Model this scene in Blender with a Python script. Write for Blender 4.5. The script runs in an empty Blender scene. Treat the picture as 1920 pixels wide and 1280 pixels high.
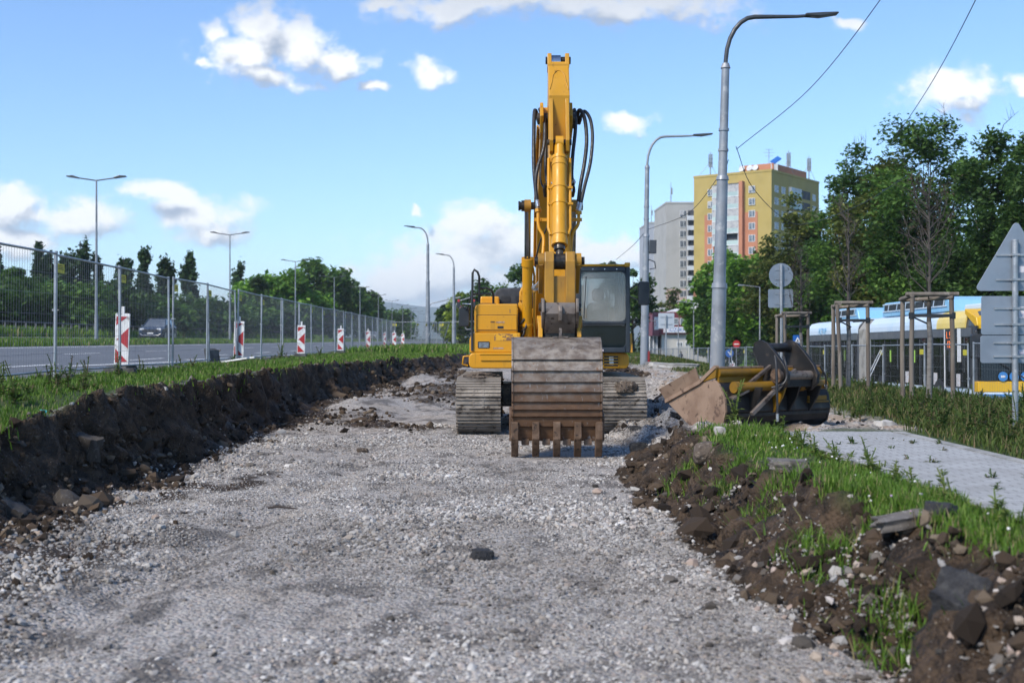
import bpy, math, random
import numpy as np
from mathutils import Vector, Matrix, Euler
R = math.radians
S = bpy.context.scene
COL = S.collection
rng = np.random.default_rng(7)
random.seed(7)

# ---------------------------------------------------------------- camera
CAMZ = 1.7
cd = bpy.data.cameras.new('camera'); cam = bpy.data.objects.new('camera', cd); COL.objects.link(cam)
cam.location = (0, 0, CAMZ); cam.rotation_euler = (R(90), 0, 0)
cd.sensor_width = 36; cd.lens = 42.0; cd.shift_y = -0.0016
cd.clip_start = 0.1; cd.clip_end = 30000
cd.dof.use_dof = True; cd.dof.focus_distance = 19.0; cd.dof.aperture_fstop = 2.1
S.camera = cam
S.view_settings.view_transform = 'Standard'; S.view_settings.look = 'None'
S.view_settings.gamma = 1; S.view_settings.exposure = 0.8
S.cycles.max_bounces = 8; S.cycles.diffuse_bounces = 3; S.cycles.glossy_bounces = 3
S.cycles.transmission_bounces = 4; S.cycles.transparent_max_bounces = 12; S.cycles.volume_bounces = 0
S.cycles.sample_clamp_indirect = 6

# ---------------------------------------------------------------- sky and sun
SUN_EL, SUN_AZ = 43.0, -136.0          # azimuth from +Y (into the picture), clockwise: sun to the left, a little behind
az = R(SUN_AZ); el = R(SUN_EL)
sdir = Vector((math.sin(az)*math.cos(el), math.cos(az)*math.cos(el), math.sin(el)))
sl = bpy.data.lights.new('sun', 'SUN'); sl.energy = 2.9; sl.angle = R(14); sl.color = (1.0, 0.92, 0.80)
so = bpy.data.objects.new('sun', sl); COL.objects.link(so)
so.rotation_euler = (-sdir).to_track_quat('-Z', 'Y').to_euler()

W = bpy.data.worlds.new('World'); S.world = W; W.use_nodes = True
wt = W.node_tree; wt.nodes.clear()
def node(t, typ, **kw):
    n = t.nodes.new(typ)
    for k, v in kw.items(): setattr(n, k, v)
    return n
def setin(t, s, v):
    if hasattr(v, 'is_output'): t.links.new(v, s)
    else: s.default_value = v
def M(t, op, a, b=None, c=None, clamp=False):
    n = node(t, 'ShaderNodeMath', operation=op, use_clamp=clamp)
    setin(t, n.inputs[0], a)
    if b is not None: setin(t, n.inputs[1], b)
    if c is not None: setin(t, n.inputs[2], c)
    return n.outputs[0]
def VM(t, op, a, b=None):
    n = node(t, 'ShaderNodeVectorMath', operation=op)
    setin(t, n.inputs[0], a)
    if b is not None: setin(t, n.inputs[1], b)
    return n.outputs['Value'] if op in ('LENGTH', 'DOT_PRODUCT', 'DISTANCE') else n.outputs[0]
def MR(t, v, a, b, c=0.0, d=1.0, smooth=True):
    n = node(t, 'ShaderNodeMapRange', interpolation_type='SMOOTHSTEP' if smooth else 'LINEAR')
    setin(t, n.inputs[0], v)
    for i, x in zip((1, 2, 3, 4), (a, b, c, d)): setin(t, n.inputs[i], x)
    return n.outputs[0]
def MIX(t, f, a, b, mode='MIX'):
    n = node(t, 'ShaderNodeMix', data_type='RGBA', blend_type=mode)
    setin(t, n.inputs[0], f); setin(t, n.inputs[6], a); setin(t, n.inputs[7], b)
    return n.outputs[2]
def c4(c): return (c[0], c[1], c[2], 1.0)

sky = node(wt, 'ShaderNodeTexSky', sky_type='NISHITA', sun_disc=False)
sky.sun_elevation = el; sky.sun_rotation = az
sky.altitude = 200; sky.air_density = 1.0; sky.dust_density = 0.0; sky.ozone_density = 2.5
geo = node(wt, 'ShaderNodeTexCoord')
sx = node(wt, 'ShaderNodeSeparateXYZ'); wt.links.new(geo.outputs['Generated'], sx.inputs[0])
yy = M(wt, 'MAXIMUM', sx.outputs[1], 0.02)
cu = M(wt, 'DIVIDE', sx.outputs[0], yy); cv = M(wt, 'DIVIDE', sx.outputs[2], yy)
cb = node(wt, 'ShaderNodeCombineXYZ'); wt.links.new(cu, cb.inputs[0]); wt.links.new(cv, cb.inputs[1])
UV = cb.outputs[0]
# each cloud a few lobes: bearing tangent, elevation tangent and half sizes
BLOBS = [(485, 50, 62, 58), (462, 112, 82, 54), (560, 92, 86, 50), (635, 106, 84, 24), (500, 146, 96, 24), (400, 72, 34, 30), (385, 124, 15, 14),
         (802, 135, 34, 30), (700, 153, 42, 12), (1090, 2, 330, 46), (870, 8, 150, 36), (720, -4, 60, 14),
         (1180, 222, 46, 20), (1790, 174, 84, 46), (1914, 152, 30, 24), (1583, 50, 24, 13),
         (10, 385, 80, 40), (130, 402, 130, 44), (285, 362, 84, 22), (375, 400, 110, 44), (400, 430, 90, 34), (30, 448, 100, 32),
         (893, 418, 84, 56), (960, 462, 165, 64), (850, 510, 170, 80), (760, 535, 140, 60), (690, 575, 240, 36), (1125, 482, 130, 36), (900, 580, 420, 44),
         (762, 400, 12, 20), (470, 610, 320, 40), (1400, 560, 300, 30),
         (-500, 100, 330, 90), (-300, -500, 500, 160), (2500, -100, 400, 160), (1500, -700, 600, 190)]
gn = bpy.data.node_groups.new('cloud_density', 'ShaderNodeTree')
gn.interface.new_socket('P', in_out='INPUT', socket_type='NodeSocketVector')
gn.interface.new_socket('D', in_out='OUTPUT', socket_type='NodeSocketFloat'); gn.interface.new_socket('S', in_out='OUTPUT', socket_type='NodeSocketFloat'); gn.interface.new_socket('N', in_out='OUTPUT', socket_type='NodeSocketFloat')
gi = node(gn, 'NodeGroupInput'); go = node(gn, 'NodeGroupOutput')
P0 = gi.outputs[0]
wn = node(gn, 'ShaderNodeTexNoise'); wn.inputs['Scale'].default_value = 14; wn.inputs['Detail'].default_value = 2
gn.links.new(P0, wn.inputs['Vector'])
wo = VM(gn, 'MULTIPLY', VM(gn, 'SUBTRACT', wn.outputs['Color'], (0.5, 0.5, 0.5)), (0.05, 0.034, 0))
P = VM(gn, 'ADD', P0, wo)
wn2 = node(gn, 'ShaderNodeTexNoise'); wn2.inputs['Scale'].default_value = 55; wn2.inputs['Detail'].default_value = 4
gn.links.new(P0, wn2.inputs['Vector'])
P = VM(gn, 'ADD', P, VM(gn, 'MULTIPLY', VM(gn, 'SUBTRACT', wn2.outputs['Color'], (0.5, 0.5, 0.5)), (0.022, 0.016, 0)))
dmin = None
for (px, py, a, b) in BLOBS:
    u, v = (px-960)/2240, (637-py)/2240
    d = VM(gn, 'LENGTH', VM(gn, 'MULTIPLY', VM(gn, 'SUBTRACT', P, (u, v, 0)), (2240/a, 2240/b, 0)))
    dmin = d if dmin is None else M(gn, 'SMOOTH_MIN', dmin, d, 0.25)
nn = node(gn, 'ShaderNodeTexNoise'); nn.inputs['Scale'].default_value = 30; nn.inputs['Detail'].default_value = 9
nn.inputs['Roughness'].default_value = 0.62
gn.links.new(VM(gn, 'MULTIPLY', P0, (1, 1.25, 1)), nn.inputs['Vector'])
nz = M(gn, 'MULTIPLY', M(gn, 'SUBTRACT', nn.outputs[0], 0.5), 2.5)
D = M(gn, 'ADD', M(gn, 'SUBTRACT', 1.18, dmin), nz)
gn.links.new(D, go.inputs[0]); gn.links.new(M(gn, 'SUBTRACT', 1.0, dmin), go.inputs[1]); gn.links.new(nz, go.inputs[2])
def dens(vec):
    g = node(wt, 'ShaderNodeGroup'); g.node_tree = gn; wt.links.new(vec, g.inputs[0]); return g.outputs
D0, S0, N0 = dens(UV)[:3]; _d, S1, _n = dens(VM(wt, 'ADD', UV, (-0.013, 0.019, 0)))[:3]; _d2, _s2, N1 = dens(VM(wt, 'ADD', UV, (-0.005, 0.007, 0)))[:3]
alpha = MR(wt, D0, -0.05, 0.8)
front = MR(wt, sx.outputs[1], 0.05, 0.25)
alpha = M(wt, 'MULTIPLY', alpha, front)
alpha = M(wt, 'MULTIPLY', alpha, 0.93)
sh = M(wt, 'ADD', M(wt, 'SUBTRACT', S0, S1), M(wt, 'MULTIPLY', M(wt, 'SUBTRACT', N0, N1), 0.75))
lit = MR(wt, sh, -0.62, 0.45)
over = MR(wt, M(wt, 'ADD', cv, M(wt, 'MULTIPLY', N0, 0.016)), 0.245, 0.285, 1.0, 0.42)      # the cloud nearly overhead shows its grey base
lit = M(wt, 'MULTIPLY', lit, over)
ccol = MIX(wt, lit, (0.26, 0.30, 0.37, 1), (0.72, 0.72, 0.71, 1))
hor = MR(wt, cv, 0.0, 0.16, 0.62, 0.0)
skyc = MIX(wt, 1.0, sky.outputs[0], (0.087, 0.104, 0.124, 1), 'MULTIPLY')
mixc = MIX(wt, alpha, skyc, ccol)
bg = node(wt, 'ShaderNodeBackground'); bg.inputs[1].default_value = 1.0
wt.links.new(mixc, bg.inputs[0])
out = node(wt, 'ShaderNodeOutputWorld'); wt.links.new(bg.outputs[0], out.inputs[0])

# ---------------------------------------------------------------- helpers: noise
def _hash(ix, iy, seed):
    h = (ix.astype(np.int64)*374761393 + iy.astype(np.int64)*668265263 + seed*1442695041) & 0xffffffff
    h = ((h ^ (h >> 13))*1274126177) & 0xffffffff
    h = ((h ^ (h >> 16))*2246822519) & 0xffffffff
    return ((h ^ (h >> 15)) & 0xffffff)/float(0xffffff)
def vnoise(x, y, seed=0):
    x = np.asarray(x, float); y = np.asarray(y, float)
    ix = np.floor(x); iy = np.floor(y); fx = x-ix; fy = y-iy
    fx = fx*fx*(3-2*fx); fy = fy*fy*(3-2*fy)
    a = _hash(ix, iy, seed); b = _hash(ix+1, iy, seed); c = _hash(ix, iy+1, seed); d = _hash(ix+1, iy+1, seed)
    return (a*(1-fx)+b*fx)*(1-fy) + (c*(1-fx)+d*fx)*fy - 0.5
def fbm(x, y, seed=0, oct=4, gain=0.5):
    s = 0; a = 1.0; f = 1.0
    for o in range(oct):
        s = s + a*vnoise(x*f, y*f, seed+o*17); a *= gain; f *= 2.03
    return s
def sm(t): t = np.clip(t, 0, 1); return t*t*(3-2*t)

# ---------------------------------------------------------------- helpers: meshes
class MB:
    def __init__(s): s.v = []; s.f = []; s.m = []; s.sm = []
    def add(s, vs, fs, m=0, smooth=False):
        n = len(s.v); s.v += [tuple(p) for p in vs]
        for f in fs: s.f.append([n+i for i in f]); s.m.append(m); s.sm.append(smooth)
    def box(s, c, d, rot=None, m=0, taper=1.0):
        x, y, z = d[0]/2, d[1]/2, d[2]/2; vs = []
        for k, t in ((-1, 1.0), (1, taper)):
            vs += [Vector((-x*t, -y*t, k*z)), Vector((x*t, -y*t, k*z)), Vector((x*t, y*t, k*z)), Vector((-x*t, y*t, k*z))]
        if rot is not None:
            mt = Euler(rot).to_matrix(); vs = [mt @ p for p in vs]
        vs = [p+Vector(c) for p in vs]
        s.add(vs, [(3, 2, 1, 0), (4, 5, 6, 7), (0, 1, 5, 4), (1, 2, 6, 5), (2, 3, 7, 6), (3, 0, 4, 7)], m); return s
    def b2(s, x0, x1, y0, y1, z0, z1, m=0): return s.box(((x0+x1)/2, (y0+y1)/2, (z0+z1)/2), (x1-x0, y1-y0, z1-z0), m=m)
    def ring(s, p, q, r, n):
        q = Vector(q).normalized(); u = q.orthogonal().normalized(); w = q.cross(u)
        return [Vector(p)+u*r*math.cos(2*math.pi*i/n)+w*r*math.sin(2*math.pi*i/n) for i in range(n)]
    def cyl(s, p0, p1, r0, r1=None, n=12, caps=True, m=0):
        r1 = r0 if r1 is None else r1; d = Vector(p1)-Vector(p0)
        vs = s.ring(p0, d, r0, n)+s.ring(p1, d, r1, n)
        s.add(vs, [(i, (i+1) % n, n+(i+1) % n, n+i) for i in range(n)], m, True)
        if caps: s.add(vs, [tuple(range(n-1, -1, -1)), tuple(range(n, 2*n))], m)
        return s
    def tube(s, pts, r, n=8, m=0, caps=True):
        pts = [Vector(p) for p in pts]; rs = r if isinstance(r, (list, tuple)) else [r]*len(pts)
        vs = []; u = None
        for i, p in enumerate(pts):
            d = (pts[min(i+1, len(pts)-1)]-pts[max(i-1, 0)]).normalized()
            if u is None: u = d.orthogonal().normalized()
            u = (u-d*u.dot(d)).normalized(); w = d.cross(u)
            vs += [p+u*rs[i]*math.cos(2*math.pi*k/n)+w*rs[i]*math.sin(2*math.pi*k/n) for k in range(n)]
        fs = [(i*n+k, i*n+(k+1) % n, (i+1)*n+(k+1) % n, (i+1)*n+k) for i in range(len(pts)-1) for k in range(n)]
        s.add(vs, fs, m, True)
        if caps and n > 2: s.add(vs, [tuple(range(n-1, -1, -1)), tuple(range((len(pts)-1)*n, len(pts)*n))], m)
        return s
    def prism(s, poly, a0, a1, axis='x', m=0):
        """poly: list of 2-D points; axis x -> (y,z); axis y -> (x,z); axis z -> (x,y)"""
        def pt(p, a):
            return (a, p[0], p[1]) if axis == 'x' else (p[0], a, p[1]) if axis == 'y' else (p[0], p[1], a)
        n = len(poly)
        vs = [pt(p, a0) for p in poly]+[pt(p, a1) for p in poly]
        s.add(vs, [tuple(range(n-1, -1, -1)), tuple(range(n, 2*n))]+[(i, (i+1) % n, n+(i+1) % n, n+i) for i in range(n)], m); return s
    def strip(s, outer, inner, a0, a1, m=0):
        """closed shell along x between an outer and an inner open profile of equal length"""
        n = len(outer)
        s.add([(a0,)+tuple(p) for p in outer]+[(a1,)+tuple(p) for p in outer]+[(a0,)+tuple(p) for p in inner]+[(a1,)+tuple(p) for p in inner],
              [(i, i+1, n+i+1, n+i) for i in range(n-1)]+[(2*n+i, 3*n+i, 3*n+i+1, 2*n+i+1) for i in range(n-1)] +
              [(i, 2*n+i, 2*n+i+1, i+1) for i in range(n-1)]+[(n+i, n+i+1, 3*n+i+1, 3*n+i) for i in range(n-1)] +
              [(0, n, 3*n, 2*n), (n-1, 3*n-1, 4*n-1, 2*n-1)], m); return s
    def build(s, name, mats, parent=None, loc=None, rot=None, bevel=0, seg=2, fix=True):
        me = bpy.data.meshes.new(name); me.from_pydata(s.v, [], s.f)
        if not isinstance(mats, (list, tuple)): mats = [mats]
        for x in mats: me.materials.append(x)
        me.polygons.foreach_set('material_index', s.m); me.polygons.foreach_set('use_smooth', s.sm)
        if fix:
            import bmesh
            b = bmesh.new(); b.from_mesh(me); bmesh.ops.recalc_face_normals(b, faces=b.faces[:]); b.to_mesh(me); b.free()
        me.update()
        o = bpy.data.objects.new(name, me); COL.objects.link(o)
        if parent is not None: o.parent = parent
        if loc is not None: o.location = loc
        if rot is not None: o.rotation_euler = rot
        if bevel:
            md = o.modifiers.new('bevel', 'BEVEL'); md.width = bevel; md.segments = seg; md.limit_method = 'ANGLE'; md.angle_limit = R(40)
            md.harden_normals = False
        return o
def npmesh(name, V, F, mats, smooth=False, attrs=None):
    """fast mesh from arrays: V (n,3), F (m,k) with constant k"""
    me = bpy.data.meshes.new(name); n = len(V); m, k = F.shape
    me.vertices.add(n); me.vertices.foreach_set('co', np.ascontiguousarray(V, dtype=np.float32).ravel())
    me.loops.add(m*k); me.loops.foreach_set('vertex_index', np.ascontiguousarray(F, dtype=np.int32).ravel())
    me.polygons.add(m); me.polygons.foreach_set('loop_start', np.arange(0, m*k, k, dtype=np.int32))
    me.polygons.foreach_set('loop_total', np.full(m, k, dtype=np.int32))
    me.update(calc_edges=True)
    me.polygons.foreach_set('use_smooth', np.full(m, smooth))
    for nm, arr in (attrs or {}).items():
        a = me.attributes.new(nm, 'FLOAT', 'POINT'); a.data.foreach_set('value', np.ascontiguousarray(arr, dtype=np.float32))
    if not isinstance(mats, (list, tuple)): mats = [mats]
    for x in mats: me.materials.append(x)
    o = bpy.data.objects.new(name, me); COL.objects.link(o); return o
def tag(o, label=None, cat=None, group=None, kind=None):
    if label: o['label'] = label
    if cat: o['category'] = cat
    if group: o['group'] = group
    if kind: o['kind'] = kind
    return o
def thing(name, label, cat, loc=(0, 0, 0), rz=0.0, group=None):
    o = bpy.data.objects.new(name, None); COL.objects.link(o); o.location = loc; o.rotation_euler = (0, 0, rz)
    o.empty_display_size = 0.2
    return tag(o, label, cat, group)
KIDS = {}
def dup(root, loc=None, rot=None, label=None, group=None):
    def cp(o, par):
        c = o.copy(); COL.objects.link(c)
        if par is not None: c.parent = par
        for ch in list(o.children): cp(ch, c)
        return c
    r = cp(root, None)
    if loc is not None: r.location = loc
    if rot is not None: r.rotation_euler = rot
    if label: r['label'] = label
    if group: r['group'] = group
    return r
ORD = ['first', 'second', 'third', 'fourth', 'fifth', 'sixth', 'seventh', 'eighth', 'ninth', 'tenth', 'eleventh', 'twelfth', 'thirteenth',
       'fourteenth', 'fifteenth', 'sixteenth', 'seventeenth', 'eighteenth', 'nineteenth', 'twentieth', 'twenty-first', 'twenty-second',
       'twenty-third', 'twenty-fourth', 'twenty-fifth', 'twenty-sixth', 'twenty-seventh', 'twenty-eighth', 'twenty-ninth', 'thirtieth']

# ---------------------------------------------------------------- helpers: materials
def newmat(name):
    m = bpy.data.materials.new(name); m.use_nodes = True; t = m.node_tree
    return m, t, t.nodes['Principled BSDF']
def noise(t, vec, scale, detail=5, rough=0.55, dist=0.0):
    n = node(t, 'ShaderNodeTexNoise'); n.inputs['Scale'].default_value = scale; n.inputs['Detail'].default_value = detail
    n.inputs['Roughness'].default_value = rough; n.inputs['Distortion'].default_value = dist
    if vec is not None: t.links.new(vec, n.inputs['Vector'])
    return n.outputs[0]
def objco(t): return node(t, 'ShaderNodeTexCoord').outputs['Object']
def bumpto(t, b, h, strength, dist):
    n = node(t, 'ShaderNodeBump'); n.inputs['Strength'].default_value = strength; n.inputs['Distance'].default_value = dist
    t.links.new(h, n.inputs['Height']); t.links.new(n.outputs[0], b.inputs['Normal'])
def pm(name, c1, c2=None, scale=4.0, lo=0.45, hi=0.65, c3=None, s3=18.0, lo3=0.56, hi3=0.64, rough=0.55, metal=0.0, bump=0.0, bscale=40.0, bd=0.01,
       rvar=0.15, spec=0.5, stretch=None):
    m, t, b = newmat(name); co = objco(t)
    if stretch: co = VM(t, 'MULTIPLY', co, stretch)
    col = c4(c1)
    n1 = noise(t, co, scale)
    if c2 is not None: col = MIX(t, MR(t, n1, lo, hi), col, c4(c2))
    if c3 is not None: col = MIX(t, MR(t, noise(t, co, s3, 6, 0.65), lo3, hi3), col, c4(c3))
    setin(t, b.inputs['Base Color'], col)
    setin(t, b.inputs['Roughness'], MR(t, noise(t, co, scale*2.3), 0.3, 0.7, max(0.03, rough-rvar), min(1, rough+rvar)))
    b.inputs['Metallic'].default_value = metal; b.inputs['Specular IOR Level'].default_value = spec
    if bump: bumpto(t, b, noise(t, co, bscale, 4), bump, bd)
    return m
def emis(name, c, s):
    m, t, b = newmat(name); b.inputs['Base Color'].default_value = (0.01, 0.01, 0.01, 1)
    b.inputs['Emission Color'].default_value = c4(c); b.inputs['Emission Strength'].default_value = s; return m
def glassmat(name, tint=(0.05, 0.06, 0.07), clear=0.5, dust=0.0, dustcol=(0.5, 0.5, 0.52), ior=1.55):
    """window glass: fresnel reflection over a part-clear, part-tinted pane"""
    m, t, b = newmat(name); t.nodes.remove(b); o = t.nodes['Material Output']
    tr = node(t, 'ShaderNodeBsdfTransparent'); tr.inputs[0].default_value = (clear, clear*1.02, clear*1.02, 1)
    df = node(t, 'ShaderNodeBsdfDiffuse'); df.inputs[0].default_value = c4(dustcol)
    gl = node(t, 'ShaderNodeBsdfGlossy'); gl.inputs['Roughness'].default_value = 0.03
    fr = node(t, 'ShaderNodeFresnel'); fr.inputs[0].default_value = ior
    mx = node(t, 'ShaderNodeMixShader')
    d = MR(t, noise(t, objco(t), 3.0), 0.3, 0.75, dust*0.7, min(1, dust*1.3)) if dust else 0.0
    setin(t, mx.inputs[0], d); t.links.new(tr.outputs[0], mx.inputs[1]); t.links.new(df.outputs[0], mx.inputs[2])
    m2 = node(t, 'ShaderNodeMixShader'); t.links.new(fr.outputs[0], m2.inputs[0]); t.links.new(mx.outputs[0], m2.inputs[1]); t.links.new(gl.outputs[0], m2.inputs[2])
    t.links.new(m2.outputs[0], o.inputs[0]); return m
def islandmat(name, stops, rough=0.85, trans=0.0, bump=0.0, tint=None, spec=0.3):
    """colour picked per loose piece (a stone, a leaf, a blade)"""
    m, t, b = newmat(name); g = node(t, 'ShaderNodeNewGeometry')
    cr = node(t, 'ShaderNodeValToRGB'); cr.color_ramp.interpolation = 'LINEAR'
    e = cr.color_ramp.elements
    while len(e) < len(stops): e.new(0.5)
    for i, (p, c) in enumerate(stops): e[i].position = p; e[i].color = c4(c)
    t.links.new(g.outputs['Random Per Island'], cr.inputs[0]); col = cr.outputs[0]
    if tint:
        a = node(t, 'ShaderNodeAttribute', attribute_name='tint')
        col = MIX(t, a.outputs['Fac'], col, c4(tint))
    setin(t, b.inputs['Base Color'], col); b.inputs['Roughness'].default_value = rough; b.inputs['Specular IOR Level'].default_value = spec
    if trans:
        o = t.nodes['Material Output']; tl = node(t, 'ShaderNodeBsdfTranslucent'); setin(t, tl.inputs[0], col)
        mx = node(t, 'ShaderNodeMixShader'); mx.inputs[0].default_value = trans
        t.links.new(b.outputs[0], mx.inputs[1]); t.links.new(tl.outputs[0], mx.inputs[2]); t.links.new(mx.outputs[0], o.inputs[0])
    return m
# ================================================================ terrain
SL = 0.021                                  # the roads drift left by this much per metre
def zright(Y): return -0.45-0.0095*(np.clip(Y, 12, 200)-33)
XLY = [-10, 0, 5, 8.9, 13.5, 20, 26.5, 35, 40, 44, 48, 60, 9000]
XLX = [-5.25, -5.25, -5.25, -5.2, -5.05, -5.15, -5.25, -4.95, -4.2, -3.3, -2.6, -2.4, -2.4]
XRY = [-10, 0, 5, 9, 12.5, 14, 16, 18, 22, 26, 32, 40, 60, 9000]
XRX = [2.62, 2.62, 2.60, 2.45, 2.25, 2.3, 2.7, 3.0, 3.25, 3.6, 4.2, 4.6, 4.6, 4.6]
def edges(X, Y):
    j = sm((Y-2)/3)
    xl = np.interp(Y, XLY, XLX)+0.30*fbm(Y*0.75, Y*0+3.3, 5, 3)+0.14*fbm(X*2.6, Y*2.6, 6, 2)
    xr = np.interp(Y, XRY, XRX)+0.38*fbm(Y*0.8, Y*0+8.1, 9, 3)+0.16*fbm(X*2.6, Y*2.6, 11, 2)
    return xl, xr
def zleft(xs): return 1.05+0.032*(np.clip(-7.2-xs, 0, 60))
def terrain(X, Y, full=False):
    X = np.asarray(X, float); Y = np.asarray(Y, float)
    xs = X+SL*Y; far = sm((Y-120)/400)
    near = sm((70-Y)/30)
    xl, xr = edges(X, Y)
    fl = np.interp(Y, [0, 24, 30, 44, 60, 95], [0, 0, 0.1, 0.58, 0.85, 0.9])
    fl = fl+0.10*sm((-2.4-X)/2.0)*sm((12.5-Y)/4.0)
    fl = fl+0.07*fbm(X*0.45, Y*0.3, 21, 3)*near*sm((Y-26)/6+0.55)+0.16*fbm(X*0.9, Y*0.35, 24, 4)*near*sm((Y-24.5)/3)*sm((1.5-X)/2.5)+0.045*fbm(X*1.6, Y*0.9, 22, 3)*near*(0.45+0.55*sm((Y-23)/6))
    # wheel rut that crosses the bed on the left, and a low heap of clods beside it
    fl = fl-0.05*np.exp(-((X+2.6-0.06*(Y-8))/0.22)**2)*sm((20-Y)/4)*sm((Y-5)/2)
    fl = fl+0.13*np.exp(-((X+2.75)/0.55)**2-((Y-23.2)/0.5)**2)+0.08*np.exp(-((X+1.7)/0.5)**2-((Y-22.6)/0.35)**2)
    fl = fl+0.10*np.exp(-((X+3.6)/1.4)**2-((Y-29)/1.2)**2)+0.12*np.exp(-((X+2.0)/0.8)**2-((Y-31)/0.8)**2)
    zl = zleft(xs)-0.36*sm((15.5-Y)/5.0)*sm((X+7.0)/0.8)
    wl = 0.55+0.4*fbm(X*0+1, Y*0.5, 31, 2)
    tl = np.clip((X-xl)/wl, 0, 1); ml = 1-(1-tl)**2.0
    ztR = 0.6-0.1*sm((Y-14)/3)*sm((6-X)/2)
    ztR = np.where(Y > 40, np.interp(Y, [40, 60], [0.5, 0.85]), ztR)
    xsl = xs
    tr2 = sm((xsl-8.9)/3.0)
    ztR = ztR*(1-tr2)+zright(Y)*tr2
    wr = 0.66+0.65*sm((Y-13)/3)
    tr = np.clip((X-(xr-wr))/wr, 0, 1); mr = tr**1.25
    z = zl*(1-ml)+fl*ml
    z = np.where(X > (xl+xr)*0.5, fl*(1-mr)+ztR*mr, z)
    bankL = (4*tl*(1-tl))**0.5*(X < (xl+xr)*0.5); bankR = (4*tr*(1-tr))**0.5*(X >= (xl+xr)*0.5)
    bank = np.clip(bankL+bankR, 0, 1)
    rough_soil = np.clip(bank+0.55*sm((X-xl+0.1)/0.1)*sm((xl+1.25-X)/0.7)*sm((Y-2)/2)+0.8*sm((X-xr+1.05)/0.6)*sm((xr+0.25-X)/0.3), 0, 1)
    amp = near*sm((Y-1)/2)
    z = z+amp*rough_soil*(0.30*fbm(X*2.2, Y*2.2, 41, 4, 0.58)+0.06*vnoise(X*11, Y*11, 44))
    rub = sm((Y-13.9)/0.8)*sm((X-xr+0.4)/0.5)*sm((5.4+0.03*(Y-14)-X)/0.7)*sm((55-Y)/10)
    z = z+amp*rub*(0.14*fbm(X*1.7, Y*1.7, 51, 4, 0.6))
    verge = (1-ml)*(xs > -7.0)+(mr)*(xs < 8.5)*(Y < 60)
    z = z+amp*0.05*fbm(X*0.9, Y*0.9, 61, 3)*np.clip(verge, 0, 1)
    # beds under the carriageways and the paving are cut a little lower than their surfaces
    road = ((xs < -7.6) & (xs > -18.7)) | ((xs < -25.3) & (xs > -33.8)) | ((xs > 13.6) & (xs < 23.6))
    pav = (X > 3.1) & (X < 4.5) & (Y < 14.0)
    z = z-0.10*road-0.06*pav*(Y > -5)
    if not full: return z
    gravel = sm((X-xl-wl*0.55)/0.5)*sm((xr-0.35*wr-X)/0.35)
    soil = np.clip(rough_soil*1.25+0.35*fbm(X*1.3, Y*1.3, 71, 4), 0, 1)
    d2 = np.clip(0.5+1.2*fbm(X*0.5, Y*0.35, 72, 4), 0, 1)*sm((Y-18)/8)*0.65*sm((1.5-X)/2.5)
    d2 = d2+0.5*np.clip(fbm(X*1.1, Y*0.55, 73, 3)*1.6, 0, 1)*sm((18-Y)/6)*sm((-1.2-X)/1.5)
    d2 = d2+0.85*np.exp(-((X+2.75)/0.6)**2-((Y-23.2)/0.55)**2)+0.6*np.exp(-((X+1.7)/0.5)**2-((Y-22.6)/0.35)**2)
    d2 = d2+0.85*np.clip(0.42+fbm(X*1.6, Y*1.0, 75, 4)*1.9, 0, 1)*sm((xl+3.1-X)/1.9)*sm((18-Y)/3)
    soil = np.clip(soil+np.clip(d2, 0, 1)*gravel, 0, 1)
    soil = soil*(1-0.75*rub)*(1-0.7*sm((Y-13.8)/1.5)*sm((X-1.6)/0.5)*sm((40-Y)/5))
    turf = np.where(X < (xl+xr)*0.5, sm((xl+0.02-X)/0.15)*(xs > -7.3), sm((X-xr+0.05)/0.2)*(1-rub))
    turf = np.where((xs < -18.4) | (xs > 9), 1.0, turf)
    cross = (Y > 58) & (xs > -6.5) & (xs < 9)
    turf = np.where(cross, sm(fbm(X*0.3, Y*0.12, 81, 3)*2+0.45), turf)
    return z, soil, turf, rub

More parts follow.
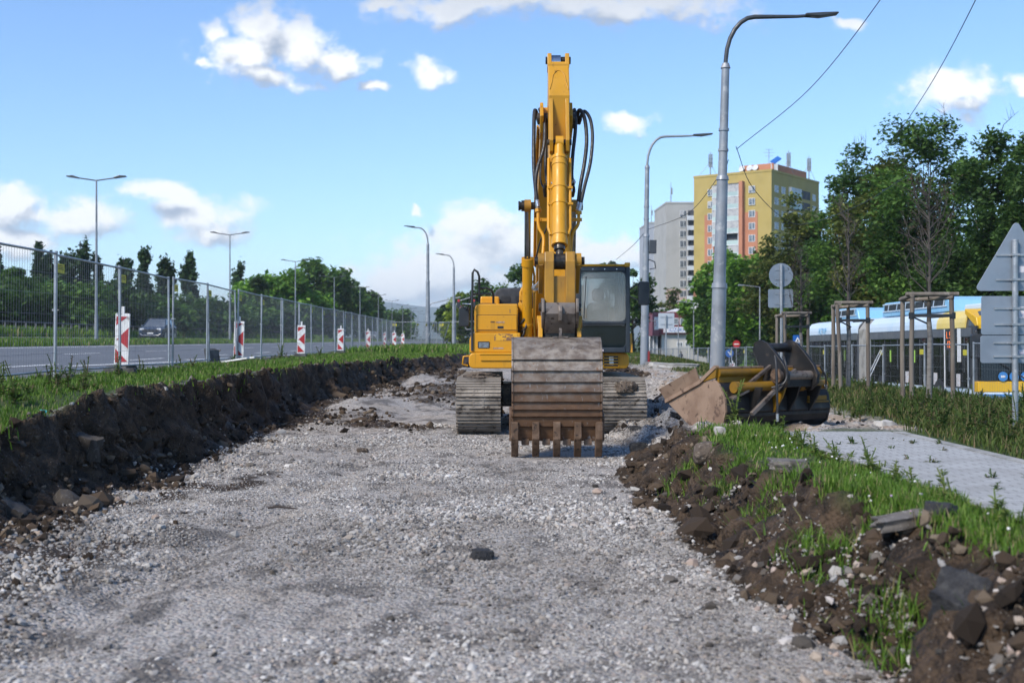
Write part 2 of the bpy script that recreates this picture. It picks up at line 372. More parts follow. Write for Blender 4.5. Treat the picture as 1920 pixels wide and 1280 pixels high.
def lines():
    xf = np.arange(-7.2, 5.6, 0.05)
    a = [5.6]
    while a[-1] < 60: a.append(a[-1]+max(0.15, (a[-1]-5)*0.06))
    while a[-1] < 9000: a.append(a[-1]*1.35)
    b = [-7.2]
    while b[-1] > -60: b.append(b[-1]-max(0.15, (-7-b[-1])*0.06))
    while b[-1] > -9000: b.append(b[-1]*1.35)
    xs = np.concatenate([np.array(b[1:][::-1]), xf, np.array(a)])
    ys = [-400, -100, -30, -10, -4, 0, 1.5, 2.5, 3.2]
    y = 3.6
    while y < 14: ys.append(y); y += 0.048
    while y < 60: ys.append(y); y *= 1.0042
    while y < 9500: ys.append(y); y *= 1.06
    return xs, np.array(ys)
def ground_mat():
    m, t, b = newmat('ground'); co = objco(t)
    at = lambda n: node(t, 'ShaderNodeAttribute', attribute_name=n).outputs['Fac']
    soil, turf, rub = at('soil'), at('turf'), at('rubble')
    def vor(sc):
        v = node(t, 'ShaderNodeTexVoronoi'); v.inputs['Scale'].default_value = sc; t.links.new(co, v.inputs['Vector']); return v
    v1 = vor(34); v2 = vor(75)
    def stone(v):
        s = node(t, 'ShaderNodeSeparateColor'); t.links.new(v.outputs['Color'], s.inputs[0])
        cr = node(t, 'ShaderNodeValToRGB'); e = cr.color_ramp.elements
        st = [(0.0, (0.10, 0.092, 0.084)), (0.2, (0.25, 0.235, 0.215)), (0.5, (0.41, 0.39, 0.365)), (0.75, (0.47, 0.43, 0.38)), (0.9, (0.36, 0.28, 0.24)), (1.0, (0.62, 0.60, 0.58))]
        while len(e) < len(st): e.new(0.5)
        for i, (p, c) in enumerate(st): e[i].position = p; e[i].color = c4(c)
        t.links.new(s.outputs[0], cr.inputs[0]); return cr.outputs[0]
    n_f = noise(t, co, 9, 6, 0.65)
    grav = MIX(t, MR(t, n_f, 0.42, 0.58), stone(v1), stone(v2))
    grav = MIX(t, MR(t, noise(t, co, 0.7, 4), 0.45, 0.7, 0.0, 0.55), grav, (0.36, 0.30, 0.235, 1))     # fine sandy patches
    grav = MIX(t, MR(t, noise(t, VM(t, 'MULTIPLY', co, (1, 0.6, 1)), 2.3, 6, 0.68), 0.47, 0.62, 0.0, 0.8), grav, (0.085, 0.075, 0.066, 1))  # soil trodden into the bed
    rubc = MIX(t, MR(t, noise(t, co, 2.0, 5), 0.4, 0.65), stone(v1), (0.33, 0.25, 0.18, 1))
    grav = MIX(t, rub, grav, rubc)
    soilc = MIX(t, MR(t, noise(t, co, 6, 7, 0.7), 0.35, 0.7), (0.018, 0.0115, 0.0065, 1), (0.088, 0.057, 0.034, 1))
    soilc = MIX(t, MR(t, noise(t, co, 38, 3, 0.6), 0.66, 0.72), soilc, (0.26, 0.24, 0.21, 1))
    turfc = MIX(t, MR(t, noise(t, co, 1.7, 6, 0.7), 0.35, 0.65), (0.030, 0.055, 0.014, 1), (0.060, 0.085, 0.022, 1))
    sf = MR(t, M(t, 'ADD', soil, M(t, 'MULTIPLY', M(t, 'SUBTRACT', noise(t, co, 11, 5, 0.7), 0.5), 0.9)), 0.35, 0.6)
    col = MIX(t, sf, grav, soilc)
    col = MIX(t, turf, col, turfc)
    setin(t, b.inputs['Base Color'], col)
    setin(t, b.inputs['Roughness'], MR(t, M(t, 'MULTIPLY', soil, noise(t, co, 1.3)), 0.25, 0.6, 0.9, 0.62)); b.inputs['Specular IOR Level'].default_value = 0.3
    h = M(t, 'ADD', M(t, 'MULTIPLY', v1.outputs['Distance'], -0.9), M(t, 'ADD', M(t, 'MULTIPLY', noise(t, co, 22, 6, 0.7), 0.8), M(t, 'MULTIPLY', M(t, 'MULTIPLY', noise(t, co, 7, 5, 0.65), sf), 2.2)))
    bumpto(t, b, h, 0.9, 0.03)
    return m
gx, gy = lines()
GX, GY = np.meshgrid(gx, gy)
gz, gs, gt, gr = terrain(GX, GY, True)
nx, ny = len(gx), len(gy)
# crumbling faces: push the steep earth in and out sideways as well
bk = np.clip(gs, 0, 1)*(1-gt)*sm((62-GY)/20)*sm((GY-2)/2)
GX2 = GX+bk*(0.22*fbm(GY*2.6, gz*4.5+GX, 201, 4, 0.6)+0.05*vnoise(GY*13, gz*13, 207))
GY2 = GY+bk*0.16*fbm(GX*3.1+gz*3, GY*2.7, 203, 3)
idx = np.arange(nx*ny).reshape(ny, nx)
GF = np.stack([idx[:-1, :-1], idx[:-1, 1:], idx[1:, 1:], idx[1:, :-1]], -1).reshape(-1, 4)
ground = npmesh('ground', np.stack([GX2, GY2, gz], -1).reshape(-1, 3), GF, ground_mat(), True,
                {'soil': gs.ravel(), 'turf': gt.ravel(), 'rubble': gr.ravel()})
tag(ground, 'gravel bed of the dug strip with earth banks and grassy verges', 'ground', kind='structure')

def sheet(name, rows, mat, label, cat):
    """rows of (left point, right point)"""
    V = np.array([p for r in rows for p in r]); n = len(rows); F = np.array([[2*i, 2*i+1, 2*i+3, 2*i+2] for i in range(n-1)])
    return tag(npmesh(name, V, F, mat, True), label, cat, kind='structure')
def asphalt(name, c):
    m, t, b = newmat(name); co = objco(t)
    col = MIX(t, MR(t, noise(t, co, 120, 3), 0.35, 0.65), c4([x*0.8 for x in c]), c4([x*1.25 for x in c]))
    st = VM(t, 'MULTIPLY', co, (1.0, 0.03, 1))
    col = MIX(t, MR(t, noise(t, st, 0.9, 4), 0.4, 0.7, 0, 0.5), col, c4([x*0.62 for x in c]))
    setin(t, b.inputs['Base Color'], col); b.inputs['Roughness'].default_value = 0.75
    bumpto(t, b, noise(t, co, 160, 2), 0.4, 0.004); return m
asph = asphalt('asphalt', (0.115, 0.12, 0.13)); asph2 = asphalt('asphalt_pale', (0.14, 0.142, 0.148))
paint = pm('road_paint', (0.74, 0.75, 0.74), (0.45, 0.45, 0.45), 6, 0.5, 0.75, rough=0.7)
concrete = pm('concrete', (0.34, 0.335, 0.32), (0.22, 0.215, 0.2), 3, rough=0.85, bump=0.3, bscale=60)
YS = [-60, 0, 60, 200, 500, 900]
def ls(s0, s1, dz, ys=YS): return [((s0-SL*y, y, float(zleft(s0))+dz), (s1-SL*y, y, float(zleft(s1))+dz)) for y in ys]
sheet('road', ls(-18.9, -7.42, 0.0), asph, 'grey asphalt carriageway behind the left mesh fence', 'road')
sheet('far_road', ls(-34.0, -25.2, 0.0), asph2, 'second carriageway beyond the grass median where the dark car drives', 'road')
YR = [12, 33, 60, 100, 150, 200, 300, 600]
def rs(s0, s1, dz, ys=YR): return [((s0-SL*y, y, float(zright(y))+dz), (s1-SL*y, y, float(zright(y))+dz)) for y in ys]
sheet('side_road', rs(13.5, 23.7, 0.0), asph2, 'asphalt street with the bus behind the right mesh fence', 'road')
mk = MB()
def mark(s0, s1, y0, y1, f=zleft, dz=0.004, skew=0.0):
    if f is zright:
        mk.add([(s0-SL*y0, y0, float(zright(y0))+dz), (s1-SL*y0, y0, float(zright(y0))+dz), (s1-SL*y1, y1, float(zright(y1))+dz), (s0-SL*y1, y1, float(zright(y1))+dz)], [(0, 1, 2, 3)])
    else:
        a0, a1 = s0+skew, s1+skew
        mk.add([(s0-SL*y0, y0, float(zleft(s0))+dz), (s1-SL*y0, y0, float(zleft(s1))+dz), (a1-SL*y1, y1, float(zleft(a1))+dz), (a0-SL*y1, y1, float(zleft(a0))+dz)], [(0, 1, 2, 3)])
for a in range(-10, 400, 100): mark(-18.05, -17.85, a, a+100)
for k in range(0, 40):
    mark(-13.35, -13.22, 1.5+9*k, 5.0+9*k); mark(-9.95, -9.82, 6+9*k, 9.5+9*k)
for k in range(6): mark(-9.4+0.35*k, -9.2+0.35*k, 26.5+9*k, 33+9*k, skew=0.8) if k < 3 else None
for a in range(30, 400, 60): mark(-25.5, -25.35, a, a+60); mark(-33.6, -33.45, a, a+60)
for k in range(0, 40): mark(-29.6, -29.45, 20+10*k, 24+10*k)
for k in range(0, 22): mark(18.5, 18.65, 22+9*k, 26+9*k, zright)
for a in range(13, 200, 11): mark(14.0, 14.15, a, a+11, zright)
for k in range(6): mark(15.2+1.1*k, 15.7+1.1*k, 96, 99.5, zright)
tag(mk.build('road_markings', paint, fix=False), 'white painted lane lines and dashes on the carriageways', 'road markings', kind='structure')
kb = MB()
for y in range(-20, 120, 4):
    a, b_ = -7.42-SL*y, -7.42-SL*(y+3.985)
    for (o0, o1, z0, z1) in ((0.0, 0.22, 0.9, 1.09),):
        vs = []
        for (yy_, x0) in ((y, a), (y+3.985, b_)):
            vs += [(x0+o0, yy_, z0), (x0+o1, yy_, z0), (x0+o1, yy_, z1), (x0+o0, yy_, z1)]
        kb.add(vs, [(0, 1, 2, 3), (4, 7, 6, 5), (0, 4, 5, 1), (1, 5, 6, 2), (2, 6, 7, 3), (3, 7, 4, 0)])
tag(kb.build('kerb', concrete), 'pale concrete kerb along the left carriageway under the fence', 'kerb', kind='structure')
# far kerb and pavement of the street
kb = MB()
ys = [12, 33, 60, 100, 150, 200]
for i in range(5):
    y0, y1 = ys[i], ys[i+1]; vs = []
    for y in (y0, y1):
        x0 = 23.7-SL*y; z = float(zright(y)); vs += [(x0, y, z-0.2), (x0+2.6, y, z-0.2), (x0+2.6, y, z+0.13), (x0, y, z+0.13)]
    kb.add(vs, [(0, 4, 5, 1), (1, 5, 6, 2), (2, 6, 7, 3), (3, 7, 4, 0)])
tag(kb.build('far_pavement', concrete), 'pale footway with kerb on the far side of the street', 'pavement', kind='structure')
# block paving on the right
def paver_mat():
    m, t, b = newmat('block_paving'); co = objco(t)
    br = node(t, 'ShaderNodeTexBrick'); br.offset = 0.5; t.links.new(co, br.inputs['Vector'])
    br.inputs['Scale'].default_value = 1.0; br.inputs['Brick Width'].default_value = 0.2; br.inputs['Row Height'].default_value = 0.1
    br.inputs['Mortar Size'].default_value = 0.006; br.inputs['Mortar Smooth'].default_value = 0.3
    br.inputs['Color1'].default_value = (0.40, 0.40, 0.395, 1); br.inputs['Color2'].default_value = (0.33, 0.33, 0.325, 1); br.inputs['Mortar'].default_value = (0.10, 0.10, 0.085, 1)
    col = MIX(t, MR(t, noise(t, co, 2.2, 6), 0.4, 0.75, 0, 0.5), br.outputs[0], (0.24, 0.235, 0.22, 1))
    setin(t, b.inputs['Base Color'], col); b.inputs['Roughness'].default_value = 0.85
    bumpto(t, b, br.outputs['Fac'], -0.5, 0.004); return m
pv = MB()
pv.b2(3.14, 4.46, -8, 14.1, 0.50, 0.622)
pavement = tag(pv.build('pavement', paver_mat(), bevel=0.01), 'grey block paved footpath between the two grass verges', 'pavement', kind='structure')
pk = MB()
for (x0, x1) in ((3.02, 3.136), (4.464, 4.58)):
    y = -8.0
    while y < 14.0:
        pk.b2(x0, x1, y, min(y+0.99, 14.12), 0.45, 0.63); y += 1.0
tag(pk.build('path_edging', concrete), 'row of narrow concrete edging stones beside the paving', 'kerb', kind='structure')

# ---------------------------------------------------------------- hills far behind
hx = np.linspace(-9000, 5200, 150); hy = np.linspace(5200, 8600, 40)
HX, HY = np.meshgrid(hx, hy)
prof = np.interp(HX, [-9000, -5000, -2600, -1500, -700, -350, 0, 600, 1800, 5200], [200, 205, 215, 205, 225, 205, 172, 150, 130, 90])
shape = np.sin(np.clip((HY-5200)/3400, 0, 1)*math.pi)**0.8
hz = -30+prof*1.08*shape*(1+0.22*fbm(HX/900, HY/900, 91, 4))
hi = np.arange(HX.size).reshape(HX.shape)
HF = np.stack([hi[:-1, :-1], hi[:-1, 1:], hi[1:, 1:], hi[1:, :-1]], -1).reshape(-1, 4)
hm = pm('hill_forest', (0.035, 0.055, 0.025), (0.055, 0.075, 0.03), 0.004, rough=0.95)
tag(npmesh('hills', np.stack([HX, HY, hz], -1).reshape(-1, 3), HF, hm, True), 'long blue wooded ridge on the horizon', 'hills', kind='structure')
# ================================================================ the excavator
def yellowmat(name, c=(0.60, 0.275, 0.006), grime=0.5, fade=(0.50, 0.265, 0.03)):
    m, t, b = newmat(name); co = objco(t)
    col = MIX(t, MR(t, noise(t, co, 1.6, 5), 0.42, 0.72, 0, 0.55), c4(c), c4(fade))
    st = VM(t, 'MULTIPLY', co, (6, 6, 0.7))
    col = MIX(t, MR(t, noise(t, st, 2.2, 6, 0.65), 0.56, 0.74, 0, grime), col, (0.16, 0.085, 0.02, 1))     # run-off streaks
    col = MIX(t, MR(t, noise(t, co, 17, 5, 0.7), 0.66, 0.70, 0, min(1, grime*1.4)), col, (0.11, 0.055, 0.022, 1))   # chips
    setin(t, b.inputs['Base Color'], col)
    setin(t, b.inputs['Roughness'], MR(t, noise(t, co, 6, 4), 0.3, 0.7, 0.32, 0.55)); b.inputs['Specular IOR Level'].default_value = 0.45
    bumpto(t, b, noise(t, co, 9, 4), 0.08, 0.01)
    return m
YEL = yellowmat('yellow_paint', grime=0.5); YELW = yellowmat('worn_yellow_paint', (0.52, 0.25, 0.010), 0.9, (0.38, 0.20, 0.03))
YELD = yellowmat('greasy_yellow_paint', (0.42, 0.21, 0.016), 1.0, (0.13, 0.075, 0.025))
BLK = pm('black_paint', (0.016, 0.018, 0.022), (0.035, 0.036, 0.038), 3, rough=0.45)
RUBB = pm('hose_rubber', (0.016, 0.016, 0.018), (0.035, 0.033, 0.032), 8, rough=0.5)
GREA = pm('greasy_steel', (0.022, 0.019, 0.016), (0.07, 0.055, 0.04), 9, rough=0.4, metal=0.3)
CHRO = pm('chrome_rod', (0.38, 0.38, 0.40), (0.20, 0.20, 0.21), 2, rough=0.22, metal=1.0, rvar=0.08)
ZINC = pm('zinc_fitting', (0.55, 0.55, 0.55), (0.35, 0.34, 0.33), 12, rough=0.35, metal=0.9)
CABG = pm('cab_dark_paint', (0.020, 0.027, 0.036), (0.034, 0.040, 0.048), 3, rough=0.4)
DUSTY = pm('dusty_black_plastic', (0.030, 0.036, 0.046), (0.055, 0.060, 0.070), 4, rough=0.6)
def steelmat():
    m, t, b = newmat('bucket_steel'); co = objco(t)
    sep = node(t, 'ShaderNodeSeparateXYZ'); t.links.new(co, sep.inputs[0])
    st = VM(t, 'MULTIPLY', co, (2.2, 3.0, 3.6))
    col = MIX(t, MR(t, noise(t, st, 2.5, 6, 0.65), 0.36, 0.66), (0.13, 0.10, 0.078, 1), (0.27, 0.235, 0.20, 1))
    # grey-brown steel higher up, darker rust brown lower down
    g = M(t, 'ADD', sep.outputs[2], M(t, 'MULTIPLY', M(t, 'SUBTRACT', noise(t, co, 2.5, 4), 0.5), 0.9))
    col = MIX(t, MR(t, g, 1.35, 0.75), col, MIX(t, noise(t, st, 4, 5), (0.055, 0.030, 0.017, 1), (0.19, 0.10, 0.05, 1)))
    col = MIX(t, MR(t, noise(t, VM(t, 'MULTIPLY', co, (5, 2, 1.2)), 5, 6, 0.7), 0.61, 0.68, 0, 0.75), col, (0.30, 0.29, 0.285, 1))   # scratches
    col = MIX(t, MR(t, noise(t, co, 5, 6, 0.7), 0.60, 0.68, 0, 0.8), col, (0.14, 0.058, 0.022, 1))
    setin(t, b.inputs['Base Color'], col); b.inputs['Metallic'].default_value = 0.35
    setin(t, b.inputs['Roughness'], MR(t, noise(t, st, 6), 0.3, 0.7, 0.38, 0.68)); bumpto(t, b, noise(t, st, 6, 5), 0.35, 0.01)
    return m
BST = steelmat()
RUST = pm('rusty_teeth', (0.11, 0.065, 0.038), (0.20, 0.13, 0.085), 5, c3=(0.035, 0.022, 0.015), s3=11, rough=0.65, metal=0.25, bump=0.3)
COUP = pm('worn_coupler_steel', (0.20, 0.165, 0.14), (0.11, 0.085, 0.07), 4, c3=(0.05, 0.035, 0.028), s3=9, rough=0.55, metal=0.4, bump=0.25)
SHOE = pm('track_steel', (0.30, 0.265, 0.225), (0.17, 0.145, 0.12), 3, c3=(0.075, 0.06, 0.047), s3=7, rough=0.7, metal=0.35, bump=0.4, bscale=50)
MUD = pm('dry_mud', (0.10, 0.075, 0.055), (0.05, 0.037, 0.028), 7, c3=(0.22, 0.18, 0.14), s3=20, rough=0.95, bump=0.9, bscale=25, bd=0.03)

EX = thing('excavator', 'big yellow tracked excavator with raised boom and toothed bucket standing in the gravel bed', 'excavator', (0.70, 23.7, 0.0))
def rr(x0, x1, z0, z1, r, n=4):
    """rounded rectangle"""
    p = []
    for (cx, cz, a0) in ((x1-r, z0+r, -90), (x1-r, z1-r, 0), (x0+r, z1-r, 90), (x0+r, z0+r, 180)):
        for k in range(n+1):
            a = R(a0+90*k/n); p.append((cx+r*math.cos(a), cz+r*math.sin(a)))
    return p
# --- tracks
def loop_pts(L, r, step):
    """closed track loop in (y,z): two half circles and two straights; returns points and tangents"""
    per = 4*L+2*math.pi*r; n = int(round(per/step)); out_ = []
    for i in range(n):
        s = per*i/n
        if s < 2*L: p = (-L+s, 0.0); tg = (1, 0)
        elif s < 2*L+math.pi*r:
            a = (s-2*L)/r; p = (L+r*math.sin(a), r-r*math.cos(a)); tg = (math.cos(a), math.sin(a))
        elif s < 4*L+math.pi*r: p = (L-(s-2*L-math.pi*r), 2*r); tg = (-1, 0)
        else:
            a = (s-4*L-math.pi*r)/r; p = (-L-r*math.sin(a), r+r*math.cos(a)); tg = (-math.cos(a), -math.sin(a))
        out_.append((p, tg))
    return out_
for sx_ in (-1, 1):
    xc = 1.3*sx_; hw = 0.40
    tb = MB(); holes = tb
    for i, ((y, z), (ty, tz)) in enumerate(loop_pts(2.0, 0.47, 0.2)):
        nyy, nzz = tz, -ty                       # outward normal
        wob = random.uniform(-0.004, 0.004)
        def P(along, outw, x): return (xc+x, y+ty*along+nyy*(outw+wob), z+0.035+tz*along+nzz*(outw+wob))
        def bar(a0, a1, o0, o1, w, mb=tb, x0=0.0, mi=0):
            vs = [P(a, o, x0+x) for x in (-w, w) for (a, o) in ((a0, o0), (a1, o0), (a1, o1), (a0, o1))]
            mb.add(vs, [(3, 2, 1, 0), (4, 5, 6, 7), (0, 1, 5, 4), (1, 2, 6, 5), (2, 3, 7, 6), (3, 0, 4, 7)], mi)
        bar(-0.094, 0.094, -0.012, 0.012, hw)
        for g in (-0.078, 0.0, 0.072): bar(g-0.011, g+0.011, 0.012, 0.037, hw-0.003)
        for bx in (-0.085, 0.085): bar(-0.055, -0.025, 0.012, 0.024, 0.018, tb, bx); bar(0.02, 0.05, 0.012, 0.024, 0.018, tb, bx)
        bar(-0.02, 0.0, 0.0125, 0.0155, 0.03, holes, 0.0, 1)
        bar(-0.10, -0.05, -0.10, -0.013, 0.05, tb, -0.09); bar(0.05, 0.10, -0.10, -0.013, 0.05, tb, 0.09)
    tr_ = tb.build('track', [SHOE, BLK], EX)
    fb = MB(); fb.b2(xc-0.17, xc+0.17, -1.95, 1.95, 0.30, 0.72)
    for y in np.linspace(-1.5, 1.5, 7): fb.cyl((xc-0.2, y, 0.2), (xc+0.2, y, 0.2), 0.10, n=14)
    fb.build('track_frame', GREA, tr_, bevel=0.02)
    MB().cyl((xc-0.16, -2.0, 0.505), (xc+0.16, -2.0, 0.505), 0.36, n=24).build('idler', GREA, tr_)
    MB().cyl((xc-0.16, 2.0, 0.505), (xc+0.16, 2.0, 0.505), 0.38, n=24).build('sprocket', GREA, tr_)
# dried mud lying on the shoes
def lump(name, mat_, par, c, r, seed, n=900, flat=0.5):
    g = np.random.default_rng(seed); mb = MB()
    import bmesh
    b = bmesh.new(); bmesh.ops.create_icosphere(b, subdivisions=4, radius=1)
    for v in b.verts:
        p = v.co.copy(); k = 1+0.35*float(fbm(p.x*2.3+seed, p.y*2.3+p.z*1.7, seed, 4))+0.22*float(vnoise(p.x*9+p.z*5, p.y*9+seed, seed))
        v.co = Vector((p.x*r[0]*k, p.y*r[1]*k, max(-0.15, p.z)*r[2]*k))
    me = bpy.data.meshes.new(name); b.to_mesh(me); b.free(); me.materials.append(mat_)
    o = bpy.data.objects.new(name, me); COL.objects.link(o); o.parent = par; o.location = c
    for pl in me.polygons: pl.use_smooth = False
    return o
lump('mud', MUD, EX, (-1.27, -1.75, 1.005), (0.30, 0.34, 0.10), 3)
lump('mud', MUD, EX, (1.33, -2.38, 0.80), (0.20, 0.14, 0.17), 8)
# --- undercarriage
ub = MB(); ub.b2(-0.90, 0.90, -0.75, 0.75, 0.42, 0.86); ub.b2(-0.62, 0.62, -1.05, 1.05, 0.48, 0.80)
ub.prism([(-0.9, 0.45), (0.9, 0.45), (0.7, 0.95), (-0.7, 0.95)], -0.7, 0.7, 'x')
und = ub.build('undercarriage', GREA, EX, bevel=0.03)
MB().cyl((0, 0, 0.9), (0, 0, 1.2), 0.72, n=40).build('slew_ring', GREA, und)
# --- upper deck
db = MB()
db.prism(rr(-1.50, 1.47, 1.17, 1.46, 0.09), -1.56, 2.5, 'y')
deck = db.build('deck', YEL, EX, bevel=0.02)
dl = MB(); dl.b2(-1.28, -0.55, -1.585, -1.558, 1.315, 1.435); dl.b2(-1.30, -0.52, -1.60, -1.565, 1.425, 1.45)
dl.build('step_ledge', YEL, deck, bevel=0.006)
hk = MB(); hk.tube([(-1.50, -1.50, 1.40), (-1.60, -1.52, 1.39), (-1.62, -1.52, 1.25), (-1.52, -1.50, 1.22)], 0.016, 8); hk.build('tie_down_loop', YEL, deck)
# grille in the right end of the deck
gb = MB(); gb.b2(1.0, 1.27, -1.575, -1.556, 1.215, 1.40); gl_ = gb.build('deck_grille', BLK, deck)
sb_ = MB()
for z in (1.25, 1.307, 1.362): sb_.b2(0.985, 1.285, -1.592, -1.576, z-0.009, z+0.009)
sb_.b2(0.985, 1.003, -1.592, -1.576, 1.2, 1.41); sb_.b2(1.267, 1.285, -1.592, -1.576, 1.2, 1.41)
sb_.build('grille_bars', YEL, gl_); MB().b2(1.10, 1.18, -1.5825, -1.5755, 1.235, 1.385).build('grille_plate', ZINC, gl_)
# --- left side: lower tool box and upper tank
lb = MB(); lb.prism([(-1.49, 1.462), (-0.545, 1.462), (-0.545, 1.83), (-1.40, 1.83), (-1.455, 1.80), (-1.49, 1.70)], -1.52, 0.2, 'y')
tool = lb.build('tool_box', YEL, EX, bevel=0.018)
v = MB(); v.prism(rr(-1.335, -1.115, 1.545, 1.67, 0.015), -1.528, -1.518, 'y'); vg = v.build('vent', BLK, tool)
v = MB()
for z in (1.572, 1.604, 1.636): v.b2(-1.315, -1.135, -1.533, -1.529, z-0.0095, z+0.0095)
v.build('louvre', ZINC, vg)
def patchmat(name, c, hole=None, sc=9, lo=0.5, hi=0.53):
    """an old sticker: some of it has flaked away to the paint below"""
    return pm(name, c, hole, sc, lo, hi, rough=0.7) if hole else pm(name, c, rough=0.6)
DEC = patchmat('flaked_decal', (0.20, 0.105, 0.055), (0.66, 0.34, 0.02), 7)
LET = pm('sticker_print', (0.42, 0.30, 0.22), (0.30, 0.17, 0.08), 30, rough=0.6)
d = MB(); d.b2(-1.03, -0.60, -1.524, -1.519, 1.685, 1.815); d.build('flaked_decal', DEC, tool)
d = MB(); d.b2(-1.05, -0.86, -1.524, -1.519, 1.53, 1.56); d.build('sticker', LET, tool)
ubx = MB(); ubx.prism([(-1.40, 1.832), (-0.595, 1.832), (-0.595, 2.37), (-1.31, 2.37), (-1.375, 2.34), (-1.40, 2.27)], -1.44, 0.1, 'y')
tank = ubx.build('fuel_tank', YEL, EX, bevel=0.022)
dr = MB(); dr.b2(-1.345, -0.615, -1.452, -1.442, 1.885, 2.148); door = dr.build('access_door', YEL, tank, bevel=0.006)
sm1 = MB(); sm1.b2(-1.36, -0.60, -1.4425, -1.438, 2.158, 2.166); sm1.b2(-1.36, -0.60, -1.4425, -1.438, 1.868, 1.878); sm1.b2(-1.358, -1.349, -1.4425, -1.438, 1.878, 2.158); sm1.build('seam', GREA, tank)
k = MB(); k.b2(-0.97, -0.86, -1.457, -1.4515, 1.91, 1.955); k.build('latch', BLK, door)
k = MB(); k.b2(-1.10, -1.02, -1.4565, -1.4515, 2.02, 2.045, 0); k.b2(-1.10, -1.02, -1.4565, -1.4515, 1.91, 2.005, 1); k.build('warning_sticker', [RUST, YELW], door)
k = MB(); k.b2(-1.0, -0.84, -1.4565, -1.4515, 2.015, 2.043); k.build('sticker', LET, door)
k = MB(); k.b2(-0.745, -0.732, -1.4445, -1.4395, 2.20, 2.27); k.build('paint_chip', RUST, tank)
# engine housing and its black hood
eb = MB(); eb.prism([(-1.45, 1.462), (1.45, 1.462), (1.45, 2.25), (1.35, 2.33), (-1.33, 2.33), (-1.45, 2.2)], 0.21, 2.45, 'y'); eng = eb.build('engine_housing', YEL, EX, bevel=0.03)
k = MB(); k.b2(-1.32, -0.95, -0.3, 0.6, 2.372, 2.55); k.build('air_box', YEL, eng, bevel=0.03)
hb = MB()
pr = [(-1.06, 2.40), (-1.06, 2.62), (-1.02, 2.70), (-0.94, 2.745), (0.35, 2.765), (0.43, 2.72), (0.46, 2.62), (0.46, 2.40)]
hb.prism(pr, 0.35, 1.9, 'y'); hood = hb.build('engine_hood', DUSTY, EX, bevel=0.035, seg=3)
for x in (-0.83, -0.53, -0.23, 0.07): k = MB(); k.prism(rr(x-0.10, x+0.10, 2.46, 2.58, 0.025), 0.338, 0.352, 'y'); k.build('hood_vent', BLK, hood)
k = MB(); k.prism([(-1.1, 2.365), (0.5, 2.365), (0.5, 2.402), (-1.1, 2.402)], 0.3, 2.0, 'y'); k.build('hood_base', BLK, hood)
cw = MB(); cw.prism([(-1.40, 1.25), (1.40, 1.25), (1.46, 1.5), (1.46, 2.1), (1.35, 2.3), (-1.35, 2.3), (-1.46, 2.1), (-1.46, 1.5)], 2.46, 3.05, 'y'); cw.build('counterweight', YEL, EX, bevel=0.08)
MB().cyl((0.75, 1.5, 2.3), (0.75, 1.5, 2.85), 0.07, n=14).build('exhaust_pipe', GREA, EX)
# handrails
hr = MB()
hr.tube([(-1.44, -1.54, 1.50), (-1.44, -1.54, 2.4), (-1.43, -1.54, 2.94), (-1.40, -1.53, 3.0), (-1.34, -1.50, 2.96), (-1.31, -1.48, 2.88), (-1.31, -1.40, 2.42)], 0.022, 10)
hr.tube([(-1.31, -1.42, 2.66), (-1.18, -1.38, 2.67), (-1.08, -1.3, 2.62), (-1.05, -1.25, 2.55), (-1.05, -1.22, 2.38)], 0.022, 10)
hr.tube([(-1.43, -1.54, 2.55), (-1.30, -1.42, 2.55), (-1.10, -1.32, 2.56)], 0.016, 8)
hr.tube([(-1.43, -1.54, 2.6), (-1.55, -1.3, 2.25)], 0.012, 8)
hr.b2(-1.32, -1.0, -1.36, -1.20, 2.372, 2.386)
hr.build('handrail', BLK, EX)
mb = MB(); mb.prism(rr(-1.70, -1.50, 1.95, 2.32, 0.05), -1.30, -1.18, 'y'); mir = mb.build('mirror', BLK, EX, bevel=0.015)
MB().tube([(-1.44, -1.52, 2.36), (-1.62, -1.42, 2.37), (-1.62, -1.24, 2.30)], 0.014, 8).build('mirror_arm', ZINC, mir); MB().tube([(-1.44, -1.5, 1.9), (-1.54, -1.35, 1.89), (-1.60, -1.22, 1.96)], 0.012, 8).build('mirror_arm', ZINC, mir)
# pipes and tank neck beside the boom cylinder
k = MB(); k.cyl((-0.48, -1.0, 1.5), (-0.48, -1.0, 2.50), 0.085, n=16); k.cyl((-0.48, -1.0, 2.22), (-0.48, -1.0, 2.40), 0.105, n=16)
k.tube([(-0.53, -1.05, 2.46), (-0.53, -1.05, 2.60), (-0.50, -1.05, 2.67), (-0.43, -1.03, 2.70), (-0.36, -1.0, 2.70)], 0.033, 10)
k.b2(-0.56, -0.42, -1.12, -0.95, 2.44, 2.54); k.b2(-0.57, -0.36, -1.42, -1.1, 1.462, 1.60)
k.build('hydraulic_manifold', YELW, EX, bevel=0.008)
k = MB()
for i, (x, z) in enumerate([(-0.55, 2.0), (-0.52, 1.85), (-0.56, 1.72)]): k.tube([(x, -1.30, z), (x+0.08, -1.36, z+0.08), (x+0.10, -1.3, z+0.2)], 0.025, 8)
k.b2(-0.585, -0.36, -1.02, -0.9, 1.47, 2.3)
k.build('valve_block', GREA, EX)
# boom foot brackets
for x in (-0.36, 0.36):
    k = MB(); k.prism([(-1.35, 1.46), (0.45, 1.46), (0.2, 2.2), (-0.45, 2.25), (-1.2, 1.72)], x-0.035, x+0.035, 'x'); k.build('boom_bracket', YEL, EX, bevel=0.01)
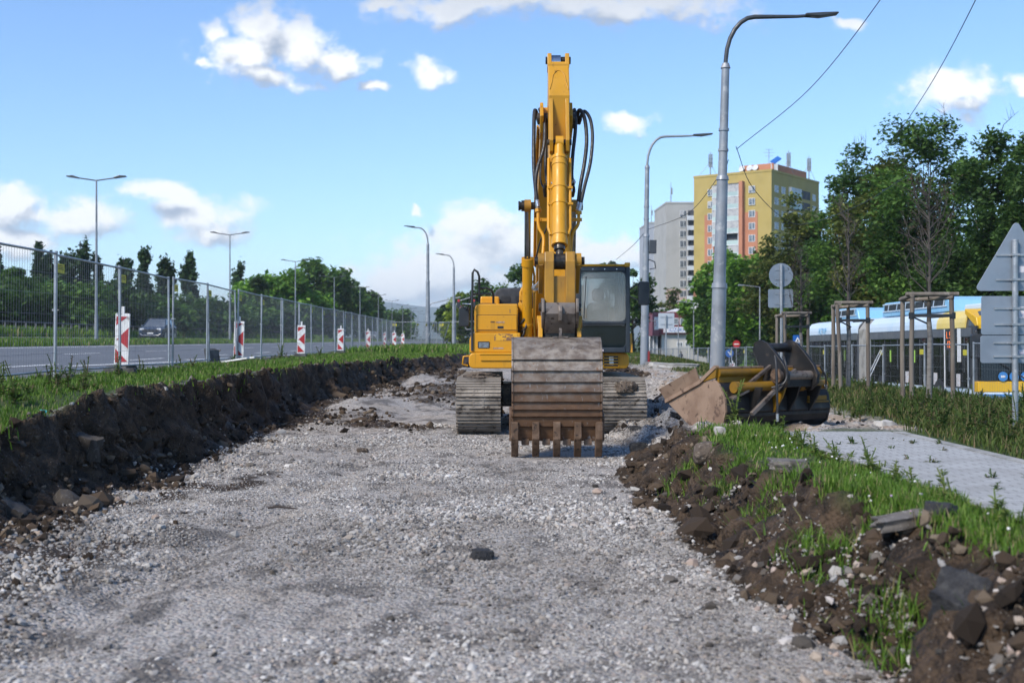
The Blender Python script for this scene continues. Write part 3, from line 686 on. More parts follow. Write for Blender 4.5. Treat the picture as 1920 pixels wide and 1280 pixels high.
# --- cab
cx0, cx1, cy0, cy1, cz0, cz1 = 0.475, 1.465, -1.80, -0.15, 1.462, 3.04
def winframe(mb, outer, holes_, y0, y1, m=0):
    """a plate in the x-z plane with rectangular openings, made of bars"""
    x0, x1, z0, z1 = outer
    zs = sorted(holes_, key=lambda h: h[2])
    hx0 = min(h[0] for h in zs); hx1 = max(h[1] for h in zs)
    mb.b2(x0, hx0, y0, y1, z0, z1, m); mb.b2(hx1, x1, y0, y1, z0, z1, m)
    zz = z0
    for h in zs:
        mb.b2(hx0, hx1, y0, y1, zz, h[2], m); zz = h[3]
    mb.b2(hx0, hx1, y0, y1, zz, z1, m)
k = MB()
winframe(k, (cx0, cx1, cz0, cz1), [(0.565, 1.385, 1.56, 1.985), (0.565, 1.385, 2.04, 2.945)], cy0, cy0+0.09)
cab = k.build('cab', CABG, EX, bevel=0.02, seg=3)
k = MB()
# fillets that round the corners of the big front window
for (qx, qz, sx2, sz2) in ((0.565, 2.945, 1, -1), (1.385, 2.945, -1, -1), (0.565, 2.04, 1, 1), (1.385, 2.04, -1, 1), (0.565, 1.56, 1, 1), (1.385, 1.56, -1, 1)):
    r_ = 0.09; poly = [(qx-sx2*0.003, qz-sz2*0.003)]+[(qx+sx2*r_*(1-math.cos(R(a))), qz+sz2*r_*(1-math.sin(R(a)))) for a in (0, 18, 36, 54, 72, 90)]
    k = MB(); k.prism(poly, cy0+0.004, cy0+0.086, 'y'); k.build('window_corner', CABG, cab)
k = MB(); k.b2(0.56, 1.39, cy0+0.03, cy0+0.04, 2.035, 2.95)
GLU = glassmat('dusty_glass', clear=0.8, dust=0.28, dustcol=(0.50, 0.49, 0.48)); GLD = glassmat('dark_glass', clear=0.12, dust=0.25, dustcol=(0.02, 0.045, 0.065), ior=1.28)
GLS = glassmat('side_glass', clear=0.7, dust=0.08)
k.build('windscreen', GLU, cab); MB().b2(0.56, 1.39, cy0+0.03, cy0+0.04, 1.555, 1.99).build('lower_window', GLD, cab)
k = MB(); k.b2(0.585, 1.365, cy0-0.004, cy0+0.0, 1.965, 1.988); k.b2(0.60, 0.65, cy0-0.008, cy0, 1.955, 1.99); k.b2(1.31, 1.36, cy0-0.008, cy0, 1.955, 1.99); k.build('window_catch', BLK, cab)
k = MB()
for x in (cx0, cx1-0.06):
    k.b2(x, x+0.06, cy0+0.092, cy1, cz0, 2.0); k.b2(x, x+0.06, cy0+0.092, cy1, 2.93, cz1-0.002)
    k.b2(x, x+0.06, cy1-0.1, cy1, 2.0, 2.93); k.b2(x, x+0.06, -1.0, -0.93, 2.0, 2.93)
winframe(k, (cx0+0.062, cx1-0.062, cz0, cz1), [(0.62, 1.32, 2.1, 2.9)], cy1-0.06, cy1-0.002)
k.build('cab_shell', CABG, cab, bevel=0.012)
for x in (cx0+0.025, cx1-0.035): MB().b2(x, x+0.008, cy0+0.1, cy1-0.1, 2.0, 2.93).build('side_glass', GLS, cab)
MB().b2(0.62, 1.32, cy1-0.03, cy1-0.025, 2.1, 2.9).build('rear_glass', GLS, cab)
k = MB(); k.b2(cx0-0.005, cx1+0.005, cy0+0.02, cy1, cz1+0.001, cz1+0.05); k.build('cab_roof', YEL, cab, bevel=0.02)
k = MB(); k.b2(cx0+0.0, cx0+0.10, cy0-0.01, cy0+0.06, cz1-0.005, cz1+0.075); k.b2(cx1-0.10, cx1+0.0, cy0-0.01, cy0+0.06, cz1-0.005, cz1+0.075); k.build('roof_bracket', YEL, cab, bevel=0.012)
k = MB()
for x in (0.78, 1.0, 1.22): k.cyl((x, cy0-0.004, 2.995), (x, cy0+0.002, 2.995), 0.012, n=8)
k.build('rivets', ZINC, cab)
k = MB(); k.prism([(1.466, 1.47), (1.50, 1.47), (1.50, 1.72), (1.466, 1.80)], cy0+0.1, cy1, 'y'); k.prism([(cy0+0.02, 1.47), (cy0+0.10, 1.47), (cy0+0.10, 1.82)], 1.468, 1.51, 'x'); k.build('cab_side_trim', YEL, cab)
INT = pm('cab_interior', (0.035, 0.036, 0.04), (0.06, 0.06, 0.062), 5, rough=0.8)
k = MB(); k.b2(0.53, 1.40, cy0+0.1, cy1-0.07, 1.463, 1.50); k.b2(0.55, 0.72, -1.35, -0.3, 1.5, 2.1); k.b2(1.22, 1.39, -1.35, -0.3, 1.5, 2.1)
k.cyl((0.64, -1.25, 2.1), (0.66, -1.3, 2.32), 0.02); k.cyl((1.30, -1.25, 2.1), (1.28, -1.3, 2.32), 0.02); k.b2(1.12, 1.22, -1.58, -1.5, 1.5, 1.98); k.build('console', INT, cab)
SEATM = pm('seat_cloth', (0.10, 0.10, 0.105), (0.14, 0.14, 0.14), 6, rough=0.9)
k = MB(); k.b2(0.75, 1.19, -1.0, -0.5, 1.72, 1.88); k.prism(rr(0.76, 1.18, 1.88, 2.42, 0.09), -0.58, -0.44, 'y'); k.prism(rr(0.85, 1.09, 2.44, 2.70, 0.09), -0.57, -0.46, 'y'); k.b2(0.93, 1.01, -0.55, -0.49, 2.40, 2.47)
k.build('seat', SEATM, cab, bevel=0.02)
k = MB(); k.cyl((0.62, cy0-0.012, 2.08), (0.66, cy0-0.012, 2.86), 0.008, n=6); k.build('wiper', BLK, cab)
k = MB(); k.b2(0.78, 0.98, cy0-0.004, cy0, 1.49, 1.525); k.build('sticker', pm('white_sticker', (0.55, 0.5, 0.52), (0.4, 0.15, 0.18), 40, rough=0.6), cab)
mb = MB(); mb.prism(rr(1.60, 1.80, 2.33, 2.76, 0.04), -1.98, -1.88, 'y'); mir = mb.build('mirror', BLK, EX, bevel=0.015)
MB().tube([(1.46, -1.76, 2.62), (1.56, -1.82, 2.70), (1.68, -1.87, 2.70)], 0.014, 8).build('mirror_arm', BLK, mir); MB().tube([(1.46, -1.76, 2.50), (1.6, -1.87, 2.42)], 0.012, 8).build('mirror_arm', BLK, mir)
# --- boom
bp = [(-0.30, 1.95), (-1.15, 3.25), (-2.10, 4.28), (-3.35, 4.86), (-4.66, 5.22)]
def spline(pts, n):
    P = [Vector((p[0], p[1], 0)) for p in pts]; P = [P[0]*2-P[1]]+P+[P[-1]*2-P[-2]]; o = []
    for i in range(1, len(P)-2):
        for k_ in range(n):
            t = k_/n; a, b, c, d_ = P[i-1], P[i], P[i+1], P[i+2]
            q = 0.5*((2*b)+(-a+c)*t+(2*a-5*b+4*c-d_)*t*t+(-a+3*b-3*c+d_)*t**3); o.append((q.x, q.y))
    o.append((P[-2].x, P[-2].y)); return o
cl = spline(bp, 5); N_ = len(cl)
th = np.interp(np.linspace(0, 1, N_), [0, 0.25, 0.5, 0.75, 1], [0.17, 0.34, 0.43, 0.33, 0.20])
up, lo_ = [], []
for i, (y, z) in enumerate(cl):
    a = cl[max(0, i-1)]; b = cl[min(N_-1, i+1)]; dy, dz = b[0]-a[0], b[1]-a[1]; l = math.hypot(dy, dz); n_ = (dz/l, -dy/l)
    up.append((y+n_[0]*th[i], z+n_[1]*th[i])); lo_.append((y-n_[0]*th[i], z-n_[1]*th[i]))
k = MB(); k.prism(up+lo_[::-1], -0.245, 0.245, 'x'); boom = k.build('boom', YELW, EX, bevel=0.012)
k = MB()
for x in (-0.245, 0.215):
    k.prism([(cl[-2][0], cl[-2][1]+0.22), (cl[-1][0]-0.1, cl[-1][1]+0.24), (cl[-1][0]-0.28, cl[-1][1]), (cl[-1][0]-0.1, cl[-1][1]-0.24), (cl[-2][0], cl[-2][1]-0.22)], x-0.012, x+0.042, 'x')
k.build('boom_fork', YELW, boom, bevel=0.01)
MB().cyl((-0.30, -4.70, 5.22), (0.30, -4.70, 5.22), 0.085, n=18).build('boom_pin', GREA, boom)
k = MB(); k.cyl((-0.56, -2.0, 4.13), (0.56, -2.0, 4.13), 0.07, n=16)
for s in (-1, 1): k.cyl((s*0.47, -2.0, 4.13), (s*0.53, -2.0, 4.13), 0.10, n=16); k.cyl((s*0.545, -2.0, 4.13), (s*0.585, -2.0, 4.13), 0.085, n=8)
k.build('cylinder_pin', GREA, boom)
# steel pipes along the boom sides
k = MB()
for s in (-1, 1):
    for j, off in enumerate((0.10, -0.06)):
        k.tube([(s*(0.262+0.018*j), y+off, z+0.1) for (y, z) in cl[4:-2]], 0.020, 8)
k.build('boom_pipes', YELW, boom)
for s in (-1, 1):
    p0 = Vector((s*0.415, -1.08, 1.50)); p1 = Vector((s*0.415, -2.0, 4.13)); dd = (p1-p0).normalized()
    k = MB(); k.cyl(p0, p0+dd*1.78, 0.096, n=20); k.cyl(p0+dd*1.66, p0+dd*1.80, 0.112, n=20); k.cyl(p0+dd*0.50, p0+dd*0.545, 0.112, n=20)
    for q in range(8):
        a = 2*math.pi*q/8; k.cyl(p0+dd*1.80+Vector((0.093*math.cos(a), 0.093*math.sin(a), 0)), p0+dd*1.825+Vector((0.093*math.cos(a), 0.093*math.sin(a), 0)), 0.013, n=6)
    k.cyl(p0-Vector((0.08, 0, 0)), p0+Vector((0.08, 0, 0)), 0.13, n=16)
    bc = k.build('boom_cylinder', YEL, EX)
    MB().cyl(p0+dd*1.79, p1, 0.058, n=16).build('rod', CHRO, bc)
    k = MB(); k.cyl(p1-Vector((0.06, 0, 0)), p1+Vector((0.06, 0, 0)), 0.115, n=18); k.build('rod_eye', YELD, bc)
    k = MB(); sx3 = -s*0.13
    k.tube([p0+Vector((sx3, -0.02, 0.35)), p0+Vector((sx3, -0.02, 0.35))+dd*1.1, p0+Vector((sx3*0.6, -0.02, 0.35))+dd*1.38], 0.022, 8); k.b2(p0.x-0.13, p0.x+0.13, p0.y-0.12, p0.y+0.0, 1.95, 1.99); k.build('cylinder_pipe', YELW, bc)
# arm cylinder along the top of the boom
a0 = Vector((0.0, -2.25, 4.98)); a1 = Vector((0.0, -4.62, 6.12)); dd = (a1-a0).normalized()
k = MB(); k.cyl(a0, a0+dd*1.75, 0.11, n=18); k.b2(-0.13, 0.13, -2.4, -2.1, 4.55, 5.02); ac = k.build('arm_cylinder', YEL, EX)
MB().cyl(a0+dd*1.74, a1, 0.062, n=14).cyl(a1-Vector((0.075, 0, 0)), a1+Vector((0.075, 0, 0)), 0.12, n=16).build('rod', CHRO, ac)
# --- arm (the stick)
ax = 0.035
k = MB(); aprof = [(-4.58, 6.02), (-4.80, 6.10), (-5.10, 5.50), (-5.02, 4.86), (-5.40, 3.2), (-5.70, 2.15), (-5.80, 1.90), (-5.66, 1.84), (-5.48, 2.3), (-4.95, 3.9), (-4.50, 4.95), (-4.42, 5.35)]
k.prism(aprof, ax-0.165, ax+0.165, 'x'); arm = k.build('arm', YELW, EX, bevel=0.012)
k = MB()
for s in (-1, 1):
    k.prism([(-4.50, 5.98), (-4.82, 6.06), (-4.76, 6.24), (-4.60, 6.26)], ax+s*0.14-0.032, ax+s*0.14+0.032, 'x')
k.b2(ax-0.172, ax+0.172, -4.84, -4.52, 6.0, 6.06)
k.build('arm_ears', YELW, arm, bevel=0.008)
MB().cyl((ax-0.20, -4.64, 6.15), (ax+0.20, -4.64, 6.15), 0.06, n=16).build('arm_pin', GREA, arm)
# raised arch on the upper face
k = MB(); n0 = Vector((0, -4.80, 6.10)); n1 = Vector((0, -5.10, 5.50)); ed = (n1-n0).normalized(); nn_ = Vector((0, ed.z, -ed.y)); nn_ = -nn_ if nn_.y > 0 else nn_
pts = []
for a in range(0, 181, 15):
    w = ax+0.105*math.cos(R(a)); pts.append(Vector((w, 0, 0))+n0+ed*(0.38-0.20*math.sin(R(a)))+nn_*0.002)
pts = [Vector((ax+0.145, 0, 0))+n0+ed*0.55+nn_*0.002]+pts+[Vector((ax-0.145, 0, 0))+n0+ed*0.55+nn_*0.002]
k.tube(pts, 0.010, 6); k.build('weld_bead', YELW, arm)
# flanges that hold the bucket cylinder foot
k = MB()
for s in (-1, 1):
    k.prism([(-5.10, 5.46), (-5.02, 4.86), (-5.06, 4.60), (-5.20, 4.62), (-5.27, 4.78), (-5.22, 5.0)], ax+s*0.125-0.028, ax+s*0.125+0.028, 'x')
k.build('cylinder_flange', YELW, arm, bevel=0.006)
MB().cyl((ax-0.19, -5.17, 4.76), (ax+0.19, -5.17, 4.76), 0.045, n=12).build('foot_pin', GREA, arm)
c0 = Vector((ax, -5.17, 4.76)); c1 = Vector((ax-0.03, -5.98, 2.86)); dd = (c1-c0).normalized()
k = MB(); k.cyl(c0-Vector((0.06, 0, 0)), c0+Vector((0.06, 0, 0)), 0.10, n=16); k.cyl(c0, c0+dd*0.30, 0.075, 0.08, n=14); k.cyl(c0+dd*0.26, c0+dd*1.78, 0.112, n=24)
for s_, w in ((0.27, 0.05), (0.40, 0.03), (0.78, 0.05), (1.06, 0.05), (1.58, 0.06), (1.70, 0.10)): k.cyl(c0+dd*s_, c0+dd*(s_+w), 0.122, n=24)
for s_ in (0.80, 1.08): k.b2(ax-0.19, ax+0.19, (c0+dd*s_).y-0.03, (c0+dd*s_).y+0.03, (c0+dd*s_).z-0.022, (c0+dd*s_).z+0.012)
bcy = k.build('bucket_cylinder', YEL, EX)
k = MB(); k.cyl(c0+dd*1.78, c0+dd*1.88, 0.085, n=16); k.cyl(c0+dd*1.85, c1, 0.055, n=14); k.cyl(c1-Vector((0.09, 0, 0)), c1+Vector((0.09, 0, 0)), 0.12, n=18); k.build('rod', GREA, bcy)
k = MB()
for s in (-1, 1): k.tube([c0+Vector((s*0.165, 0.02, -0.25)), c0+dd*0.9+Vector((s*0.165, 0.02, 0)), c0+dd*1.5+Vector((s*0.165, 0.04, 0)), c0+dd*1.62+Vector((s*0.13, 0, 0))], 0.024, 8)
k.build('cylinder_pipe', YEL, bcy)
# --- linkage
for s in (-1, 1):
    k = MB(); x = ax-0.03+s*0.275
    k.prism([(-6.03, 2.98), (-5.90, 2.98), (-5.48, 2.52), (-5.56, 2.40), (-5.68, 2.40), (-6.08, 2.80)], x-0.03, x+0.03, 'x'); k.cyl((x-0.045, -5.98, 2.87), (x+0.045, -5.98, 2.87), 0.115, n=20)
    k.build('idler_link', YELD, EX, bevel=0.006)
MB().cyl((ax-0.40, -5.98, 2.87), (ax+0.34, -5.98, 2.87), 0.06, n=14).build('link_pin', GREA, EX)
k = MB(); lx = ax-0.03
for s in (-1, 1): k.prism([(-5.90, 3.0), (-6.10, 3.0), (-6.16, 2.85), (-6.16, 2.15), (-5.98, 2.15), (-5.92, 2.6)], lx+s*0.155-0.07, lx+s*0.155+0.07, 'x')
k.b2(lx-0.10, lx+0.10, -6.10, -6.0, 2.18, 2.64)
hl = k.build('bucket_link', YELD, EX, bevel=0.012)
MB().cyl((lx-0.31, -6.05, 2.18), (lx+0.31, -6.05, 2.18), 0.065, n=14).build('link_pin', GREA, hl)
# --- quick coupler and bucket
k = MB()
k.prism([(-6.28, 2.24), (-6.0, 2.26), (-5.7, 2.10), (-5.62, 1.72), (-5.9, 1.66), (-6.22, 1.95), (-6.30, 2.08)], lx-0.225, lx+0.225, 'x')
for s in (-1, 1): k.prism([(-6.30, 2.30), (-5.92, 2.32), (-5.6, 2.15), (-5.55, 1.78), (-5.86, 1.72), (-6.24, 1.98), (-6.33, 2.10)], lx+s*0.25-0.022, lx+s*0.25+0.022, 'x')
k.prism([(-6.33, 2.20), (-6.38, 2.12), (-6.36, 1.98), (-6.28, 1.96), (-6.27, 2.2)], lx-0.028, lx+0.028, 'x')
cp = k.build('quick_coupler', COUP, EX, bevel=0.012)
bx = -0.055
zb = [1.665, 1.56, 1.41, 1.25, 1.09, 0.945, 0.805, 0.69, 0.59, 0.445, 0.245]
def yb(z): return float(np.interp(z, [0.0, 0.245, 0.45, 0.7, 1.0, 1.25, 1.45, 1.58, 1.665], [-6.40, -6.44, -6.52, -6.61, -6.68, -6.69, -6.64, -6.55, -6.43]))
outer = [(-5.95, 1.74), (-6.25, 1.735), (-6.36, 1.705)]
outer.append((yb(1.665), 1.665)); outer.append((yb(1.56), 1.56))
for i in range(2, len(zb)):
    z = zb[i]
    if i < len(zb)-1:
        outer.append((yb(z)-0.006, z+0.012)); outer.append((yb(z)+0.030, z-0.004))
    else: outer.append((yb(z), z))
outer.append((yb(0.245)+0.05, 0.235))
inner = [(y+0.055, z-0.0) if z < 1.6 else (y+0.03, z-0.055) for (y, z) in outer]
inner[-1] = (outer[-1][0]+0.02, 0.25)
k = MB(); k.strip(outer, inner, bx-0.62, bx+0.62); bkt = k.build('bucket', BST, EX, bevel=0.006)
sp = outer+[(-6.0, 0.62), (-5.62, 1.1), (-5.58, 1.55)]
for s in (-1, 1):
    k = MB(); k.prism([(y-0.012*(0.3 < z < 1.7), z) for (y, z) in sp], bx+s*0.636-0.0155, bx+s*0.636+0.0155, 'x'); k.build('side_plate', BST, bkt, bevel=0.006)
    k = MB(); k.prism([(-6.52, 0.60), (-6.50, 0.24), (-6.05, 0.42), (-6.1, 0.72)], bx+s*0.668-0.018, bx+s*0.668+0.018, 'x'); k.build('side_cutter', RUST, bkt, bevel=0.008)
    k = MB(); k.prism([(-5.95, 1.74), (-6.15, 1.74), (-6.02, 1.98), (-5.93, 2.06), (-5.82, 2.02), (-5.7, 1.74)], lx+s*0.285-0.03, lx+s*0.285+0.03, 'x'); k.cyl((lx+s*0.285-0.05, -5.92, 1.96), (lx+s*0.285+0.05, -5.92, 1.96), 0.10, n=16)
    k.build('bucket_ear', YELW, bkt, bevel=0.006)
k = MB(); k.b2(lx-0.22, lx+0.22, -6.05, -5.7, 1.72, 1.95); k.build('ear_box', GREA, bkt)
k = MB(); k.prism([(-6.30, 1.72), (-6.24, 1.72), (-6.24, 1.86), (-6.29, 1.87)], lx-0.02, lx+0.02, 'x'); k.b2(lx-0.11, lx+0.11, -6.30, -6.2, 1.728, 1.75); k.build('lifting_lug', COUP, bkt)
for i in range(5):
    x = bx-0.605+i*0.3025
    k = MB(); k.prism([(-6.60, 0.52), (-6.54, 0.53), (-6.40, 0.30), (-6.36, 0.02), (-6.41, 0.005), (-6.52, 0.14), (-6.60, 0.28)], x-0.052, x+0.052, 'x')
    th_ = k.build('tooth', RUST, bkt, bevel=0.01)
for i in range(4):
    x = bx-0.605+(i+0.5)*0.3025; k = MB(); k.b2(x-0.055, x+0.055, -6.47, -6.37, 0.18, 0.27); k.build('lip_shroud', RUST, bkt, bevel=0.008)
# --- hoses
def hp(x, y, yw):                       # a point of a hose given on the photograph's drawing of the machine
    return Vector(((x-960)*yw/2240-0.70, yw-23.7, 1.7+(637-y)*yw/2240))
def smooth(pts, n=6):
    P = [pts[0]*2-pts[1]]+pts+[pts[-1]*2-pts[-2]]; o = []
    for i in range(1, len(P)-2):
        for q in range(n):
            t = q/n; a, b, c, d_ = P[i-1], P[i], P[i+1], P[i+2]
            o.append(0.5*((2*b)+(-a+c)*t+(2*a-5*b+4*c-d_)*t*t+(-a+3*b-3*c+d_)*t**3))
    o.append(P[-2]); return o
HOSES = [([(1012, 232, 19.4), (1003, 207, 19.2), (1001, 250, 18.9), (1001, 310, 18.7), (1005, 360, 18.6), (1009, 392, 18.6)], 0.031),
         ([(1020, 225, 19.4), (1012, 205, 19.2), (1021, 225, 18.9), (1020, 275, 18.7), (1008, 315, 18.6), (1004, 350, 18.55), (1009, 388, 18.5)], 0.028),
         ([(1024, 230, 19.4), (1022, 205, 19.2), (1025, 240, 18.95), (1023, 300, 18.8), (1026, 340, 18.7), (1031, 343, 18.6)], 0.026),
         ([(1026, 250, 19.3), (1018, 280, 19.1), (1013, 330, 18.9), (1020, 352, 18.7), (1030, 344, 18.5)], 0.014),
         ([(1085, 232, 19.4), (1094, 209, 19.2), (1106, 222, 18.95), (1111, 255, 18.75), (1107, 305, 18.6), (1096, 350, 18.5), (1086, 396, 18.45)], 0.027),
         ([(1080, 232, 19.4), (1086, 207, 19.2), (1096, 222, 18.95), (1100, 262, 18.75), (1096, 305, 18.65), (1088, 350, 18.55), (1083, 394, 18.5)], 0.031),
         ([(1074, 240, 19.4), (1077, 206, 19.2), (1079, 240, 18.95), (1074, 290, 18.8), (1072, 330, 18.7), (1076, 342, 18.6)], 0.029),
         ([(1073, 344, 18.55), (1076, 356, 18.6), (1073, 368, 18.7)], 0.026),
         ([(1024, 346, 18.55), (1021, 355, 18.6), (1023, 368, 18.7)], 0.026),
         ([(1028, 340, 18.7), (1030, 400, 18.5), (1024, 430, 18.5), (1014, 450, 18.6), (1006, 480, 18.9), (1004, 500, 19.2)], 0.012)]
for pts, r_ in HOSES:
    k = MB(); pp = smooth([hp(*p) for p in pts]); k.tube(pp, r_, 10); h = k.build('hydraulic_hose', RUBB, EX)
    MB().cyl(pp[0], pp[2], r_*1.25, n=10).build('hose_fitting', GREA, h); MB().cyl(pp[-1], pp[-3], r_*1.15, n=10).build('hose_fitting', ZINC if r_ > 0.026 else GREA, h)
PIPES = [([(1009, 392, 18.6), (1010, 425, 18.55), (1019, 445, 18.5), (1018, 478, 18.4)], 0.026), ([(1085, 396, 18.45), (1084, 420, 18.45), (1073, 440, 18.4), (1070, 478, 18.35)], 0.026),
         ([(1030, 343, 18.6), (1036, 344, 18.5), (1040, 352, 18.5)], 0.018), ([(1076, 342, 18.6), (1069, 344, 18.5), (1065, 352, 18.5)], 0.018),
         ([(1003, 540, 19.5), (1013, 528, 18.9)], 0.03), ([(1002, 545, 19.6), (1002, 600, 20.2), (1003, 640, 20.8)], 0.014)]
for i, (pts, r_) in enumerate(PIPES):
    k = MB(); pp = smooth([hp(*p) for p in pts]) if len(pts) > 2 else [hp(*p) for p in pts]; k.tube(pp, r_, 10)
    k.cyl(pp[0], pp[0]+(pp[1]-pp[0]).normalized()*0.05, r_*1.9, n=8)
    k.build('hydraulic_pipe', (YEL, YEL, ZINC, ZINC, ZINC, YELW)[i], EX)
for (x, y, yw, x2) in ((1008, 412, 18.6, 1032), (1085, 412, 18.45, 1066)):
    k = MB(); p = hp(x, y, yw); q = hp(x2, y, yw); k.box((p+q)/2, (abs(p.x-q.x), 0.03, 0.05))
    k.box(p, (0.10, 0.06, 0.05)); k.build('pipe_clamp', YEL, EX)
# ================================================================ stones, earth clods, grass, weeds
def ico():
    t = (1+5**.5)/2
    v = np.array([(-1, t, 0), (1, t, 0), (-1, -t, 0), (1, -t, 0), (0, -1, t), (0, 1, t), (0, -1, -t), (0, 1, -t), (t, 0, -1), (t, 0, 1), (-t, 0, -1), (-t, 0, 1)], float)
    v /= np.linalg.norm(v[0])
    f = np.array([(0, 11, 5), (0, 5, 1), (0, 1, 7), (0, 7, 10), (0, 10, 11), (1, 5, 9), (5, 11, 4), (11, 10, 2), (10, 7, 6), (7, 1, 8), (3, 9, 4), (3, 4, 2), (3, 2, 6), (3, 6, 8), (3, 8, 9), (4, 9, 5), (2, 4, 11), (6, 2, 10), (8, 6, 7), (9, 8, 1)])
    return v, f
IV, IF = ico()
def rotm(n, g, tilt=math.pi):
    a = g.uniform(0, 2*math.pi, n); b = g.uniform(-tilt, tilt, n); c = g.uniform(0, 2*math.pi, n)
    ca, sa, cb_, sb2, cc, sc = np.cos(a), np.sin(a), np.cos(b), np.sin(b), np.cos(c), np.sin(c); z = np.zeros(n); o = np.ones(n)
    Rz = np.stack([ca, -sa, z, sa, ca, z, z, z, o], -1).reshape(n, 3, 3); Rx = np.stack([o, z, z, z, cb_, -sb2, z, sb2, cb_], -1).reshape(n, 3, 3)
    R2 = np.stack([cc, -sc, z, sc, cc, z, z, z, o], -1).reshape(n, 3, 3)
    return Rz @ Rx @ R2
def pebbles(name, X, Y, size, mat_, g, flat=0.62, sink=0.25, jag=0.28, tint=None):
    n = len(X); Z = terrain(X, Y)
    V = IV[None]*(1+g.uniform(-jag, jag, (n, 12, 1)))
    V = V*np.stack([g.uniform(0.8, 1.3, n), g.uniform(0.65, 1.0, n), g.uniform(flat*0.7, flat*1.2, n)], -1)[:, None, :]
    V = np.einsum('nij,nkj->nki', rotm(n, g, 0.9), V)*size[:, None, None]
    V[:, :, 0] += X[:, None]; V[:, :, 1] += Y[:, None]; V[:, :, 2] += (Z+size*flat*(1-2*sink)*0.6)[:, None]
    F = (IF[None]+12*np.arange(n)[:, None, None]).reshape(-1, 3)
    return npmesh(name, V.reshape(-1, 3), F, mat_, False, {'tint': np.repeat(tint, 12)} if tint is not None else None)
g = np.random.default_rng(11)
def sample(n, x0, x1, y0, y1, p=1.0):
    """ground points, denser near the front (p=1: even along log distance)"""
    Y = np.exp(g.uniform(math.log(y0), math.log(y1), n)) if p else g.uniform(y0, y1, n)
    return g.uniform(x0, x1, n), Y
STONE = islandmat('crushed_stone', [(0.0, (0.075, 0.068, 0.062)), (0.18, (0.20, 0.185, 0.17)), (0.45, (0.37, 0.355, 0.335)), (0.7, (0.50, 0.48, 0.45)), (0.82, (0.40, 0.355, 0.30)), (0.9, (0.36, 0.30, 0.26)), (1.0, (0.62, 0.60, 0.57))], 0.85, tint=(0.075, 0.062, 0.05))
n = 230000
X, Y = sample(n, -6.2, 3.0, 4.6, 24)
z_, so_, tu_, ru_ = terrain(X, Y, True); xl_, xr_ = edges(X, Y)
cl_ = fbm(X*0.55, Y*0.4, 101, 3); fine = fbm(X*0.9, Y*0.6, 103, 3)
keep = (X > xl_+0.55) & (X < xr_-0.12) & (np.abs(X/Y) < 0.46) & (g.random(n) < np.clip(0.58+1.5*cl_-0.45*so_, 0.08, 1)) & (tu_ < 0.3)
keep &= ~((np.abs(X-0.645) < 0.7) & (Y > 17.0) & (Y < 18.2))
X, Y = X[keep], Y[keep]; so_ = so_[keep]; fine = fine[keep]
size = np.clip(g.lognormal(-4.85, 0.50, len(X)), 0.004, 0.03)*(0.85+0.03*(Y-5))*(1+0.5*np.clip(fine*2, -0.5, 1))
stain = np.clip(0.02+1.35*fbm(X*0.75, Y*0.5, 131, 4, 0.6)+0.25*so_, 0, 0.6)*(0.6+0.4*g.random(len(X)))
tag(pebbles('gravel', X, Y, size, STONE, g, tint=stain), 'crushed pale stone scattered over the dug bed', 'gravel', kind='stuff')
# coarser rubble at the foot of the banks and on the broken ground beside the grading bucket
n = 26000
X, Y = sample(n, -6, 6.2, 4.6, 45)
z_, so_, tu_, ru_ = terrain(X, Y, True); xl_, xr_ = edges(X, Y)
toeR = np.clip(np.exp(-((X-xr_+0.62)/0.36)**2)*(Y < 15)*(0.8+1.2*(Y < 8.5)), 0, 1); toeL = np.exp(-((X-xl_-1.0)/0.35)**2)*0.8
pr_ = np.clip(toeR+toeL+0.55*ru_+0.10*so_*(tu_ < 0.3), 0, 1)*(tu_ < 0.4)
keep = (g.random(n) < pr_) & (np.abs(X/Y) < 0.46); X, Y = X[keep], Y[keep]
size = np.clip(g.lognormal(-3.9, 0.46, len(X)), 0.010, 0.085)
RUBS = islandmat('rubble_stone', [(0.0, (0.03, 0.028, 0.026)), (0.22, (0.10, 0.085, 0.07)), (0.4, (0.27, 0.255, 0.24)), (0.65, (0.36, 0.345, 0.32)), (0.82, (0.33, 0.27, 0.215)), (0.92, (0.35, 0.265, 0.22)), (1.0, (0.50, 0.49, 0.47))], 0.9)
tag(pebbles('rubble', X, Y, size, RUBS, g, 0.7), 'broken stone and rubble along the feet of the banks', 'rubble', kind='stuff')
# dark clods of earth
n = 60000
X, Y = sample(n, -6.2, 5, 4.4, 48)
z_, so_, tu_, ru_ = terrain(X, Y, True); xl_, xr_ = edges(X, Y)
pr_ = np.clip(so_*1.0-0.15, 0, 1)*(tu_ < 0.55)*(1-0.8*ru_)
onbed = sm((X-xl_-1.0)/0.5)*sm((xr_-0.75-X)/0.3)*sm((22-Y)/1.5)
keep = (g.random(n) < pr_*(1-0.6*onbed)) & (np.abs(X/Y) < 0.47); X, Y, onbed = X[keep], Y[keep], onbed[keep]
size = (1-0.62*onbed)*np.clip(g.lognormal(-3.62, 0.58, len(X)), 0.012, 0.15)*(0.8+0.012*Y)
CLOD = islandmat('earth_clod', [(0.0, (0.012, 0.0085, 0.006)), (0.45, (0.034, 0.023, 0.015)), (0.8, (0.075, 0.052, 0.034)), (1.0, (0.16, 0.125, 0.09))], 0.95)
tag(pebbles('soil_clods', X, Y, size, CLOD, g, 0.8, 0.3, 0.4), 'dark crumbling earth clods on the cut banks', 'earth', kind='stuff')

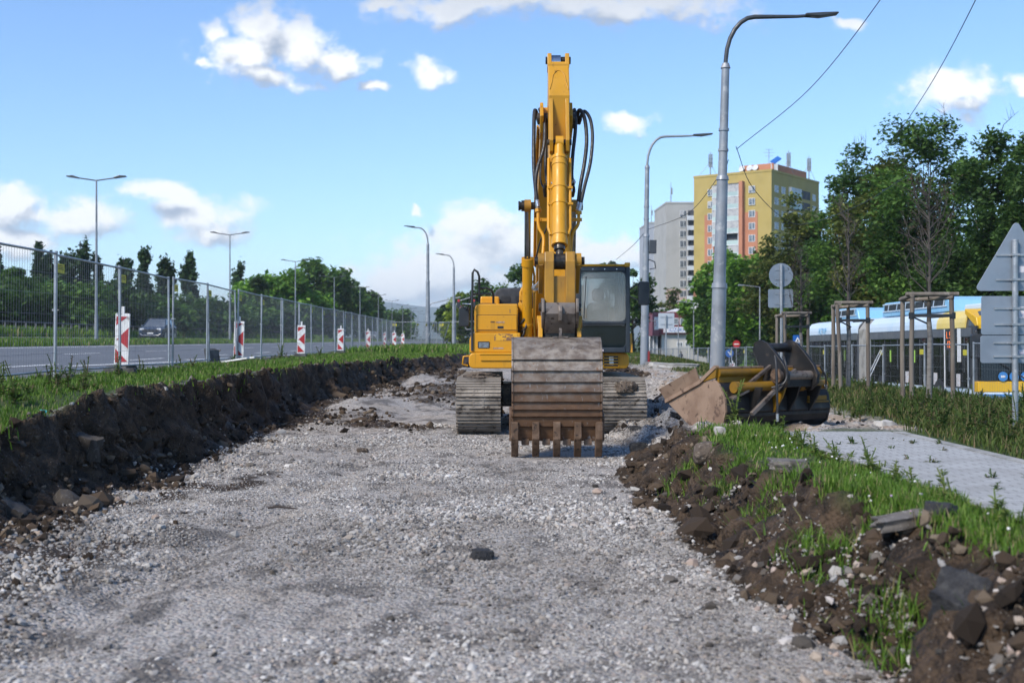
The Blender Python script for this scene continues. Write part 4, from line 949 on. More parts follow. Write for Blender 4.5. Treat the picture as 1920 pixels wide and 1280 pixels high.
def blades(X, Y, Z, h, w, g, lean=0.5):
    """bent tapering blades: 5 points, a quad and a triangle as two quads"""
    n = len(X); a = g.uniform(0, 2*math.pi, n); l = g.uniform(0.1, lean, n)*h; b = a+g.uniform(-0.6, 0.6, n)
    dx, dy = np.cos(a), np.sin(a); px, py = -np.sin(b)*w/2, np.cos(b)*w/2
    base = np.stack([X, Y, Z-0.02], -1); side = np.stack([px, py, np.zeros(n)], -1)
    mid = base+np.stack([dx*l*0.35, dy*l*0.35, h*0.6], -1); tip = base+np.stack([dx*l, dy*l, h], -1)
    V = np.stack([base-side, base+side, mid+side*0.75, mid-side*0.75, tip+side*0.12, tip-side*0.12], 1)
    F = np.array([[0, 1, 2, 3], [3, 2, 4, 5]])[None]+6*np.arange(n)[:, None, None]
    return V.reshape(-1, 3), F.reshape(-1, 4)
GR = islandmat('grass_blade', [(0.0, (0.050, 0.10, 0.013)), (0.3, (0.085, 0.175, 0.018)), (0.62, (0.125, 0.235, 0.026)), (0.86, (0.18, 0.27, 0.045)), (0.93, (0.26, 0.24, 0.10)), (1.0, (0.32, 0.25, 0.14))], 0.6, trans=0.35)
GR2 = islandmat('rough_grass_blade', [(0.0, (0.035, 0.06, 0.012)), (0.4, (0.065, 0.105, 0.018)), (0.68, (0.10, 0.14, 0.028)), (0.85, (0.17, 0.15, 0.06)), (1.0, (0.20, 0.14, 0.08))], 0.7, trans=0.3)
def grass(name, X, Y, h, w, label, lean=0.55, mat_=GR):
    V, F = blades(X, Y, terrain(X, Y), h, w, g, lean)
    return tag(npmesh(name, V, F, mat_, False), label, 'grass', kind='stuff')
# left verge
n = 150000
Y = np.exp(g.uniform(math.log(7.5), math.log(62), n)); X = g.uniform(-8.6, -2.2, n)
xl_, xr_ = edges(X, Y); xs_ = X+SL*Y
patch = fbm(X*0.8, Y*0.8, 111, 3)
hang = g.uniform(-0.1, 0.12, n)
keep = (X < xl_+hang) & (xs_ > -7.22) & (np.abs(X/Y) < 0.47) & (g.random(n) < np.clip(0.8+patch*1.1, 0.15, 1))
X, Y, patch = X[keep], Y[keep], patch[keep]
h = 0.55*(0.10+0.12*g.random(len(X)))*(1+1.1*np.clip(patch, -0.4, 0.6)); w = 0.006+0.0007*Y
grass('left_grass', X, Y, h, w, 'lush green grass on the left verge between fence and earth bank')
# right verge, edge tufts and the strip before the paving
n = 170000
Y = np.exp(g.uniform(math.log(3.8), math.log(15.5), n)); X = g.uniform(1.4, 3.3, n)
xl_, xr_ = edges(X, Y); z_, so_, tu_, ru_ = terrain(X, Y, True)
patch = fbm(X*1.1, Y*0.9, 121, 3)
keep = (X > xr_+0.02+g.uniform(-0.10, 0.12, n)) & (z_ > 0.34) & (X < 3.03+g.uniform(-0.05, 0.03, n)) & (np.abs(X/Y) < 0.75) & (g.random(n) < np.clip(0.72+patch*1.4, 0.06, 1)*(1-ru_))
X, Y, patch = X[keep], Y[keep], patch[keep]
h = 0.58*(0.07+0.13*g.random(len(X))**1.5)*(1+0.9*np.clip(patch, -0.4, 0.6)); w = 0.005+0.0007*Y
grass('right_grass', X, Y, h, w, 'lush green grass between the right earth bank and the paved path')
# tufts torn down the right bank
n = 2400; ctr = [(2.02, 11.2), (2.05, 9.6), (2.05, 7.9), (2.2, 6.6), (1.9, 12.6)]
ci = g.integers(0, len(ctr), n); C = np.array(ctr)[ci]; X = C[:, 0]+g.normal(0, 0.13, n); Y = C[:, 1]+g.normal(0, 0.22, n)
grass('torn_grass', X, Y, 0.06+0.12*g.random(n), 0.006+0.0006*Y, 'torn grass tufts hanging on the right earth bank', 1.1)
# street side, median and the strip beyond the dig
n = 150000
Y = np.exp(g.uniform(math.log(9), math.log(120), n)); X = g.uniform(4.2, 13.4, n); xs_ = X+SL*Y
z_, so_, tu_, ru_ = terrain(X, Y, True)
keep = (np.abs(X/Y) < 0.66) & (xs_ < 13.3) & (g.random(n) < (1-ru_)*np.clip(tu_, 0, 1)) & ((X > 4.62+0.1*g.random(n)) | (Y > 24)); X, Y = X[keep], Y[keep]
grass('street_grass', X, Y, (0.05+0.12*g.random(len(X))), 0.007+0.0007*Y, 'rough grass sloping from the dig to the street fence', 0.8, GR2)
n = 60000
Y = np.exp(g.uniform(math.log(38), math.log(260), n)); xs_ = g.uniform(-25.0, -18.9, n); X = xs_-SL*Y
keep = np.abs(X/Y) < 0.5; X, Y = X[keep], Y[keep]
grass('median_grass', X, Y, 0.08+0.22*g.random(len(X)), 0.012+0.001*Y, 'long unmown grass on the median between the carriageways', 0.6)
n = 26000
Y = np.exp(g.uniform(math.log(70), math.log(260), n)); xs_ = g.uniform(-44, -34.4, n); X = xs_-SL*Y
keep = np.abs(X/Y) < 0.5; X, Y = X[keep], Y[keep]
grass('roadside_grass', X, Y, 0.3+0.6*g.random(len(X)), 0.02+0.0012*Y, 'tall grass before the wood beyond the carriageways', 0.6)
n = 16000
Y = g.uniform(56, 92, n); X = g.uniform(-8, 5.5, n); z_, so_, tu_, ru_ = terrain(X, Y, True)
keep = g.random(n) < tu_*(X+SL*Y < 9)*(X+SL*Y > -7); X, Y = X[keep], Y[keep]
grass('far_grass', X, Y, 0.15+0.3*g.random(len(X)), 0.02+0.001*Y, 'green tufts where the dig ends at the cross fence', 0.6)

# tall weeds: stalks with leaves and seed heads
def weedplants(name, P, H, label, mat_, g):
    Vs, Fs, k = [], [], 0
    for (x, y), h in zip(P, H):
        z = float(terrain(np.array([x]), np.array([y]))[0]); nst = g.integers(1, 4)
        for s in range(nst):
            lx, ly = g.normal(0, 0.16, 2)*h; hh = h*g.uniform(0.7, 1.05); w = 0.004+0.00025*y
            def pt(t): return np.array([x+lx*t*t, y+ly*t*t, z-0.02+hh*t])
            ts = np.linspace(0, 1, 4)
            for a in range(3):
                p, q = pt(ts[a]), pt(ts[a+1]); o = np.array([w, 0, 0])
                Vs += [p-o, p+o, q+o*0.8, q-o*0.8]; Fs.append([k, k+1, k+2, k+3]); k += 4
            nl = int(10+26*hh)
            for i in range(nl):
                t = g.uniform(0.08, 1.0); p = pt(t); a = g.uniform(0, 6.283); L = (0.11*(1-t*0.75)+0.02)*(0.6+0.8*g.random())*(0.7+h*0.5)
                d = np.array([math.cos(a), math.sin(a), g.uniform(0.1, 0.9)]); d /= np.linalg.norm(d); s2 = np.cross(d, [0, 0, 1.0]); s2 /= np.linalg.norm(s2)+1e-6
                ww = L*0.2
                Vs += [p, p+d*L*0.5+s2*ww, p+d*L-np.array([0, 0, L*0.2]), p+d*L*0.5-s2*ww]; Fs.append([k, k+1, k+2, k+3]); k += 4
    return tag(npmesh(name, np.array(Vs), np.array(Fs), mat_, False), label, 'weeds', kind='stuff')
WD = islandmat('weed_leaf', [(0.0, (0.035, 0.07, 0.014)), (0.4, (0.06, 0.105, 0.022)), (0.7, (0.10, 0.14, 0.035)), (0.88, (0.15, 0.13, 0.06)), (1.0, (0.13, 0.085, 0.05))], 0.7, trans=0.3)
WDY = islandmat('pale_weed_leaf', [(0.0, (0.07, 0.11, 0.02)), (0.5, (0.13, 0.19, 0.04)), (1.0, (0.22, 0.25, 0.07))], 0.7, trans=0.35)
P = []
while len(P) < 720:
    y = math.exp(g.uniform(math.log(11.5), math.log(33))); x = g.uniform(4.75, 9.4)
    if abs(x/y) < 0.58 and not (y < 18.5 and x < 4.9) and (x/y > 0.273 or y > 24): P.append((x, y))
weedplants('roadside_weeds', P, np.clip(g.normal(0.25, 0.13, len(P)), 0.08, 0.65)*np.array([1.0 if p[1] < 20 else 0.6 for p in P]), 'tall tangled weeds around the staked young trees and sign', WD, g)
P = [(g.normal(3.0, 0.08), g.uniform(6.6, 13.6)) for _ in range(70)]
weedplants('path_weeds', P, np.clip(g.normal(0.15, 0.08, len(P)), 0.06, 0.4), 'pale flowering weeds along the edge of the paved path', WDY, g)
P = [(g.uniform(3.3, 4.5), g.uniform(7.5, 13.2)) for _ in range(40)]
weedplants('paving_weeds', P, np.clip(g.normal(0.10, 0.05, len(P)), 0.04, 0.2), 'small weeds sprouting between the paving blocks', WD, g)
P = [(-6.75-SL*y+g.normal(0, 0.2), y) for y in g.uniform(14, 45, 42)]+[(g.normal(-6.0, 0.4), g.uniform(12.5, 16)) for _ in range(26)]
weedplants('fence_weeds', P, np.clip(g.normal(0.30, 0.14, len(P)), 0.1, 0.75), 'tall weeds growing at the foot of the left mesh fence', WD, g)
P = [(2.80, 15.0), (2.83, 15.05), (2.52, 13.6)]
weedplants('bucket_weeds', P, [0.6, 0.5, 0.3], 'slender pale weed standing before the brown grading bucket', WDY, g)
# small flowers in the right grass
n = 40; X = g.uniform(2.45, 3.1, n); Y = g.uniform(5, 13, n); Z = terrain(X, Y)+g.uniform(0.05, 0.11, n)
FL = islandmat('clover_flower', [(0, (0.75, 0.72, 0.70)), (0.7, (0.8, 0.78, 0.75)), (0.85, (0.62, 0.38, 0.45)), (1, (0.22, 0.25, 0.62))], 0.8)
s_ = g.uniform(0.005, 0.010, n); V = IV[None]*s_[:, None, None]+np.stack([X, Y, Z], -1)[:, None, :]
tag(npmesh('clover_flowers', V.reshape(-1, 3), (IF[None]+12*np.arange(n)[:, None, None]).reshape(-1, 3), FL, False), 'tiny pale clover flowers dotted in the right grass', 'flowers', kind='stuff')

# ---------------------------------------------------------------- single rocks and slabs one can point at
ASC = pm('broken_asphalt', (0.022, 0.022, 0.024), (0.05, 0.049, 0.048), 14, rough=0.85, bump=0.8, bscale=60, bd=0.02)
SLB = pm('old_kerb_stone', (0.13, 0.115, 0.10), (0.06, 0.05, 0.042), 6, c3=(0.22, 0.20, 0.18), s3=22, rough=0.9, bump=0.6, bscale=40)
PAL = pm('pale_rock', (0.42, 0.40, 0.37), (0.28, 0.255, 0.23), 8, rough=0.9, bump=0.6, bscale=30)
SLG = pm('soiled_concrete', (0.17, 0.155, 0.14), (0.085, 0.072, 0.06), 4, rough=0.9, bump=0.5, bscale=45)
DSL = pm('earthy_slab', (0.055, 0.047, 0.04), (0.03, 0.024, 0.019), 5, c3=(0.10, 0.09, 0.08), s3=20, rough=0.95, bump=0.8, bscale=40)
def rock(name, label, cat, x, y, dims, mat_, seed, rot=(0, 0, 0), dz=0.0, squareness=0.55, group=None):
    import bmesh
    b = bmesh.new(); bmesh.ops.create_cube(b, size=2); bmesh.ops.subdivide_edges(b, edges=b.edges[:], cuts=7, use_grid_fill=True)
    for v in b.verts:
        p = v.co.copy(); sph = p.normalized()*1.25; q = p*squareness+sph*(1-squareness)
        k = 1+0.30*float(fbm(q.x*1.1+seed*3.1, q.y*1.1+q.z*0.9+seed, seed, 3))+0.10*float(vnoise(q.x*4+q.z*2.2, q.y*4+seed, seed))
        v.co = Vector((q.x*dims[0]*k, q.y*dims[1]*k, q.z*dims[2]*k))
    me = bpy.data.meshes.new(name); b.to_mesh(me); b.free(); me.materials.append(mat_)
    o = bpy.data.objects.new(name, me); COL.objects.link(o)
    o.location = (x, y, float(terrain(np.array([x]), np.array([y]))[0])+dz); o.rotation_euler = [R(a) for a in rot]
    md = o.modifiers.new('split', 'EDGE_SPLIT'); md.split_angle = R(28)
    for pl in me.polygons: pl.use_smooth = True
    return tag(o, label, cat, group)
rock('asphalt_chunk', 'lone black asphalt chunk on the gravel in the middle foreground', 'rock', -0.23, 9.28, (0.085, 0.06, 0.045), ASC, 3, (0, 5, 20), 0.03)
rock('asphalt_chunk', 'black rounded asphalt chunk lying right of the bucket teeth', 'rock', 1.87, 17.6, (0.13, 0.09, 0.075), ASC, 5, (0, 0, 10), 0.05)
rock('asphalt_slab', 'large tilted black asphalt slab in the lower right corner', 'rock', 2.33, 6.2, (0.12, 0.12, 0.17), ASC, 7, (18, -24, 30), 0.0, 0.9)
rock('kerb_stone', 'long flat grey kerb stone lying in the right grass edge', 'stone', 2.50, 7.5, (0.22, 0.08, 0.03), SLB, 9, (4, -7, 12), 0.03, 0.97)
rock('stone_slab', 'brown flat stone slab embedded where the right grass begins', 'stone', 2.33, 10.1, (0.17, 0.12, 0.05), SLB, 11, (4, 0, -10), 0.05, 0.8)
rock('asphalt_chunk', 'dark chunk beside the flat kerb stone in the right grass', 'rock', 2.62, 7.3, (0.09, 0.08, 0.06), ASC, 13, (0, 10, 40), 0.05)
rock('concrete_block', 'smooth grey-brown concrete block sticking out of the left bank top', 'stone', -4.86, 13.6, (0.15, 0.10, 0.13), DSL, 15, (0, 14, -25), -0.06, 0.95)
rock('earth_boulder', 'big dark lump leaning against the left bank below the grass', 'rock', -4.55, 12.2, (0.16, 0.17, 0.2), DSL, 17, (0, 25, 20), -0.03, 0.5)
rock('asphalt_slab', 'dark broad slab at the far left end of the earth bank', 'rock', -4.75, 11.2, (0.13, 0.2, 0.16), DSL, 19, (0, 35, 15), -0.06, 0.85)
rock('asphalt_slab', 'broken black asphalt edge left of the brown grading bucket', 'rock', 2.62, 16.6, (0.22, 0.14, 0.055), ASC, 21, (0, 24, -20), 0.05, 0.9)
rock('asphalt_slab', 'black asphalt shard on the rubble beside the right track', 'rock', 2.85, 19.8, (0.20, 0.12, 0.04), ASC, 23, (0, 18, 30), 0.06, 0.9)
rock('concrete_slab', 'pale broken concrete slab at the foot of the middle lamp post', 'stone', 6.1, 45.5, (0.95, 0.5, 0.14), PAL, 25, (0, 3, 5), 0.10, 0.9)
rock('pale_rock', 'white rock at the tip of the right grass beside the rubble', 'rock', 2.28, 13.1, (0.055, 0.05, 0.045), PAL, 27, (0, 0, 0), 0.05)
rock('pale_rock', 'pale angular rock in front of the grading bucket at the right', 'rock', 4.75, 15.2, (0.13, 0.10, 0.09), PAL, 29, (0, 8, 20), 0.06)
rock('earth_clod', 'brown root-filled sod at the tip of the right verge', 'earth', 2.02, 12.3, (0.14, 0.13, 0.10), MUD, 31, (0, 0, 0), 0.05, 0.3)
rock('dark_stone', 'dark stone at the front corner of the right track', 'rock', 2.12, 20.8, (0.13, 0.10, 0.10), ASC, 33, (0, 0, 0), 0.05)
rock('brown_stone', 'small brown stone on the gravel left of the bucket', 'rock', -2.28, 18.2, (0.08, 0.06, 0.035), MUD, 35, (0, 0, 0), 0.02)
tw = MB(); tw.tube([(-2.42, 11.85, 0.035), (-2.32, 11.85, 0.05), (-2.22, 11.84, 0.038), (-2.12, 11.82, 0.03)], [0.012, 0.014, 0.01, 0.006], 6)
tag(tw.build('wood_stick', pm('dark_wood', (0.04, 0.03, 0.025), rough=0.9)), 'short dark stick lying on the gravel at the left', 'stick')
lt = MB(); lt.box((0, 0, 0), (0.07, 0.04, 0.012), (0.3, 0.2, 0.4)); 
lo2 = lt.build('litter_scrap', pm('turquoise_plastic', (0.05, 0.45, 0.45), rough=0.4), None, (-5.1, 13.0, float(terrain(np.array([-5.1]), np.array([13.0]))[0])+0.06)); tag(lo2, 'tiny turquoise plastic scrap on the left grass edge', 'litter')
# ================================================================ fences, barrier boards, lamps, signs
def gh(x, y): return float(terrain(np.array([float(x)]), np.array([float(y)]))[0])
GALV = pm('galvanised_steel', (0.36, 0.38, 0.40), (0.26, 0.28, 0.30), 3, c3=(0.44, 0.45, 0.46), s3=9, rough=0.45, metal=0.55)
WIRE = pm('wire_mesh', (0.24, 0.25, 0.27), rough=0.5, metal=0.5)
PLY = pm('yellow_plate', (0.62, 0.55, 0.03), (0.50, 0.45, 0.03), 9, rough=0.5); PLT = pm('plate_print', (0.06, 0.055, 0.02), rough=0.6)
FOOT = pm('fence_foot', (0.045, 0.045, 0.045), (0.09, 0.09, 0.088), 6, rough=0.9)
PW, PH = 3.44, 2.0
def fence_panel(label, group):
    t = thing('mesh_fence_panel', label, 'fence panel', group=group)
    f = MB()
    for x in (-PW/2, PW/2): f.cyl((x, 0, 0.02), (x, 0, PH+0.04), 0.024, n=10)
    f.cyl((-PW/2, 0, PH), (PW/2, 0, PH), 0.019, n=8); f.cyl((-PW/2, 0, 0.14), (PW/2, 0, 0.14), 0.016, n=8)
    f.build('frame', GALV, t)
    m = MB(); r_ = 0.0021
    for i in range(1, 34):
        x = -PW/2+PW*i/34; m.add([(x-r_, 0, 0.14), (x+r_, 0, 0.14), (x+r_, 0, PH), (x-r_, 0, PH), (x, -r_, 0.14), (x, r_, 0.14), (x, r_, PH), (x, -r_, PH)], [(0, 1, 2, 3), (4, 5, 6, 7)])
    for z in (0.42, 0.72, 1.04, 1.36, 1.68): m.tube([(-PW/2, 0.006, z), (PW/2, 0.006, z)], 0.003, 4)
    m.build('wire_infill', WIRE, t, fix=False)
    p = MB(); p.b2(-PW/2+0.06, -PW/2+0.38, -0.012, -0.006, 1.72, 1.87); pl = p.build('yellow_plate', PLY, t)
    q = MB()
    for z in (1.775, 1.80, 1.83): q.b2(-PW/2+0.10, -PW/2+0.34, -0.0145, -0.0125, z, z+0.012)
    q.build('plate_print', PLT, pl)
    c = MB(); c.b2(-PW/2-0.045, -PW/2+0.03, -0.03, 0.03, 1.10, 1.135); c.cyl((-PW/2, -0.05, 1.118), (-PW/2, 0.05, 1.118), 0.012, n=6); c.build('clamp', ZINC, t)
    b = MB(); b.box((-PW/2, 0, 0.04), (0.16, 0.62, 0.10), taper=0.92); b.build('foot', FOOT, t, bevel=0.01)
    return t
proto = fence_panel('proto', 'grey mesh fence panels')
first = [True]
def place_panel(x, y, rz, label, group, tilt=(0, 0), z=None):
    z = gh(x, y) if z is None else z
    if first[0]: first[0] = False; o = proto; o['label'] = label; o['group'] = group; o.location = (x, y, z); o.rotation_euler = (tilt[0], tilt[1], rz)
    else: o = dup(proto, (x, y, z), (tilt[0], tilt[1], rz), label, group)
    return o
rf = random.Random(5)
LF = -6.9; y = 8.55; i = 0
while y < 88:
    y0, y1 = y, y+3.48; j0, j1 = rf.uniform(-0.05, 0.05), rf.uniform(-0.05, 0.05)
    x0, x1 = LF-SL*y0+j0, LF-SL*y1+j1; rz = math.atan2(y1-y0, x1-x0)
    o = place_panel((x0+x1)/2, (y0+y1)/2, rz, '', 'mesh panels of the fence along the left carriageway', (rf.uniform(-0.02, 0.02), rf.uniform(-0.012, 0.012)), 1.055)
    o['label'] = ('nearest mesh panel of the left fence, cut by the photo edge' if i == 0 else
                  f'{ORD[i]} grey mesh panel along the left carriageway, counted from the nearest one')
    y = y1+0.03; i += 1
# the fence that closes the dig at its far end and panels leant against it
for k, (x, y, rz) in enumerate([(-7.4, 90.5, -0.1), (-3.9, 89.2, -0.42), (-0.75, 87.8, -0.4), (2.4, 86.6, -0.3)]):
    place_panel(x, y, rz, f'{ORD[k]} mesh panel from the left of the cross fence closing the dig', 'mesh panels closing the far end of the dig', (0, rf.uniform(-0.02, 0.02)))
for k, (x, y, rz, tl) in enumerate([(-6.7, 87.8, 1.25, 0.22), (-6.25, 87.7, 1.3, 0.28), (-5.8, 87.6, 1.28, 0.34)]):
    place_panel(x, y, rz, f'{ORD[k]} of the three mesh panels leant against the far fence', 'loose panels leant on the far fence', (tl, 0))
# street fence on the right
y = 20.6; i = 0
while y < 100:
    y0, y1 = y, y+3.48; xx = 12.62+0.0075*(y-31)
    x0, x1 = xx-SL*y0+rf.uniform(-0.06, 0.06), xx+0.026-SL*y1+rf.uniform(-0.06, 0.06); rz = math.atan2(y1-y0, x1-x0)
    o = place_panel((x0+x1)/2, (y0+y1)/2, rz, f'{ORD[i]} mesh panel of the street fence, counted from the bus front away', 'mesh panels of the fence along the street', (rf.uniform(-0.015, 0.015), rf.uniform(-0.012, 0.012)), float(zright((y0+y1)/2))+0.02)
    y = y1+0.03; i += 1
# panel stays on the street fence
for k, y in enumerate((38.3,)):
    x = 12.62+0.0075*(y-31)-SL*y; b = MB()
    for s in (-1, 1): b.tube([(s*0.10, -0.02, 1.85), (s*0.16, -0.9, 0.0)], 0.02, 8)
    tag(b.build('fence_brace', GALV, None, (x, y, float(zright(y))+0.03), (0, 0, -1.57)), 'pair of slanting steel props behind the street fence', 'fence prop')

# red and white barrier boards
RED = pm('signal_red', (0.42, 0.02, 0.025), (0.34, 0.03, 0.03), 5, rough=0.45); WHT = pm('signal_white', (0.74, 0.74, 0.73), (0.58, 0.57, 0.55), 5, c3=(0.35, 0.33, 0.3), s3=13, rough=0.5)
def board(label, group, flip=False):
    t = thing('barrier_board', label, 'barrier board', group=group)
    b = MB(); b.prism(rr(-0.125, 0.125, 0.14, 1.04, 0.02), -0.018, 0.018, 'y'); pn = b.build('panel', WHT, t, bevel=0.004)
    s = MB(); sg = -1 if flip else 1
    # solid red arrowhead pattern between white bands
    for (poly) in ([(-0.108, 0.985), (0.085, 0.985), (-0.108, 0.83)], [(0.108, 0.79), (0.108, 0.43), (-0.085, 0.59)], [(-0.108, 0.42), (0.105, 0.20), (-0.108, 0.18)]):
        s.prism([(sg*x, z) for x, z in poly], -0.0225, -0.0185, 'y')
    s.build('red_marking', RED, pn)
    c = MB(); c.b2(-0.025, 0.025, -0.02, 0.02, 1.04, 1.16); c.build('post_tip', WHT, t, bevel=0.004)
    f = MB(); f.box((0, 0, 0.065), (0.42, 0.72, 0.13), taper=0.85); f.build('foot', FOOT, t, bevel=0.015)
    return t
b0 = None
for k, (px, Y, dx) in enumerate([(227, 23.4, 0), (447, 33.2, 0), (564, 42.5, 0), (638, 55.0, 0), (691, 71.0, 0), (739, 85.0, 0), (722, 98.0, 0), (755, 112.0, 0)]):
    x = (px-960)/2240*Y; lab = f'{ORD[k]} red and white barrier board behind the left fence, counted from the camera'
    zz = float(zleft(x+SL*Y))+0.003
    if b0 is None: b0 = board(lab, 'red and white boards along the carriageway edge'); o = b0
    else: o = dup(b0, label=lab)
    o.location = (x, Y, zz); o.rotation_euler = (0, rf.uniform(-0.02, 0.05), rf.uniform(-0.15, 0.15)); o.scale = (1.12, 1.12, 1.12)
o = dup(b0, (6.9, 68.0, float(zright(68))+0.02), (0, 0, 0.1), 'red and white barrier board below the blue arrow sign by the street'); o.location = (12.55, 68.0, float(zright(68)))
tb = board('tipped red and white board lying behind the brown grading bucket', 'red and white boards along the carriageway edge'); tb.location = (5.4, 28.5, 0.40); tb.rotation_euler = (0, R(78), 0.2)
# toppled red-white board edge on the left kerb
tl = dup(b0, (-6.95-0.021*29.0, 30.0, 1.09), (R(82), 0, 1.2), 'small red and white board lying flat by the left fence')

# lamp posts ------------------------------------------------------
LPG = pm('lamp_post_grey', (0.27, 0.29, 0.315), (0.20, 0.215, 0.235), 1.2, c3=(0.36, 0.37, 0.38), s3=4, rough=0.5, metal=0.3, bump=0.1, bscale=6)
LPD = pm('lamp_head_dark', (0.045, 0.05, 0.058), (0.07, 0.075, 0.08), 3, rough=0.4)
def arc(c, r, a0, a1, n): return [(c[0]+r*math.cos(R(a0+(a1-a0)*k/n)), 0, c[1]+r*math.sin(R(a0+(a1-a0)*k/n))) for k in range(n+1)]
def gooseneck(label, loc, H, side, reach, base_r, group, rz=0, lean=0.0, dark_top=False):
    """stepped tubular post with a curved arm to one side"""
    t = thing('street_lamp', label, 'street lamp', loc, rz, group); t.rotation_euler = (0, lean, rz)
    b = MB(); r0 = base_r; z1, z2, z3 = H*0.27, H*0.56, H*0.86
    b.cyl((0, 0, -0.15), (0, 0, z1), r0, r0*0.93, n=24); b.cyl((0, 0, z1), (0, 0, z1+0.12), r0*1.06, r0*0.98, n=24)
    b.cyl((0, 0, z1+0.12), (0, 0, z2), r0*0.82, r0*0.72, n=24); b.cyl((0, 0, z2), (0, 0, z2+0.10), r0*0.86, r0*0.74, n=24)
    b.cyl((0, 0, z2+0.1), (0, 0, z3), r0*0.60, r0*0.52, n=20); b.cyl((0, 0, z3), (0, 0, z3+0.12), r0*0.66, r0*0.45, n=20)
    for z in (z1*0.5, z2+0.7, z2+1.2): b.cyl((0, 0, z), (0, 0, z+0.06), r0*0.98 if z < z1 else r0*0.69, n=20)
    b.build('post', LPG, t)
    ra = H*0.12; hr_ = z3+0.05; pts = [(0, 0, hr_), (0, 0, H-ra)]
    pts += [(side*(ra-ra*math.cos(R(a)))*0.62, 0, H-ra+ra*math.sin(R(a))) for a in (15, 30, 45, 60, 75, 90)]
    pts += [(side*(ra*0.62+reach*0.5), 0, H+0.04), (side*reach, 0, H+0.07)]
    a = MB(); a.tube(pts, [r0*0.30]*(len(pts)-2)+[r0*0.22, r0*0.20], 10); am = a.build('arm', LPG if not dark_top else LPD, t)
    h = MB(); p = Vector(pts[-1])
    h.prism([(p.x-side*0.15, p.z-0.02), (p.x+side*0.22, p.z-0.035), (p.x+side*0.66, p.z+0.05), (p.x+side*0.65, p.z+0.09), (p.x+side*0.3, p.z+0.07), (p.x-side*0.15, p.z+0.035)], -0.13, 0.13, 'y')
    h.build('lamp_head', LPD, t, bevel=0.02)
    return t
G1 = 'stepped grey lamp posts beside the dig'
L1 = gooseneck('tallest grey lamp post, standing behind the brown grading bucket', (5.0, 29.2, gh(5.0, 29.2)), 9.1, 1, 2.05, 0.185, G1, lean=R(1.6), dark_top=True)
L2 = gooseneck('grey lamp post just right of the excavator cab', (5.42, 49.0, gh(5.42, 49)), 9.35, 1, 2.0, 0.17, G1, lean=R(0.9))
L3 = gooseneck('curved lamp post left of the excavator, nearer of the two there', (-6.2, 88.0, 0.85), 9.1, -1, 1.1, 0.19, G1)
L4 = gooseneck('curved lamp post close to the excavator handrail, farther of the two', (-5.6, 115.0, 0.85), 9.0, -1, 1.1, 0.19, G1)
# band, bracket and signal box on the second post
k = MB(); k.b2(0.14, 0.42, -0.12, 0.12, 4.55, 5.1); k.cyl((0.1, 0, 4.6), (0.42, 0, 4.6), 0.04, n=8); k.build('signal_box', LPD, L2, bevel=0.02)
k = MB(); k.tube([(0.1, -0.1, 4.3), (0.35, -0.15, 4.2), (0.4, -0.1, 3.95), (0.15, -0.1, 3.9)], 0.025, 6); k.build('cable_loop', LPD, L2)
k = MB(); k.b2(0.13, 0.22, -0.12, 0.02, 0.05, 0.55); k.build('red_box', pm('dull_red', (0.22, 0.02, 0.02), rough=0.6), L2, bevel=0.02)
def tlamp(label, x, y, z, H):
    t = thing('double_street_lamp', label, 'street lamp', (x, y, z), 0, 'twin-armed lamps on the grass median')
    p = MB(); p.cyl((0, 0, -0.2), (0, 0, 1.6), 0.105, 0.10, n=14); p.cyl((0, 0, 1.6), (0, 0, H), 0.085, 0.045, n=14); p.build('post', LPG, t)
    for s in (-1, 1):
        a = MB(); a.tube([(0, 0, H-0.05), (s*0.55, 0, H+0.03), (s*1.05, 0, H+0.10)], 0.036, 8); am = a.build('arm', LPD, t)
        h = MB(); h.prism([(s*1.0, H+0.06), (s*1.18, H+0.09), (s*1.65, H+0.16), (s*1.66, H+0.22), (s*1.30, H+0.24), (s*1.0, H+0.14)], -0.14, 0.14, 'y'); h.build('lamp_head', LPD, am, bevel=0.015)
    return t
tl0 = None
for k in range(11):
    Y = 67+34.8*k; x = -21.9-SL*Y; lab = f'{ORD[k]} twin-armed lamp on the median, counted from the camera'
    if k == 0: tl0 = tlamp(lab, x, Y, float(zleft(-21.9)), 9.15)
    else: dup(tl0, (x, Y, float(zleft(-21.9))), None, lab)
# thin lamps along the far side of the street
def thin(label, x, y, H, side, armlen, box=False, mat_=LPG, rust=False):
    t = thing('thin_street_lamp', label, 'street lamp', (x, y, gh(x, y)), 0)
    p = MB(); p.cyl((0, 0, -0.1), (0, 0, H), 0.08, 0.055, n=10); p.build('post', mat_, t)
    a = MB(); a.tube([(0, 0, H-0.04), (side*armlen*0.5, 0, H+0.05), (side*armlen, 0, H+0.12)], 0.035, 6); am = a.build('arm', mat_, t)
    h = MB(); h.box((side*(armlen+0.25), 0, H+0.14), (0.6, 0.2, 0.1)); h.build('lamp_head', ZINC if rust else GALV, am, bevel=0.02)
    if box: b = MB(); b.b2(0.1, 0.5, -0.15, 0.15, H-0.75, H-0.02); b.build('equipment_box', WHT, t, bevel=0.02)
    return t
RUSTP = pm('rust_brown_post', (0.26, 0.12, 0.05), (0.18, 0.08, 0.04), 3, rough=0.8)
thin('thin grey lamp before the dark trees, left of the round sign', 22.2, 107, 7.6, -1, 1.4)
thin('thin lamp with a white box before the red building', 21.6, 142, 7.6, -1, 1.5, True)
t_ = thin('rust brown lamp post rising behind the yellow bus front', 23.9, 62.2, 4.4, -1, 0.45, mat_=RUSTP, rust=True)
thin('thin lamp with a straight arm beside the red building', 17.0, 150, 6.3, -1, 3.0)
thin('thin pale lamp in front of the red building sign', 19.5, 140, 5.4, -1, 3.6)

